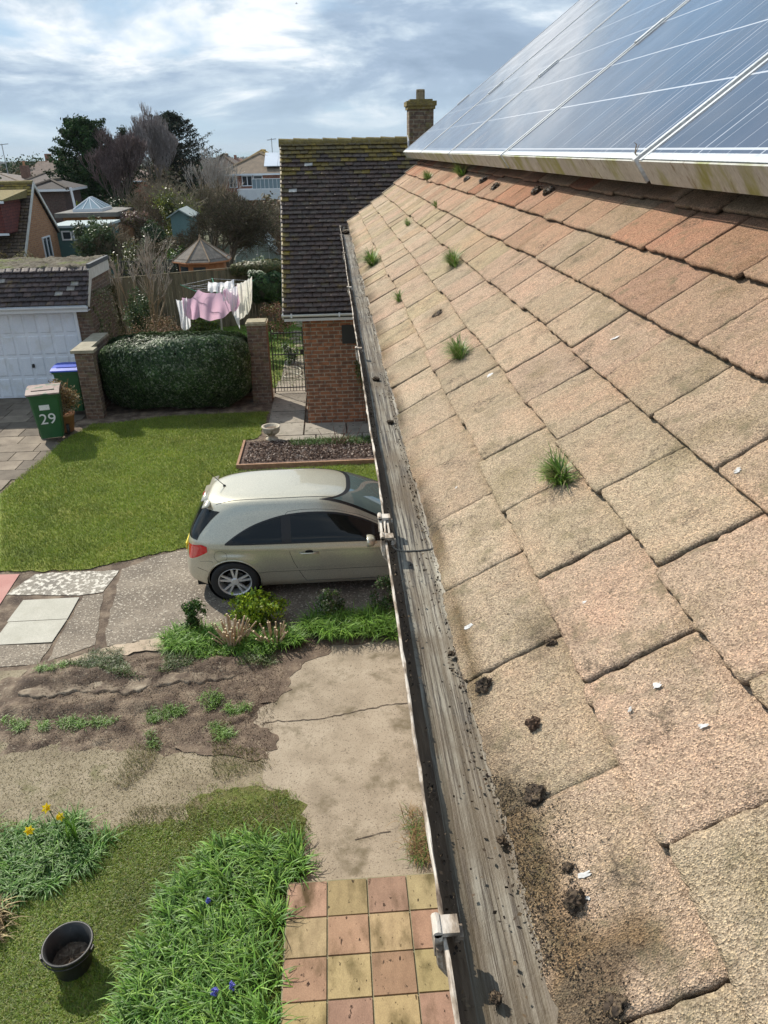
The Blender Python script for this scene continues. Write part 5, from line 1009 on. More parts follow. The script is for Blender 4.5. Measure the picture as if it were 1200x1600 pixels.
def cloth(name, top, drop, m, seed, label, sagt=.12, nx=40, ny=24, fold=.03, tail=None, group=None):
    """cloth hung from a polyline of points, falling by drop(u)"""
    g = G(seed); ph = g.uniform(0, 6, 5); T = [Vector(wq(p)) for p in top]; V = []
    L_ = [0]; 
    for i in range(len(T)-1): L_.append(L_[-1]+(T[i+1]-T[i]).length)
    for j in range(ny+1):
        for i in range(nx+1):
            u = i/nx*L_[-1]; k = max(0, min(len(T)-2, sum(1 for l in L_[1:-1] if u >= l))); f = (u-L_[k])/(L_[k+1]-L_[k]); p = T[k].lerp(T[k+1], f); v = j/ny; uu = i/nx
            d = drop(uu) if callable(drop) else drop; sg = sagt*4*f*(1-f)
            V.append((p.x+.05*v*math.sin(uu*5+ph[0]), p.y+fold*(.3+v)*math.sin(uu*30+ph[1]+v*2)+fold*.6*math.sin(uu*13+ph[2]+v*5), p.z-sg*(1-.3*v)-d*v*WK+.012*math.sin(uu*26+ph[3])))
    I = np.arange((nx+1)*(ny+1)).reshape(ny+1, nx+1); F = np.stack([I[:-1, :-1], I[:-1, 1:], I[1:, 1:], I[1:, :-1]], -1).reshape(-1, 4); o = npmesh(name, np.array(V), F, np.ones((len(V), 3)), m, None, smooth=True)
    return tag(o, label, 'laundry', 'washing on the rotary line')
def fabric(name, c, tr=.3):
    m = leafmat(name, c, .9, tr, .1); return m
fw_, fp, fc = fabric('white_cotton', (.88, .88, .90), .5), fabric('pink_cotton', (.74, .50, .64), .5), fabric('cream_cotton', (.86, .84, .76), .5)
cloth('pink_sheet', [(-4.66, 23.9, 1.05), (-4.1, 23.72, 1.30), (-3.25, 23.68, 1.32), (-2.95, 23.75, 1.40)], lambda u: .50+.35*math.sin(u*3.1), fp, 1, 'large pinkish purple sheet sagging across the front of the rotary line', .12, fold=.05)
cloth('white_sheet', [(-4.86, 24.0, .98), (-4.50, 23.85, 1.05)], lambda u: .85+.12*math.sin(u*3), fw_, 2, 'white pillowcase hanging at the left end of the washing', .05, fold=.05)
cloth('white_sheet', [(-3.42, 23.64, 1.32), (-2.93, 23.66, 1.38)], lambda u: .35+.95*u*u, fw_, 3, 'white sheet corner hanging lowest at the right of the pink sheet', .04, fold=.03)
cloth('cream_sheet', [(-2.96, 23.95, 1.40), (-2.52, 24.2, 1.56)], lambda u: 1.10-.35*u, fc, 4, 'cream coloured sheet at the right end of the washing', .03, fold=.05)
cloth('white_sheet', [(-3.9, 24.5, 1.40), (-3.1, 24.5, 1.45)], .3, fw_, 5, 'white sheet behind the top edge of the pink sheet', .05, fold=.04)
# ================================================================ CAR
paint = mat('champagne_paint', [(0, (.56, .535, .425)), (1, (.60, .57, .45))], 2, rough=.32, bump=0, metallic=.45, coat=1.0)
for n_ in paint.node_tree.nodes:
    if n_.type == 'BSDF_PRINCIPLED': n_.inputs['Coat Roughness'].default_value = .05
glassm = bpy.data.materials.new('car_glass'); glassm.use_nodes = True; b_ = glassm.node_tree.nodes['Principled BSDF']; b_.inputs['Base Color'].default_value = (.006, .009, .010, 1); b_.inputs['Roughness'].default_value = .04; b_.inputs['IOR'].default_value = 1.4
glass2 = bpy.data.materials.new('windscreen_glass'); glass2.use_nodes = True; b_ = glass2.node_tree.nodes['Principled BSDF']; b_.inputs['Base Color'].default_value = (.10, .14, .14, 1); b_.inputs['Roughness'].default_value = .03; b_.inputs['Coat Weight'].default_value = 1
redl = plain('red_lens', (.62, .010, .016), .12, bump=0, coat=1); blkp = plain('black_trim', (.015, .015, .016), .4, bump=0); alloy = plain('alloy', (.68, .68, .67), .3, .35, bump=0); tyre = plain('tyre_rubber', (.02, .02, .02), .8); darkc = plain('well_black', (.008, .008, .008), .9)
car = thing('parked_car', (-2.12, 8.92, .02), 'champagne beige three door hatchback parked on the drive, its nose hidden by the gutter', 'car')
zk = [.17, .24, .32, .45, .60, .75, .86, .93, 1.00, 1.10, 1.20, 1.30, 1.37, 1.42, 1.455, 1.48, 1.493]
xrk = [.10, .03, .005, .00, .02, .05, .07, .09, .115, .165, .22, .285, .335, .41, .60, .98, 1.50]
xfk = [3.93, 3.97, 3.99, 3.995, 3.96, 3.84, 3.52, 3.30, 3.10, 2.90, 2.72, 2.53, 2.38, 2.24, 2.08, 1.88, 1.70]
wk = [.74, .79, .815, .838, .852, .855, .845, .83, .805, .765, .725, .680, .640, .600, .545, .43, .18]
from bisect import bisect
def cr(xs_, ys_, x):
    i = min(max(bisect(xs_, x)-1, 0), len(xs_)-2); x0, x1 = xs_[i], xs_[i+1]; t = (x-x0)/(x1-x0)
    m0 = (ys_[i+1]-ys_[max(i-1, 0)])/(xs_[i+1]-xs_[max(i-1, 0)]); m1 = (ys_[min(i+2, len(xs_)-1)]-ys_[i])/(xs_[min(i+2, len(xs_)-1)]-xs_[i]); h = x1-x0
    return (2*t**3-3*t*t+1)*ys_[i]+(t**3-2*t*t+t)*h*m0+(-2*t**3+3*t*t)*ys_[i+1]+(t**3-t*t)*h*m1
def slc(z): return cr(zk, xrk, z), cr(zk, xfk, z), cr(zk, wk, z)
def nexp(z): return 5.2 if z < .9 else 5.2-1.7*min(1, (z-.9)/.5)
def sidey(x, z):
    xr, xf, w_ = slc(z); a, c = (xf-xr)/2, (xf+xr)/2; u = min(abs((x-c)/a), 1); n = nexp(z); y = w_*(1-u**n)**(1/n)
    for xc in (.68, 3.19):            # swollen arches
        d = math.hypot(x-xc, z-.31)
        if z < .75: y += .018*math.exp(-((d-.37)/.07)**2)
    if .28 < x < 3.5: y += .006*math.exp(-((z-.80+.02*(x-2))/.03)**2)
    return y
zs = [.17+i*.02 for i in range(60)]; zs = [z for z in zs if z < 1.34]+[1.34, 1.355, 1.37, 1.385, 1.40, 1.413, 1.425, 1.436, 1.446, 1.455, 1.463, 1.470, 1.476, 1.481, 1.485, 1.488, 1.4905, 1.4925]
NA = 192; vs = []
for z in zs:
    xr, xf, w_ = slc(z); a, c = (xf-xr)/2, (xf+xr)/2; n = nexp(z)
    for k in range(NA):
        t = 2*math.pi*k/NA; ct, st_ = math.cos(t), math.sin(t); e = 2/n*1.15; x = c+a*math.copysign(abs(ct)**e, ct); u = min(abs((x-c)/a), 1); y = sidey(x, z) if u < .995 else w_*(1-u**n)**(1/n); vs.append([x, math.copysign(y, st_) if abs(st_) > 1e-6 else 0, z])
fs = []; RA = .352; wc = [(.68, .31), (3.19, .31)]
def inarch(v, rr=RA): return any(math.hypot(v[0]-a_, v[2]-b__) < rr for a_, b__ in wc) and abs(v[1]) > .55
M_ = len(zs)
for i in range(M_-1):
    for k in range(NA):
        f = (i*NA+k, i*NA+(k+1) % NA, (i+1)*NA+(k+1) % NA, (i+1)*NA+k)
        if not all(inarch(vs[j]) for j in f): fs.append(f)
fs.append(tuple((M_-1)*NA+k for k in range(NA)))
used = set(j for f in fs for j in f)
for j in used:
    v = vs[j]
    for a_, b__ in wc:
        d = math.hypot(v[0]-a_, v[2]-b__)
        if d < RA and abs(v[1]) > .55 and d > 0: v[0] = a_+(v[0]-a_)*RA/d; v[2] = max(.17, b__+(v[2]-b__)*RA/d); v[1] = math.copysign(sidey(v[0], v[2]), v[1])
CO = np.array([-2.12, 8.92, .02])
def cv(p): return (p[0]+CO[0], p[1]+CO[1], p[2]+CO[2])
mb = MB(); mb.add([cv(v) for v in vs], fs); bd_ = mb.build('body', paint, car, smooth=True, uv=False)
mb = MB(); mb.box(.15+CO[0], 3.85+CO[0], CO[1]-.60, CO[1]+.60, .17, .60)
for a_, b__ in wc:
    for s_ in (-1, 1): mb.lathe([(.36, -.2), (.36, .2)], 32, (a_+CO[0], CO[1]+s_*.62, b__+CO[2]), M=Matrix.Rotation(math.pi/2, 4, 'X'))
mb.build('underbody', darkc, car, uv=False)
for a_, b__ in wc:                # arch lips
    for s_ in (-1, 1):
        mb = MB(); pts = [cv((a_+RA*math.cos(t), s_*(sidey(a_+RA*math.cos(t), b__+RA*math.sin(t))-.006), b__+RA*math.sin(t))) for t in np.linspace(-.28, math.pi+.28, 40) if b__+RA*math.sin(t) > .18]; mb.tube(pts, .013, 8); mb.build('wheel_arch', paint, car, smooth=True, uv=False)
def patch(name, m, xs_, zb, zt, side=-1, off=.005, parent=None, nz=14, back=None):
    mb = MB(); vs = []
    for x in xs_:
        a, b = zb(x), zt(x)
        for j in range(nz+1): z = a+(b-a)*j/nz; vs.append(cv((x, side*(sidey(x, z)+off), z)))
    mb.add(vs, [(i*(nz+1)+j, (i+1)*(nz+1)+j, (i+1)*(nz+1)+j+1, i*(nz+1)+j+1) for i in range(len(xs_)-1) for j in range(nz)]); return mb.build(name, m, parent or car, smooth=True, uv=False)
def itp(pts): 
    a = [p[0] for p in pts]; b = [p[1] for p in pts]; return lambda x: float(np.interp(x, a, b)) if len(pts) < 4 else cr(a, b, min(max(x, a[0]), a[-1]))
belt = itp([(.6, .905), (1.4, .900), (2.4, .888), (3.0, .87)])
topw = itp([(.60, .915), (.75, 1.03), (.95, 1.145), (1.15, 1.22), (1.38, 1.275), (1.7, 1.30), (2.05, 1.275), (2.35, 1.19), (2.60, 1.07), (2.80, .93), (2.86, .885)])
for s_ in (-1, 1):
    patch('window_surround', blkp, np.linspace(.60, 2.86, 80), lambda x: belt(x)-.012, topw, s_, .003)
    patch('rear_side_window', glassm, np.linspace(.70, 1.335, 40), lambda x: belt(x)+.004, lambda x: min(topw(x)-.022, 9), s_, .007)
    patch('door_window', glassm, np.linspace(1.46, 2.50, 50), lambda x: belt(x)+.004, lambda x: topw(x)-.022, s_, .007)
    patch('quarter_window', glassm, np.linspace(2.54, 2.76, 16), lambda x: belt(x)+.004, lambda x: topw(x)-.02, s_, .007)
    patch('moulding', paint, np.linspace(1.00, 2.98, 60), lambda x: .455+.01*(x-1)*.3, lambda x: .495+.003*(x-1), s_, .014)
    patch('rub_strip_edge', blkp, np.linspace(1.00, 2.98, 60), lambda x: .447+.003*(x-1), lambda x: .455+.003*(x-1), s_, .010)
    # tail lamp
    patch('tail_lamp', redl, np.linspace(.085, .36, 30), lambda x: .62+.16*max(0, (x-.10)/.26)**1.2, lambda x: .82+.06*min(1, (x-.06)/.22)-.02*max(0, (x-.3)/.06), s_, .006)
    mb = MB()
    def seam(pts, r_=.0035): mb.tube([cv((x, s_*(sidey(x, z)+.0005), z)) for x, z in pts], r_, 5, 0)
    dpts = [(1.40, 1.285), (1.405, 1.1), (1.41, .93), (1.43, .75), (1.47, .60), (1.53, .45), (1.58, .33), (1.62, .25)]; seam(dpts); seam([(1.62, .25), (2.2, .24), (2.75, .25), (2.90, .30), (2.93, .5), (2.92, .8), (2.86, .885)])
    seam([(1.40, 1.285), (1.43, 1.312), (1.6, 1.330), (1.8, 1.328), (2.05, 1.30), (2.35, 1.215), (2.62, 1.09)], .003); seam([(.11, .60), (.25, .615), (.38, .64), (.42, .63)], .0025); seam([(.05, .52), (.2, .5), (.33, .47)], .003)
    seam([(.53+.085*math.cos(t), .72+.085*math.sin(t)) for t in np.linspace(0, 6.3, 30)], .002)
    mb.build('panel_gap', blkp, car, uv=False)
    hd = MB(); hd.tube([cv((1.56, s_*(sidey(1.56, .74)+.010), .742)), cv((1.60, s_*(sidey(1.6, .74)+.035), .745)), cv((1.74, s_*(sidey(1.74, .74)+.035), .743)), cv((1.80, s_*(sidey(1.8, .74)+.010), .740))], .013, 8); h_ = hd.build('door_handle', paint, car, smooth=True, uv=False)
    hd = MB(); hd.lathe([(0, .0), (.05, .0), (.055, -.004)], 16, cv((1.68, s_*(sidey(1.68, .745)+.003), .755)), M=Matrix.Rotation(math.pi/2, 4, 'X') @ Matrix.Scale(.6, 4, (0, 1, 0))); hd.build('handle_recess', blkp, h_, uv=False)
    # mirror
    bm = bmesh.new(); bmesh.ops.create_uvsphere(bm, u_segments=20, v_segments=12, radius=1)
    for v in bm.verts: c = v.co; v.co = Vector((max(c.x, -.35)*.085, c.y*abs(c.y)**-.3*.115 if abs(c.y) > .01 else 0, c.z*abs(c.z)**-.3*.070 if abs(c.z) > .01 else 0))
    me = bpy.data.meshes.new('wing_mirror'); bm.to_mesh(me); bm.free(); me.polygons.foreach_set('use_smooth', np.ones(len(me.polygons), bool)); o = linkobj('wing_mirror', me, paint, car); o.location = (2.46, s_*(.93), .93)
    hd = MB(); hd.tube([cv((2.52, s_*.80, .89)), cv((2.50, s_*.90, .90))], [.03, .022], 8); hd.build('mirror_arm', blkp, o, uv=False)
mb = MB(); 
# roof seams, windscreen, rear screen, spoiler, wiper, aerial, number plate
def xrear(y, z): xr, xf, w_ = slc(z); a, c = (xf-xr)/2, (xf+xr)/2; n = nexp(z); return c-a*(1-min(abs(y/w_), 1)**n)**(1/n)
def xfront(y, z): xr, xf, w_ = slc(z); a, c = (xf-xr)/2, (xf+xr)/2; n = nexp(z); return c+a*(1-min(abs(y/w_), 1)**n)**(1/n)
def crosspatch(name, m, fx, z0, z1, yw0, yw1, off, ny=26, nz=18):
    vs = []
    for j in range(nz+1):
        z = z0+(z1-z0)*j/nz; yw = yw0+(yw1-yw0)*j/nz
        for i in range(ny+1): y = -yw+2*yw*i/ny; vs.append(cv((fx(y, z)+off, y, z+abs(off)*.6)))
    mb = MB(); mb.add(vs, [(j*(ny+1)+i, j*(ny+1)+i+1, (j+1)*(ny+1)+i+1, (j+1)*(ny+1)+i) for j in range(nz) for i in range(ny)]); return mb.build(name, m, car, smooth=True, uv=False)
crosspatch('windscreen_seal', blkp, xfront, 1.00, 1.432, .70, .56, .003); crosspatch('windscreen', glass2, xfront, 1.02, 1.418, .675, .535, .008)
crosspatch('rear_screen', glassm, xrear, .93, 1.315, .69, .60, -.006)
def wrapblob(name, m, c, sc, p=car):
    bm = bmesh.new(); bmesh.ops.create_cube(bm, size=2); bmesh.ops.bevel(bm, geom=bm.edges[:], offset=.5, segments=4, affect='EDGES')
    for v in bm.verts: v.co = Vector((v.co.x*sc[0], v.co.y*sc[1], v.co.z*sc[2]))
    me = bpy.data.meshes.new(name); bm.to_mesh(me); bm.free(); me.polygons.foreach_set('use_smooth', np.ones(len(me.polygons), bool)); o = linkobj(name, me, m, p); o.location = c; return o
sp = wrapblob('spoiler', paint, (.37, 0, 1.372), (.10, .55, .016)); sp.rotation_euler = (0, R(-16), 0)
wrapblob('brake_light', redl, (.275, 0, 1.345), (.010, .12, .010))
mb = MB(); mb.box(CO[0]-.012, CO[0]+.0, CO[1]-.26, CO[1]+.26, .58, .69); mb.build('number_plate', plain('plate_yellow', (.75, .60, .06), .4), car, uv=False)
mb = MB(); mb.tube([cv((.24, -.05, 1.0)), cv((.20, .02, .985)), cv((.30, .38, 1.12))], .010, 6); mb.build('wiper', blkp, car, uv=False)
mb = MB(); mb.lathe([(.022, 0), (.018, .02), (.006, .03)], 12, cv((.56, 0, 1.445))); mb.tube([cv((.56, 0, 1.46)), cv((.36, 0, 1.70))], [.006, .003], 6); mb.build('aerial', blkp, car, uv=False)
for s_ in (-1, 1):
    mb = MB(); pts = []
    for x in np.linspace(.50, 2.12, 30):
        y = .50+.03*math.sin((x-.5)/1.62*math.pi); lo, hi = .95, 1.49
        for _ in range(30):
            z = (lo+hi)/2; xr, xf, w_ = slc(z)
            if xr < x < xf and sidey(x, z) > y: lo = z
            else: hi = z
        pts.append(cv((x, s_*y, lo+.0015)))
    mb.tube(pts, .0035, 5); mb.build('roof_seam', blkp, car, uv=False)
def wheel(x, s_):
    r_ = bpy.data.objects.new('wheel', None)
    mb = MB(); prof_ = [(.215, -.09), (.235, -.10), (.30, -.105), (.316, -.085), (.318, 0), (.316, .085), (.30, .105), (.235, .10), (.215, .09)]; Mx = Matrix.Rotation(math.pi/2, 4, 'X')
    mb.lathe(prof_, 48, (0, 0, 0), M=Mx); o = mb.build('wheel', tyre, None, smooth=True, uv=False); o.parent = car; o.location = (x, s_*.742, .298)
    mb = MB(); mb.lathe([(.224, .092), (.217, .095), (.205, .080), (.20, -.06)], 48, (0, 0, 0), M=Mx); mb.lathe([(.055, .050), (.055, .078), (.045, .084), (0, .084)], 20, (0, 0, 0), M=Mx)
    for k in range(5):
        for da in (-.17, .17):
            a = 2*math.pi*k/5+.3; p0_, p1_ = Vector((.045*math.cos(a+da), .045*math.sin(a+da), .074)), Vector((.21*math.cos(a+da*1.15), .21*math.sin(a+da*1.15), .072)); d = (p1_-p0_).normalized(); sd = Vector((-d.y, d.x, 0))*.013
            q8 = [p0_-sd*1.2, p0_+sd*1.2, p1_+sd, p1_-sd]; q8 = q8+[q+Vector((0, 0, -.03)) for q in q8]; mb.add([Mx @ q for q in q8], [(0, 1, 2, 3), (0, 4, 5, 1), (1, 5, 6, 2), (2, 6, 7, 3), (3, 7, 4, 0)])
    if s_ > 0:
        mb.v = [(v[0], -v[1], v[2]) for v in mb.v]
    m2 = mb; ro = m2.build('rim', alloy, None, uv=False); ro.parent = o
    mb = MB(); mb.lathe([(.13, .0), (.13, .012), (0, .012)], 28, (0, 0, 0), M=Mx); bb = mb.build('brake_disc', plain('brake_steel', (.10, .095, .09), .5, .7), None, uv=False); bb.parent = o
    bpy.data.objects.remove(r_)
    return o
for x in (.68, 3.19):
    for s_ in (-1, 1):
        o = wheel(x, s_)
        # outer faces look away from the car: lathe z axis maps to -y
# ================================================================ GARDENS AND HOUSES BEYOND THE FENCE
# left gabled house
lh = thing('gabled_house', (-14.5, 34, float(zg(0, 34))), 'house with orange brick gable, dark roof and red tile hung dormer at left', 'house')
gx = -12.04; ax, az_ = 34.0, 4.02; mb = MB(); zb = -.6
mb.prism([(31.5, zb), (36.0, zb), (36.0, 1.95), (ax, az_-.12), (31.5, 1.35)], 0, -22, gx); mb.build('wall', brick_o, lh)
g = G(90); pt1 = math.atan2(az_-1.30, 34.0-31.3); l1 = math.hypot(az_-1.30, 2.7)
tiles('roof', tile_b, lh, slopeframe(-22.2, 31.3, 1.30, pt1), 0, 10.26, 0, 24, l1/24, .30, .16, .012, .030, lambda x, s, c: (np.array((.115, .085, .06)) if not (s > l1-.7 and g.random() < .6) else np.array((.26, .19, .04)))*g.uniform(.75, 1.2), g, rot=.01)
mb = MB(); mb.prism([(31.3, 1.28), (ax, az_-.02), (36.25, 1.80), (36.25, 1.70), (ax, az_-.14), (31.3, 1.18)], 0, -22.1, gx+.10); mb.build('roof_deck', under, lh)
mb = MB(); mb.prism([(31.3, 1.33), (ax, az_+.05), (36.3, 1.86), (36.3, 1.70), (ax, az_-.13), (31.3, 1.15)], 0, gx+.10, gx+.14); mb.build('bargeboard', fas, lh)
mb = MB(); mb.tube([(-22, ax, az_), (gx+.1, ax, az_)], .10, 8); mb.build('ridge_tile', rm, lh)
red_t = brickmat('hung_tile', (.20, .055, .04), (.14, .04, .035), (.06, .02, .02), .17, .11, .008)
dm = MB(); dm.box(-16, -11.95-.35, 30.9+.3, 33.2, 2.35, 3.50); dmo = dm.build('dormer', red_t, lh); dm = MB(); dm.prism([(31.0, 3.50), (31.0, 3.56), (33.7, 3.80), (33.7, 3.50)], 0, -16, -12.10); dm.build('dormer_roof', rm, dmo); dm = MB(); dm.box(-16, -12.08, 30.97, 31.01, 3.43, 3.52); dm.box(-16, -12.2, 31.15, 31.19, 2.30, 2.38); dm.build('fascia', wht, dmo)
paneg = bpy.data.materials.new('window_glass'); paneg.use_nodes = True; b_ = paneg.node_tree.nodes['Principled BSDF']; b_.inputs['Base Color'].default_value = (.03, .04, .05, 1); b_.inputs['Roughness'].default_value = .06
def window(parent, axis, pos, a0, a1, z0, z1, out, bars=1):
    """axis 0: wall at x=pos, a along y; axis 1: wall at y=pos, a along x; out = outward sign"""
    def bx(mb, a, b, c, d, d0, d1):
        lo, hi = sorted((pos+out*d0, pos+out*d1))
        if axis == 0: mb.box(lo, hi, a, b, c, d)
        else: mb.box(a, b, lo, hi, c, d)
    t = .06; mb = MB(); bx(mb, a0, a1, z0, z0+t, .002, .05); bx(mb, a0, a1, z1-t, z1, .002, .05); bx(mb, a0, a0+t, z0+t, z1-t, .002, .048); bx(mb, a1-t, a1, z0+t, z1-t, .002, .048)
    for k in range(1, bars+1): c = a0+(a1-a0)*k/(bars+1); bx(mb, c-t/2, c+t/2, z0+t, z1-t, .002, .046)
    f = mb.build('window', wht, parent, uv=False); mb = MB(); bx(mb, a0+t, a1-t, z0+t, z1-t, .004, .018); mb.build('pane', paneg, f, uv=False); return f
window(lh, 0, gx, 34.0, 34.95, .95, 1.95, 1, 1)
mb = MB(); mb.tube([(gx+.05, 36.05, -.6), (gx+.05, 36.05, 1.8)], .045, 8); mb.build('downpipe', wht, lh, uv=False)
# hedge between garage and gabled house
hedge('brown_hedge', -16.5, -9.2, 26.0, 27.2, 2.05, 14000, .10, [(.17, .14, .06), (.12, .11, .045), (.24, .19, .10), (.09, .09, .03)], 31, 'rough brownish hedge behind the garage roof at the left edge', lump=.12, m=leaf_dull)
# teal garden building
teal = mat('teal_board', [(.3, (.055, .115, .11)), (.7, (.075, .15, .14))], 3, bump=.3); z_ = float(zg(0, 36)); felt = mat('grey_felt', [(.3, (.13, .12, .11)), (.7, (.22, .21, .19))], 3, bump=.4)
tb = thing('teal_garden_room', (-11.4, 37, z_), 'dark teal flat roofed garden building with two windows beside the gabled house', 'garden building')
mb = MB(); mb.box(-12.05, -10.0, 36, 38.5, z_, 2.14); mb.build('wall', teal, tb, uv=False); mb = MB(); mb.box(-12.35, -9.9, 35.85, 38.6, 2.14, 2.24); mb.build('roof', mat('pale_roof_edge', [(.3, (.34, .40, .40)), (.7, (.42, .48, .48))], 2), tb, uv=False)
window(tb, 1, 36, -11.85, -11.40, 1.62, 2.02, -1, 0); window(tb, 1, 36, -11.36, -10.92, 1.62, 2.02, -1, 0)
mb = MB(); mb.box(-12.5, -12.1, 35.4, 35.8, z_, 1.55); tag(mb.build('dark_bin', plain('navy', (.02, .025, .05), .6), uv=False), 'dark blue bin between the gabled house and the teal building', 'bin')
# flat roof extension with glass lantern
z_ = float(zg(0, 42)); ex = thing('flat_roof_extension', (-12.3, 43, z_), 'flat roofed brick extension carrying a pyramid glass lantern', 'extension')
mb = MB(); mb.box(-13.6, -11.0, 42, 45.5, z_, 2.15); mb.build('wall', brick_o, ex); mb = MB(); mb.box(-13.9, -10.8, 41.7, 45.8, 2.15, 2.36); mb.build('roof', felt, ex, uv=False)
lan = plain('lantern_frame', (.70, .73, .75), .4); lg = bpy.data.materials.new('lantern_glass'); lg.use_nodes = True; b_ = lg.node_tree.nodes['Principled BSDF']; b_.inputs['Base Color'].default_value = (.28, .36, .40, 1); b_.inputs['Roughness'].default_value = .08
c0 = [(-13.15, 42.5), (-11.8, 42.5), (-11.8, 44.5), (-13.15, 44.5)]; r1, r2 = (-12.48, 43.2, 3.0), (-12.48, 43.8, 3.0); mb = MB(); vs = [(a, b, 2.50) for a, b in c0]+[r1, r2]; mb.add(vs, [(0, 1, 4), (1, 2, 5, 4), (2, 3, 5), (3, 0, 4, 5)]); gl_ = mb.build('lantern', lg, ex, uv=False)
mb = MB(); mb.box(-13.2, -11.75, 42.45, 44.55, 2.36, 2.50)
for a, b in ((0, 4), (1, 4), (2, 5), (3, 5), (4, 5)): mb.tube([vs[a], vs[b]], .03, 6)
for f in (.33, .66): mb.tube([tuple(np.array(vs[0])*(1-f)+np.array(vs[1])*f), vs[4]], .02, 5); mb.tube([tuple(np.array(vs[1])*(1-f)+np.array(vs[2])*f), tuple(np.array(vs[4])*(1-f)+np.array(vs[5])*f)], .02, 5)
mb.build('glazing_bar', lan, gl_, uv=False)
# summerhouse
ow = mat('orange_timber', [(.3, (.30, .12, .05)), (.7, (.42, .19, .085))], 6, bump=.3, stretch=(1, 1, .2)); shr = mat('shingle_roof', [(.3, (.10, .09, .075)), (.7, (.20, .17, .14))], 7, bump=.8, bscale=30, bdist=.01, stretch=(1, 1, 1))
sh = thing('octagonal_summerhouse', (-4.40, 26.9, 0), 'orange timber summerhouse with octagonal grey roof behind the fence', 'summerhouse'); cx, cy = -4.40, 26.9
mb = MB(); mb.lathe([(.80, 0), (.80, 1.85), (.9, 1.87)], 8, (cx, cy, 0), M=Matrix.Rotation(R(22.5), 4, 'Z')); mb.build('wall', ow, sh, uv=False); mb = MB(); mb.lathe([(.98, 1.74), (1.0, 1.79), (.03, 2.42)], 8, (cx, cy, 0), M=Matrix.Rotation(R(22.5), 4, 'Z')); mb.build('roof', shr, sh, uv=False)
mb = MB()
for k in range(8): a = R(22.5+45*k); mb.tube([(cx+1.0*math.cos(a), cy+1.0*math.sin(a), 1.80), (cx, cy, 2.435)], .022, 5)
mb.lathe([(.05, 2.40), (.05, 2.45), (.02, 2.47), (.035, 2.51), (.008, 2.58), (0, 2.62)], 8, (cx, cy, 0)); mb.build('hip_batten', mat('aged_batten', [(.3, (.22, .15, .09)), (.7, (.32, .23, .15))], 8), sh, uv=False)
mb = MB()
for k in range(8): a = R(22.5+45*k); b = R(67.5+45*k); mb.tube([(cx+.99*math.cos(a), cy+.99*math.sin(a), 1.755), (cx+.99*math.cos(b), cy+.99*math.sin(b), 1.755)], .028, 6)
mb.build('eaves_board', ow, sh, uv=False)
for k in (4, 5, 6):
    a = R(45*k); M_w = Matrix.Translation((cx, cy, 0)) @ Matrix.Rotation(a, 4, 'Z'); mb = MB(); mb.box(.745, .76, -.2, .2, 1.0, 1.62, M=M_w); mb.build('window', paneg, sh, uv=False)
# greenhouse
ghm = bpy.data.materials.new('greenhouse_glass'); ghm.use_nodes = True; t_ = ghm.node_tree; b_ = t_.nodes['Principled BSDF']; b_.inputs['Base Color'].default_value = (.30, .38, .36, 1); b_.inputs['Roughness'].default_value = .25
gh = thing('greenhouse', (-3.2, 35.4, -.3), 'pale glazed greenhouse partly hidden by the dark round tree', 'greenhouse'); y0, y1, x0, x1, xm = 34.0, 36.8, -4.15, -2.25, -3.2
mb = MB(); mb.prism([(x0, -.6), (x1, -.6), (x1, .98), (xm, 1.9), (x0, .98)], 1, y0, y1); mb.build('glass', ghm, gh, uv=False); mb = MB()
for y in np.linspace(y0-.01, y1+.01, 6): mb.tube([(x0, y, -.6), (x0, y, .98), (xm, y, 1.91), (x1, y, .98), (x1, y, -.6)], .014, 5)
for x in np.linspace(x0, x1, 5): mb.tube([(x, y0-.01, -.6), (x, y0-.01, .98+.92*max(0, 1-abs(x-xm)/.95))], .012, 5)
mb.tube([(xm, y0, 1.92), (xm, y1, 1.92)], .02, 5); mb.build('glazing_bar', lan, gh, uv=False)
# pale teal shed
z_ = float(zg(0, 38)); ts = mat('grey_teal_board', [(.3, (.10, .17, .17)), (.7, (.14, .22, .21))], 3, bump=.3, stretch=(1, 1, .2)); sd = thing('garden_shed', (-7.0, 39, z_), 'small grey teal shed with a pitched roof between the trees', 'shed')
mb = MB(); mb.prism([(-7.45, z_), (-6.58, z_), (-6.58, 2.36), (-7.0, 2.60), (-7.45, 2.36)], 1, 38, 40); mb.build('wall', ts, sd, uv=False); mb = MB(); mb.prism([(-7.6, 2.28), (-7.0, 2.62), (-6.43, 2.28), (-6.43, 2.33), (-7.0, 2.68), (-7.6, 2.33)], 1, 37.85, 40.1); mb.build('roof', mat('pale_felt', [(.3, (.26, .30, .29)), (.7, (.34, .38, .36))], 3), sd, uv=False)
# trellis
r = thing('trellis_fence', (-5.6, 27.6, 0), 'dark square trellis fence between the bare shrub and the summerhouse', 'trellis'); mb = MB()
for x in np.arange(-7.2, -5.28, .14): mb.box(x, x+.025, 27.0, 27.015, .9, 1.75)
for z in np.arange(.9, 1.75, .14): mb.box(-7.2, -5.3, 27.016, 27.03, z, z+.025)
for x in (-7.2, -6.2, -5.3): mb.box(x, x+.07, 27.04, 27.10, 0, 1.8)
mb.build('lattice', plain('dark_wood', (.035, .035, .03), .9), r, uv=False)
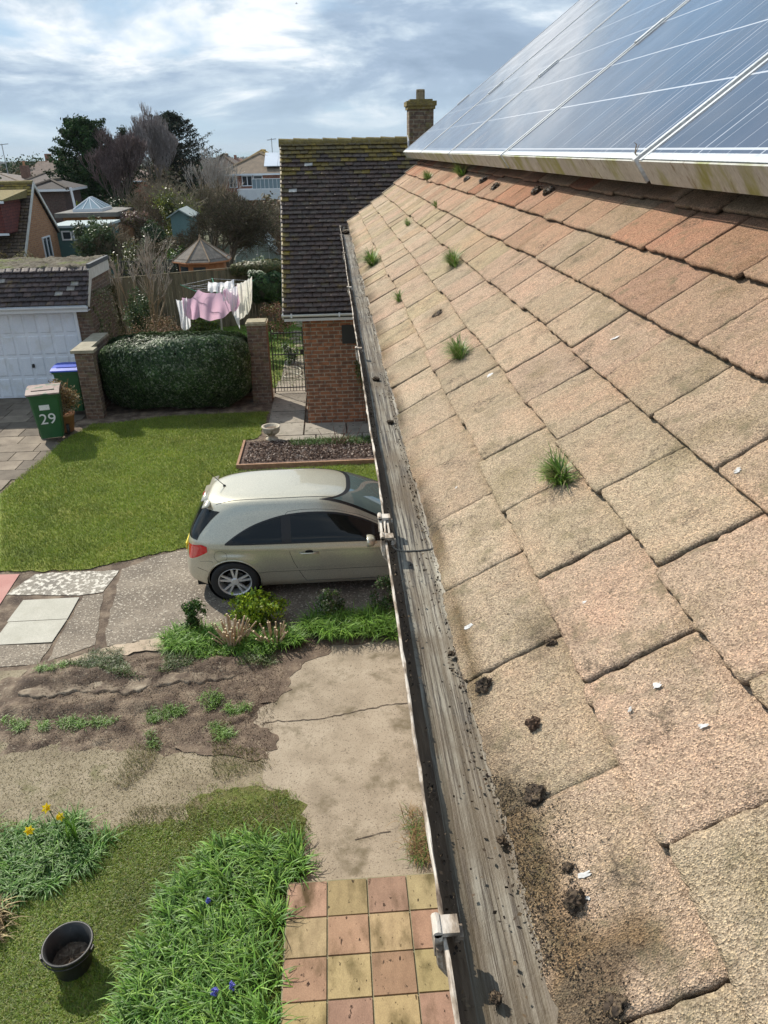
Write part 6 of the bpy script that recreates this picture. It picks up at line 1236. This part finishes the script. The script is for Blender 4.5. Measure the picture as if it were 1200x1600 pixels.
# right hand bungalows with hipped roofs
def hiphouse(name, x0, x1, y0, y1, ze, zr, zg0, label, rc, wallm, seed, chim=None, parts=None, mossy_=.3, group=None):
    r = thing(name, ((x0+x1)/2, (y0+y1)/2, zg0), label, 'house', group); g = G(seed); mb = MB(); mb.box(x0, x1, y0, y1, zg0, ze); mb.build('wall', wallm, r)
    o = .35; ax0, ax1, ay0, ay1 = x0-o, x1+o, y0-o, y1+o; hw = min(ax1-ax0, ay1-ay0)/2
    if (ax1-ax0) >= (ay1-ay0): A, B = (ax0+hw, (ay0+ay1)/2, zr), (ax1-hw+.01, (ay0+ay1)/2, zr)
    else: A, B = ((ax0+ax1)/2, ay0+hw, zr), ((ax0+ax1)/2, ay1-hw, zr)
    vs = [(ax0, ay0, ze), (ax1, ay0, ze), (ax1, ay1, ze), (ax0, ay1, ze), A, B]
    F = [(0, 1, 5, 4), (2, 3, 4, 5), (3, 0, 4), (1, 2, 5)] if (ax1-ax0) >= (ay1-ay0) else [(0, 1, 4), (1, 2, 5, 4), (2, 3, 5), (3, 0, 4, 5)]
    mb = MB(); mb.add(vs, F, 0, rc); mb.add([(v[0], v[1], v[2]-.12) for v in vs[:4]], [(0, 1, 2, 3)], 0, rc); rf = mb.build('roof', tile_r, r, uv=False)
    mb = MB(); mb.box(ax0, ax1, ay0, ay0+.03, ze-.13, ze-.005); mb.box(ax1-.03, ax1, ay0+.03, ay1, ze-.13, ze-.005); mb.box(ax0, ax0+.03, ay0+.03, ay1, ze-.13, ze-.005); mb.build('fascia', wht, r, uv=False)
    mb = MB(); mb.tube([A, B], .12, 6, 0, (rc[0]*1.5, rc[1]*1.4, rc[2])); 
    for i, q_ in ((0, A), (1, B if (ax1-ax0) >= (ay1-ay0) else A)): mb.tube([vs[i], q_], .10, 6, 0, (rc[0]*1.3, rc[1]*1.2, rc[2]))
    mb.build('ridge', tile_r, rf, uv=False)
    if chim:
        mb = MB(); mb.box(chim[0]-.35, chim[0]+.35, chim[1]-.35, chim[1]+.35, zr-1, zr+chim[2]); c_ = mb.build('chimney', brickmat('flue_brick', (.24, .11, .07), (.16, .08, .06), (.2, .17, .13)), rf); mb = MB(); mb.lathe([(.12, 0), (.10, .35), (.13, .4)], 8, (chim[0], chim[1], zr+chim[2])); mb.build('pot', terra, c_, uv=False)
    return r
red_b = brickmat('red_brick', (.40, .15, .085), (.30, .11, .07), (.33, .26, .2), .4, .14, .014)
hr = hiphouse('hipped_bungalow', -7.95, -2.6, 62, 70, 3.52, 4.85, float(zg(0, 62)), 'red brick house with hipped brown roof and glazed balcony, beside the mossy roof', (.20, .155, .11), red_b, 1)
window(hr, 1, 62, -7.5, -6.9, 2.55, 3.35, -1, 1); window(hr, 1, 62, -5.7, -5.0, 2.7, 3.38, -1, 0); window(hr, 1, 62, -6.55, -5.75, 2.65, 3.38, -1, 1)
mb = MB(); mb.box(-6.8, -3.6, 60.6, 62, 2.35, 2.50); mb.box(-6.8, -3.6, 60.6, 60.66, 1.75, 2.35); bal = mb.build('balcony', wht, hr, uv=False)
mb = MB()
for x in np.arange(-5.7, -3.55, .30): mb.box(x, x+.04, 60.60, 60.64, 2.5, 3.15)
mb.box(-5.7, -3.6, 60.60, 60.64, 3.15, 3.2); mb.build('railing', wht, bal, uv=False); mb = MB(); mb.box(-5.68, -3.6, 60.645, 60.655, 2.52, 3.14); mb.build('pane', lg, bal, uv=False)
h2 = hiphouse('hipped_bungalow', -5.6, -1.0, 72, 80, 3.7, 5.0, float(zg(0, 74)), 'house carrying pale solar panels on its roof, just left of the mossy roof', (.24, .18, .10), red_b, 2)
r = h2; an2 = math.atan2(4.85-3.52, 4.35); mb = MB()
Mq = Matrix.Translation((-4.85, 61.95, 3.86)) @ Matrix.Rotation(R(18), 4, 'X')
Mq = Matrix.Translation((-4.85, 62.2, 3.95)) @ Matrix.Rotation(R(20), 4, 'X')
for i in range(2): mb.box(i*1.02, i*1.02+1.0, 0, 2.6, 0, .05, M=Mq)
mb.build('solar_panel', mat('bright_panel', [(.3, (.55, .60, .66)), (.7, (.66, .70, .76))], 1, rough=.2, bump=0), r, uv=False)
h3 = hiphouse('hipped_bungalow', -10.7, -8.2, 74, 80, 3.6, 4.75, float(zg(0, 76)), 'smaller house with dark pyramid roof and mossy ridge left of the balcony house', (.13, .10, .08), brick_o, 3)
h4 = hiphouse('hipped_bungalow', -8.4, -5.2, 84, 92, 4.0, 5.05, float(zg(0, 88)), 'ochre mossy roofed house just behind the balcony house', (.30, .22, .08), brick_o, 4)
# left distance: roofs and a white gabled one
hiphouse('distant_house', -16.2, -14.6, 46, 49, 3.35, 3.75, float(zg(0, 47)), 'flat topped dark house with pale fascia right behind the orange gable', (.07, .06, .055), brickmat('dark_brick', (.12, .07, .06), (.09, .06, .05), (.12, .1, .09)), 5)
hiphouse('distant_house', -27.5, -22.6, 74, 82, 2.6, 3.7, float(zg(0, 78)), 'distant house with grey hipped roof left of the conifer', (.15, .125, .11), brick_o, 6)
hiphouse('distant_house', -36, -29, 80, 88, 2.6, 3.5, float(zg(0, 84)), 'low distant grey roof at the far left edge with an aerial', (.19, .16, .14), brick_o, 7, chim=(-30.0, 84, .6))
hiphouse('distant_house', -22.5, -18.5, 82, 90, 2.6, 3.8, float(zg(0, 86)), 'distant red brick house with a steep roof just left of the conifer', (.22, .15, .12), red_b, 8, chim=(-20, 86, .6))
mb = MB(); mb.tube([(-14.1, 46, 1.8), (-14.2, 46, 3.4)], .07, 8); mb.lathe([(.16, 0), (.1, .3)], 8, (-14.1, 46, 1.5)); tag(mb.build('white_pipe', wht, uv=False), 'white vent pipe rising in front of the roofs right of the orange gable', 'pipe')
# town in the distance: individual small houses
g = G(120); k = 0
tr_cols = [(.24, .13, .09), (.20, .15, .12), (.30, .20, .13), (.16, .13, .12), (.28, .15, .11)]
placed = []
for Y in (105, 125, 150, 180, 215, 255, 300, 360, 430, 520, 640, 800):
    step = 10+Y*.045; X = -Y*.47
    while X < -Y*.045:
        if g.random() < .55:
            w_ = g.uniform(7, 10); d_ = g.uniform(7, 9); z0 = float(zg(0, Y)); ze = z0+g.uniform(3.6, 5.2) if Y > 150 else z0+g.uniform(3.2, 4.5); zr = ze+g.uniform(1.8, 2.8)
            if Y < 260: ze = min(ze, 3.0); zr = min(zr, 4.2+Y*.0015)
            placed.append((X, Y, w_, d_, z0, ze, zr))
        X += step*g.uniform(.7, 1.3)
wallc = [mat('far_render', [(.3, (.50, .47, .42)), (.7, (.60, .57, .51))], 1), red_b, brick_o]
for i, (X, Y, w_, d_, z0, ze, zr) in enumerate(placed):
    ic, iw = int(g.integers(0, 5)), int(g.integers(0, 3)); wm = wallc[iw]; rc = tr_cols[ic]; nmc = ('rust', 'brown', 'tan', 'dark grey', 'orange brown')[ic]; nmw = ('pale', 'red brick', 'orange brick')[iw]
    r = thing('town_house', (X, Y, z0), 'small %s house with %s roof in the distant town towards the sea' % (nmw, nmc), 'house', 'houses of the distant town with %s walls and %s roofs' % (nmw, nmc))
    mb = MB(); mb.box(X, X+w_, Y, Y+d_, z0, ze); mb.build('wall', wm, r); mb = MB(); o = .3
    vs = [(X-o, Y-o, ze), (X+w_+o, Y-o, ze), (X+w_+o, Y+d_+o, ze), (X-o, Y+d_+o, ze), (X+w_*.3, Y+d_/2, zr), (X+w_*.7, Y+d_/2, zr)]; mb.add(vs, [(0, 1, 5, 4), (2, 3, 4, 5), (3, 0, 4), (1, 2, 5)], 0, rc); rf = mb.build('roof', tile_r, r, uv=False)
    if i % 3 == 0: mb = MB(); mb.box(X+w_*.5-.4, X+w_*.5+.4, Y+d_/2-.4, Y+d_/2+.4, zr-1, zr+1.0); mb.build('chimney', red_b, rf)
    if Y < 320:
        for q_ in (.2, .62): mb = MB(); mb.box(X+w_*q_, X+w_*q_+1.4, Y-.03, Y-.005, ze-1.7, ze-.6); mb.build('window', paneg, r, uv=False)
# ---------------------------------------------------------------- trees and shrubs
def bare(name, x, y, h, wd, label, seed, cat='bare tree', levels=6, kids=3, r0=.12, split=3, tcol=((.22, .17, .13), (.16, .12, .09)), tmin=.006, spread=.9, up=.5, multi=1, trunk=.3, shrink=.74, bcol=(1, 1, 1), group=None, wig=.25):
    z0 = float(zg(x, y)); r = thing(name, (x, y, z0), label, cat, group); s = branching((x, y, z0-.05), h, spread, seed, levels, kids, r0, up, trunk, wig, shrink, multi); s = fit(s, (x, y, z0-.05), h, wd)
    return r, tree_mesh(r, s, split, bark, twig, G(seed), tcol, tmin, bcol), s
bare('bare_shrub', -5.15, 20.6, 3.45, 2.3, 'leafless many stemmed shrub standing between the garage and the fence', 3, levels=4, kids=3, r0=.055, split=3, tmin=.006, multi=3, spread=.75, tcol=((.46, .41, .34), (.34, .29, .23), (.40, .33, .28)), bcol=(2.0, 1.8, 1.55), up=.8, trunk=.26)
bare('dark_round_tree', -3.75, 31.5, 3.9, 4.3, 'dark dense leafless tree with a wide rounded crown behind the summerhouse', 12, levels=6, kids=4, r0=.14, split=3, tmin=.0075, spread=1.1, tcol=((.085, .065, .048), (.12, .09, .06), (.06, .055, .035), (.10, .10, .05)), up=.25, trunk=.24, shrink=.78, bcol=(.7, .65, .6))
r_, c_, s_ = bare('purple_tree', -12.6, 50, 7.4, 3.2, 'purplish brown leafless tree with a dense crown right of the dark conifer', 21, levels=6, kids=4, r0=.14, split=3, tmin=.011, spread=.6, tcol=((.16, .115, .11), (.12, .09, .085), (.20, .15, .135)), up=1.3, trunk=.34)
bare('pale_tree', -12.4, 58, 9.4, 4.0, 'tall pale bare tree with fine upright twigs reaching highest into the sky', 22, levels=6, kids=4, r0=.13, split=3, tmin=.010, spread=.5, tcol=((.36, .31, .29), (.28, .24, .23)), up=1.1, trunk=.28, bcol=(1.4, 1.3, 1.2))
bare('birch_tree', -8.0, 54, 6.4, 4.0, 'white stemmed bare birch in front of the hipped houses', 23, levels=4, kids=3, r0=.12, split=3, tmin=.011, multi=6, spread=.5, tcol=((.50, .46, .42), (.38, .33, .28)), bcol=(3.4, 3.2, 3.0), up=.8, trunk=.34)
bare('brown_tree', -9.8, 44, 4.5, 4.6, 'brown twiggy tree mixed in front of the purple tree', 24, levels=6, kids=3, r0=.10, split=3, tmin=.009, spread=.8, tcol=((.21, .165, .115), (.28, .22, .15), (.15, .12, .08)), multi=2)
bare('brown_tree', -6.3, 43, 4.4, 4.0, 'brown twiggy tree above the grey teal shed', 25, levels=6, kids=3, r0=.10, split=3, tmin=.009, spread=.8, tcol=((.18, .14, .10), (.24, .19, .13), (.13, .12, .06)), multi=2)
bare('brown_tree', -2.0, 38, 3.4, 3.0, 'brown twiggy shrub beside the left edge of the mossy roof', 26, levels=6, kids=3, r0=.07, split=3, tmin=.008, spread=.8, tcol=((.24, .17, .13), (.30, .22, .16)), multi=2)
bare('brown_tree', -8.6, 33, 2.9, 3.0, 'low twiggy brown shrub behind the bare shrub', 27, levels=6, kids=3, r0=.06, split=3, tmin=.007, spread=.8, tcol=((.24, .19, .13), (.17, .14, .09)), multi=3)
bare('brown_tree', -1.9, 33.5, 2.6, 2.2, 'reddish brown twiggy shrub right of the greenhouse', 28, levels=6, kids=3, r0=.05, split=3, tmin=.006, spread=.8, tcol=((.26, .18, .13), (.19, .14, .10)), multi=3)
# ivy clad tree
r_, c_, s_ = bare('ivy_tree', -8.5, 41, 4.4, 4.6, 'ivy covered bare tree in the middle of the gardens', 31, levels=5, kids=3, r0=.16, split=4, tmin=.009, spread=.7, tcol=((.22, .19, .13),), up=.6, bcol=(1.6, 1.5, 1.2))
def leafsegs(root, segs, n, size, cols, seed, rad, lv=(1, 9), m=None, zmin=-99):
    g = G(seed); S = [s for s in segs if lv[0] <= s[4] <= lv[1] and s[1][2] > zmin]; k = g.integers(0, len(S), n); A = np.array([s[0] for s in S])[k]; B = np.array([s[1] for s in S])[k]; t = g.random((n, 1)); P = A+(B-A)*t+g.normal(size=(n, 3))*rad
    tone = g.uniform(.65, 1.3, len(S))[k]; V, F, C = leaves(P, size, pal(n, cols, g, .3)*tone[:, None], .6, None, 1, seed); npmesh('leaves', V, F, C, m or leaf, root)
leafsegs(r_, s_, 11000, .11, [(.10, .13, .02), (.15, .17, .03), (.21, .22, .04), (.06, .09, .02)], 5, .20, (1, 3))
# conifers
def conifer(name, x, y, h, wd, label, seed, cols, n=26000, size=.22, cat='conifer', ztop=None, flat=.0, lean=.35, shape=.75, base_=.06):
    z0 = float(zg(x, y)); g = G(seed); r = thing(name, (x, y, z0), label, cat); segs = [(np.array([x, y, z0-.1]), np.array([x, y, z0+h*.95]), .16, .02)]; tips = []
    nb = 150
    for k in range(nb):
        t = base_+(1-base_)*(k/nb)**1.0; a = g.uniform(0, 6.28); rr = wd*.5*min(1, ((1-t)/.45))**shape*g.uniform(.62, 1.12)*(1 if t > .2 else .85); p = np.array([x, y, z0+h*t*.95]); e = p+np.array([math.cos(a)*rr, math.sin(a)*rr, rr*lean*g.uniform(.4, 1.4)]); segs.append((p, e, .03, .008)); tips.append((p, e))
    V, F, kk = sprig_tubes(segs, 5); npmesh('trunk', V, F, np.tile((.6, .5, .4), (len(V), 1)), bark, r)
    k = g.integers(0, nb, n); A = np.array([t_[0] for t_ in tips])[k]; B = np.array([t_[1] for t_ in tips])[k]; u = g.random((n, 1))**.6*1.08; sp = .10+.14*(1-u)*wd*.3; P = A+(B-A)*u+g.normal(size=(n, 3))*sp*np.array([1, 1, .75 if not flat else flat])
    tone = g.uniform(.6, 1.35, nb)[k]; V, F, C = leaves(P, size, pal(n, cols, g, .3)*tone[:, None], .35, None, 1, seed); npmesh('crown', V, F, C, leaf_dull, r); return r
conifer('dark_conifer', -15.6, 55, 8.2, 5.0, 'tall dense dark green conifer left of the bare trees', 1, [(.020, .048, .016), (.032, .065, .02), (.045, .085, .026)], 34000, .24, shape=.42, lean=.55)
conifer('thin_conifer', -13.6, 57, 8.0, 1.6, 'narrow dark conifer top poking up between the conifer and purple tree', 6, [(.03, .05, .02), (.05, .06, .03)], 5000, .18, shape=.7)
conifer('cedar_tree', -11.3, 62, 9.2, 6.2, 'dark open cedar with ragged spreading branches against the sky', 2, [(.035, .042, .032), (.055, .055, .042), (.03, .05, .03)], 16000, .20, flat=.35, shape=.62, lean=.42, base_=.35)
def mound(name, x, y, rx, ry, zc, rz, n, size, cols, seed, label, cat='shrub', nclump=40, m=None, stems=6, group=None, shell=.75): return bush(name, (x, y, zc), (rx, ry, rz), n, size, cols, seed, label, cat, group, nclump, .32, stems, m, shell=shell)
DG = [(.035, .065, .022), (.055, .09, .03), (.025, .048, .018)]; OG = [(.10, .115, .035), (.075, .09, .03), (.14, .15, .05)]; BR = [(.16, .125, .08), (.12, .10, .06), (.21, .16, .11), (.09, .085, .045)]
mound('laurel_bush', -9.45, 32.5, .85, .8, 1.75, 1.1, 4800, .12, [(.05, .085, .03), (.075, .11, .04), (.12, .15, .07)], 41, 'rounded glossy evergreen bush right of the teal building', m=leaf_gloss)
mound('golden_bush', -15.1, 48, 1.0, .8, 2.0, .75, 2400, .13, [(.36, .42, .03), (.26, .34, .03)], 42, 'bright yellow green bush beyond the gabled house')
mound('olive_bush', -7.3, 29.5, 1.0, .9, 1.2, .95, 3800, .09, OG, 43, 'olive green rounded bush behind the bare shrub')
mound('green_bush', -5.9, 31, .6, .5, 1.3, .55, 1800, .09, [(.08, .15, .03), (.12, .19, .04)], 44, 'brighter green bush left of the dark round tree')
mound('pale_variegated_bush', -2.75, 27.4, .75, .5, 1.2, .65, 2400, .08, [(.30, .36, .22), (.14, .20, .09), (.45, .48, .36)], 45, 'pale variegated bush in front of the greenhouse')
mound('dark_bush', -5.65, 28.6, .5, .45, 1.15, .75, 1600, .09, [(.06, .08, .05), (.09, .11, .07)], 46, 'dark grey green bush left of the summerhouse')
mound('yellow_green_bush', -1.6, 31.2, .45, .45, 2.1, .8, 1700, .09, [(.17, .22, .04), (.12, .17, .04)], 47, 'narrow yellowish green bush beside the left edge of the mossy roof')
mound('green_bush', -7.9, 36, .6, .5, 1.6, .8, 1800, .10, DG, 48, 'dark green bush left of the grey teal shed')
mound('green_bush', -12.6, 50, 1.2, 1, 2.0, .7, 2600, .14, DG, 49, 'dark green bush at the foot of the dark conifer')
mound('blossom_shrub', -10.3, 42.5, 1.0, .6, 2.0, .45, 1800, .11, [(.34, .22, .20), (.24, .18, .12), (.14, .14, .06)], 50, 'pinkish twiggy shrub right of the glass lantern')
mound('twiggy_shrub', -7.0, 35.0, 1.2, 1, 1.1, .8, 3400, .10, BR, 51, 'brown mixed shrub below the grey teal shed', m=leaf_dull)
mound('twiggy_shrub', -10.6, 38.5, 1.1, 1, 1.3, .7, 3000, .11, BR, 52, 'brown mixed shrub between the lantern and the laurel bush', m=leaf_dull)
mound('twiggy_shrub', -10.9, 46, 1.6, 1.2, 1.7, 1.1, 4200, .13, BR+OG, 53, 'brownish thicket under the purple tree', m=leaf_dull)
mound('twiggy_shrub', -7.6, 48, 1.7, 1.2, 1.8, 1.3, 4600, .13, BR+DG, 54, 'dark thicket behind the ivy covered tree', m=leaf_dull)
mound('twiggy_shrub', -4.6, 45, 2.0, 1.3, 1.3, 1.4, 4800, .13, BR, 55, 'reddish brown thicket below the balcony house', m=leaf_dull)
mound('twiggy_shrub', -2.0, 42, 1.2, 1.3, 1.2, 1.3, 3200, .12, BR+[(.26, .15, .11)], 56, 'russet thicket against the left edge of the mossy roof', m=leaf_dull)
mound('twiggy_shrub', -5.9, 33.5, 1.0, .9, .9, .9, 2600, .10, BR+OG, 57, 'olive brown thicket left behind the dark round tree', m=leaf_dull)
mound('twiggy_shrub', -2.2, 35.6, 1.0, .8, .9, .8, 2600, .10, BR, 58, 'brown thicket behind the greenhouse', m=leaf_dull)
mound('twiggy_shrub', -6.3, 25.6, .6, .6, .6, .8, 2000, .08, BR+OG, 59, 'brown undergrowth behind the left end of the fence', m=leaf_dull)
# mid-distance tree belt, each a tree of its own
g = G(130); i = 0
TL = {0: ('round_tree', 'rounded dull green tree in the belt between the gardens and the town', OG), 1: ('round_tree', 'brown bare looking tree in the belt between the gardens and the town', BR), 2: ('round_tree', 'dark evergreen tree in the belt between the gardens and the town', DG)}
for Y in (52, 62, 75, 92, 112, 140, 175, 220, 290, 380, 500, 680):
    X = -Y*.50
    while X < -Y*.04:
        k = int(g.choice([0, 1, 1, 2])); rr = g.uniform(1.6, 3.0)*(1+Y/300); z0 = float(zg(0, Y)); top = min(z0+g.uniform(3.6, 6.2)*(1+Y/500), 5.04-Y*.0125+g.uniform(-.2, 1.1) if X > -Y*.36 else 5.04+Y*.004+g.uniform(-1.0, .4))
        if Y < 70 and (-Y*.36 < X < -Y*.24 or X > -Y*.17): top = min(top, 2.6)
        if g.random() < .46 and top > z0+1.2:
            nm, lb, cl = TL[k]; hz_ = (top-z0)/2; n = int(1500*min(1, 90/Y)+260)
            bush(nm, (X, Y+g.uniform(-3, 3), z0+hz_), (rr, rr, hz_), n, .17+Y*.0022, [tuple(np.array(c)*1.25+.01) for c in cl], 600+i, lb, 'tree', 'trees between the gardens and the town (%s)' % ('dull green', 'brown', 'evergreen')[k], 18, .36, 3, leaf_dull); i += 1  # leaf palette lightened, putting distance haze into the tree colours
        X += rr*g.uniform(1.1, 2.2)+Y*.012
# evergreen wood at far left
for j, (X, Y, rr, hh) in enumerate([(-62, 130, 6, 6.6), (-54, 126, 5.5, 6.9), (-49, 128, 5.5, 7.7), (-44.5, 132, 5, 7.2), (-40.5, 128, 4.5, 6.5), (-36, 120, 4, 6.4), (-32, 112, 4, 7.0), (-27.5, 105, 4, 7.8)]):
    z0 = float(zg(0, Y)); bush('wood_tree', (X, Y, z0+hh*.5), (rr, rr, hh*.5), 4200, .42, [(.03, .055, .02), (.045, .07, .026), (.06, .08, .03)] if j < 5 else [(.08, .085, .045), (.06, .07, .035)], 700+j,
        ['broad dark evergreen at the far left edge of the skyline wood', 'second dark evergreen of the skyline wood from the left', 'highest dark evergreen of the skyline wood', 'dark evergreen right of the highest one of the skyline wood', 'lowest evergreen at the right end of the skyline wood', 'dull olive tree right of the skyline wood', 'second olive tree right of the skyline wood', 'olive tree touching the left side of the tall conifer'][j], 'tree', None, 40, .34, 4, leaf_dull)
# far town reads as one mass near the shore
g = G(140); n = 3000; Y = g.uniform(700, 2450, n); X = -Y*g.uniform(-.1, .55, n); P = np.column_stack([X, Y, zg(X, Y)+g.uniform(0, 5, n)]); V, F, C = leaves(P, 9, pal(n, [(.20, .17, .14), (.12, .12, .08), (.35, .31, .28), (.09, .10, .06)], g, .3), .7, np.tile([0, -1., .5], (n, 1)), .8, 3); tag(npmesh('far_town', V, F, C, leaf_dull), 'hazy mass of roofs and trees along the shore below the sea', 'town', kind='stuff')
# television aerial, chimney behind the ridge, two gulls
r = thing('aerial_mast', (-4.5, 66, 4.6), 'thin television aerial on the roof just left of the mossy gable', 'aerial'); mb = MB(); mb.tube([(-4.4, 66, 4.6), (-4.4, 66, 5.9)], .03, 5); mb.tube([(-4.75, 66, 5.75), (-4.05, 66, 5.85)], .025, 5)
for x in (-4.7, -4.5, -4.3, -4.1): mb.tube([(x, 65.75, 5.8), (x, 66.25, 5.8)], .015, 4)
mb.build('mast', galv, r, uv=False)
r = thing('aerial_mast', (-30, 80, 3.5), 'thin television aerial above the far left roofs', 'aerial'); mb = MB(); mb.tube([(-30.2, 80, 3.4), (-30.2, 80, 6.0)], .04, 5); mb.tube([(-30.8, 80, 5.9), (-29.6, 80, 6.0)], .035, 5); mb.build('mast', galv, r, uv=False)
bush('far_conifer', (1.35, 40, 5.0), (.5, .4, .45), 260, .16, [(.05, .06, .04)], 801, 'dark tree top just showing over the mossy ridge left of the chimney', 'tree', None, 8, .4, 3)
for i, (x, y, z, lb) in enumerate([(-5.4, 190.0, 32.7, 'upper of two tiny gulls in the sky near the top edge'), (-11.6, 330.0, 32.7, 'lower of two tiny gulls in the sky')]):
    r = thing('gull', (x, y, z), lb, 'gull'); mb = MB(); mb.tube([(-.25, 0, 0), (-.1, 0, .02), (.1, 0, .02), (.25, 0, 0)], [.01, .06, .06, .02], 8)
    for s_ in (-1, 1): mb.add([(-.08, 0, .02), (.08, 0, .02), (.10, s_*.30, .16), (-.04, s_*.62, .06), (-.06, s_*.30, .15), (-.08, 0, .035), (.08, 0, .035), (.10, s_*.30, .175), (-.04, s_*.62, .07), (-.06, s_*.30, .165)], [(0, 1, 2, 3, 4), (5, 9, 8, 7, 6), (0, 5, 6, 1), (1, 6, 7, 2), (2, 7, 8, 3), (3, 8, 9, 4), (4, 9, 5, 0)])
    mb.build('body', plain('gull_grey', (.25, .26, .28), .8), r, world=False, uv=False)

car.scale = (.93, .86, .85); car.location = (-2.01, 8.80, .02)

# ================================================================ AIR
hm = bpy.data.materials.new('haze_air'); hm.use_nodes = True; ht = hm.node_tree; ht.nodes.clear()
ho = N(ht, 'ShaderNodeOutputMaterial'); hv = N(ht, 'ShaderNodeVolumePrincipled'); L(ht, hv.outputs[0], ho.inputs['Volume'])
hv.inputs['Color'].default_value = (.80, .88, .96, 1); hv.inputs['Density'].default_value = .00012
mb = MB(); mb.box(-9000, 9000, -70, 9000, -26, 60); hz_o = mb.build('haze', hm, uv=False); hz_o['kind'] = 'stuff'; hz_o['label'] = 'faint pale haze over the distant town and sea'
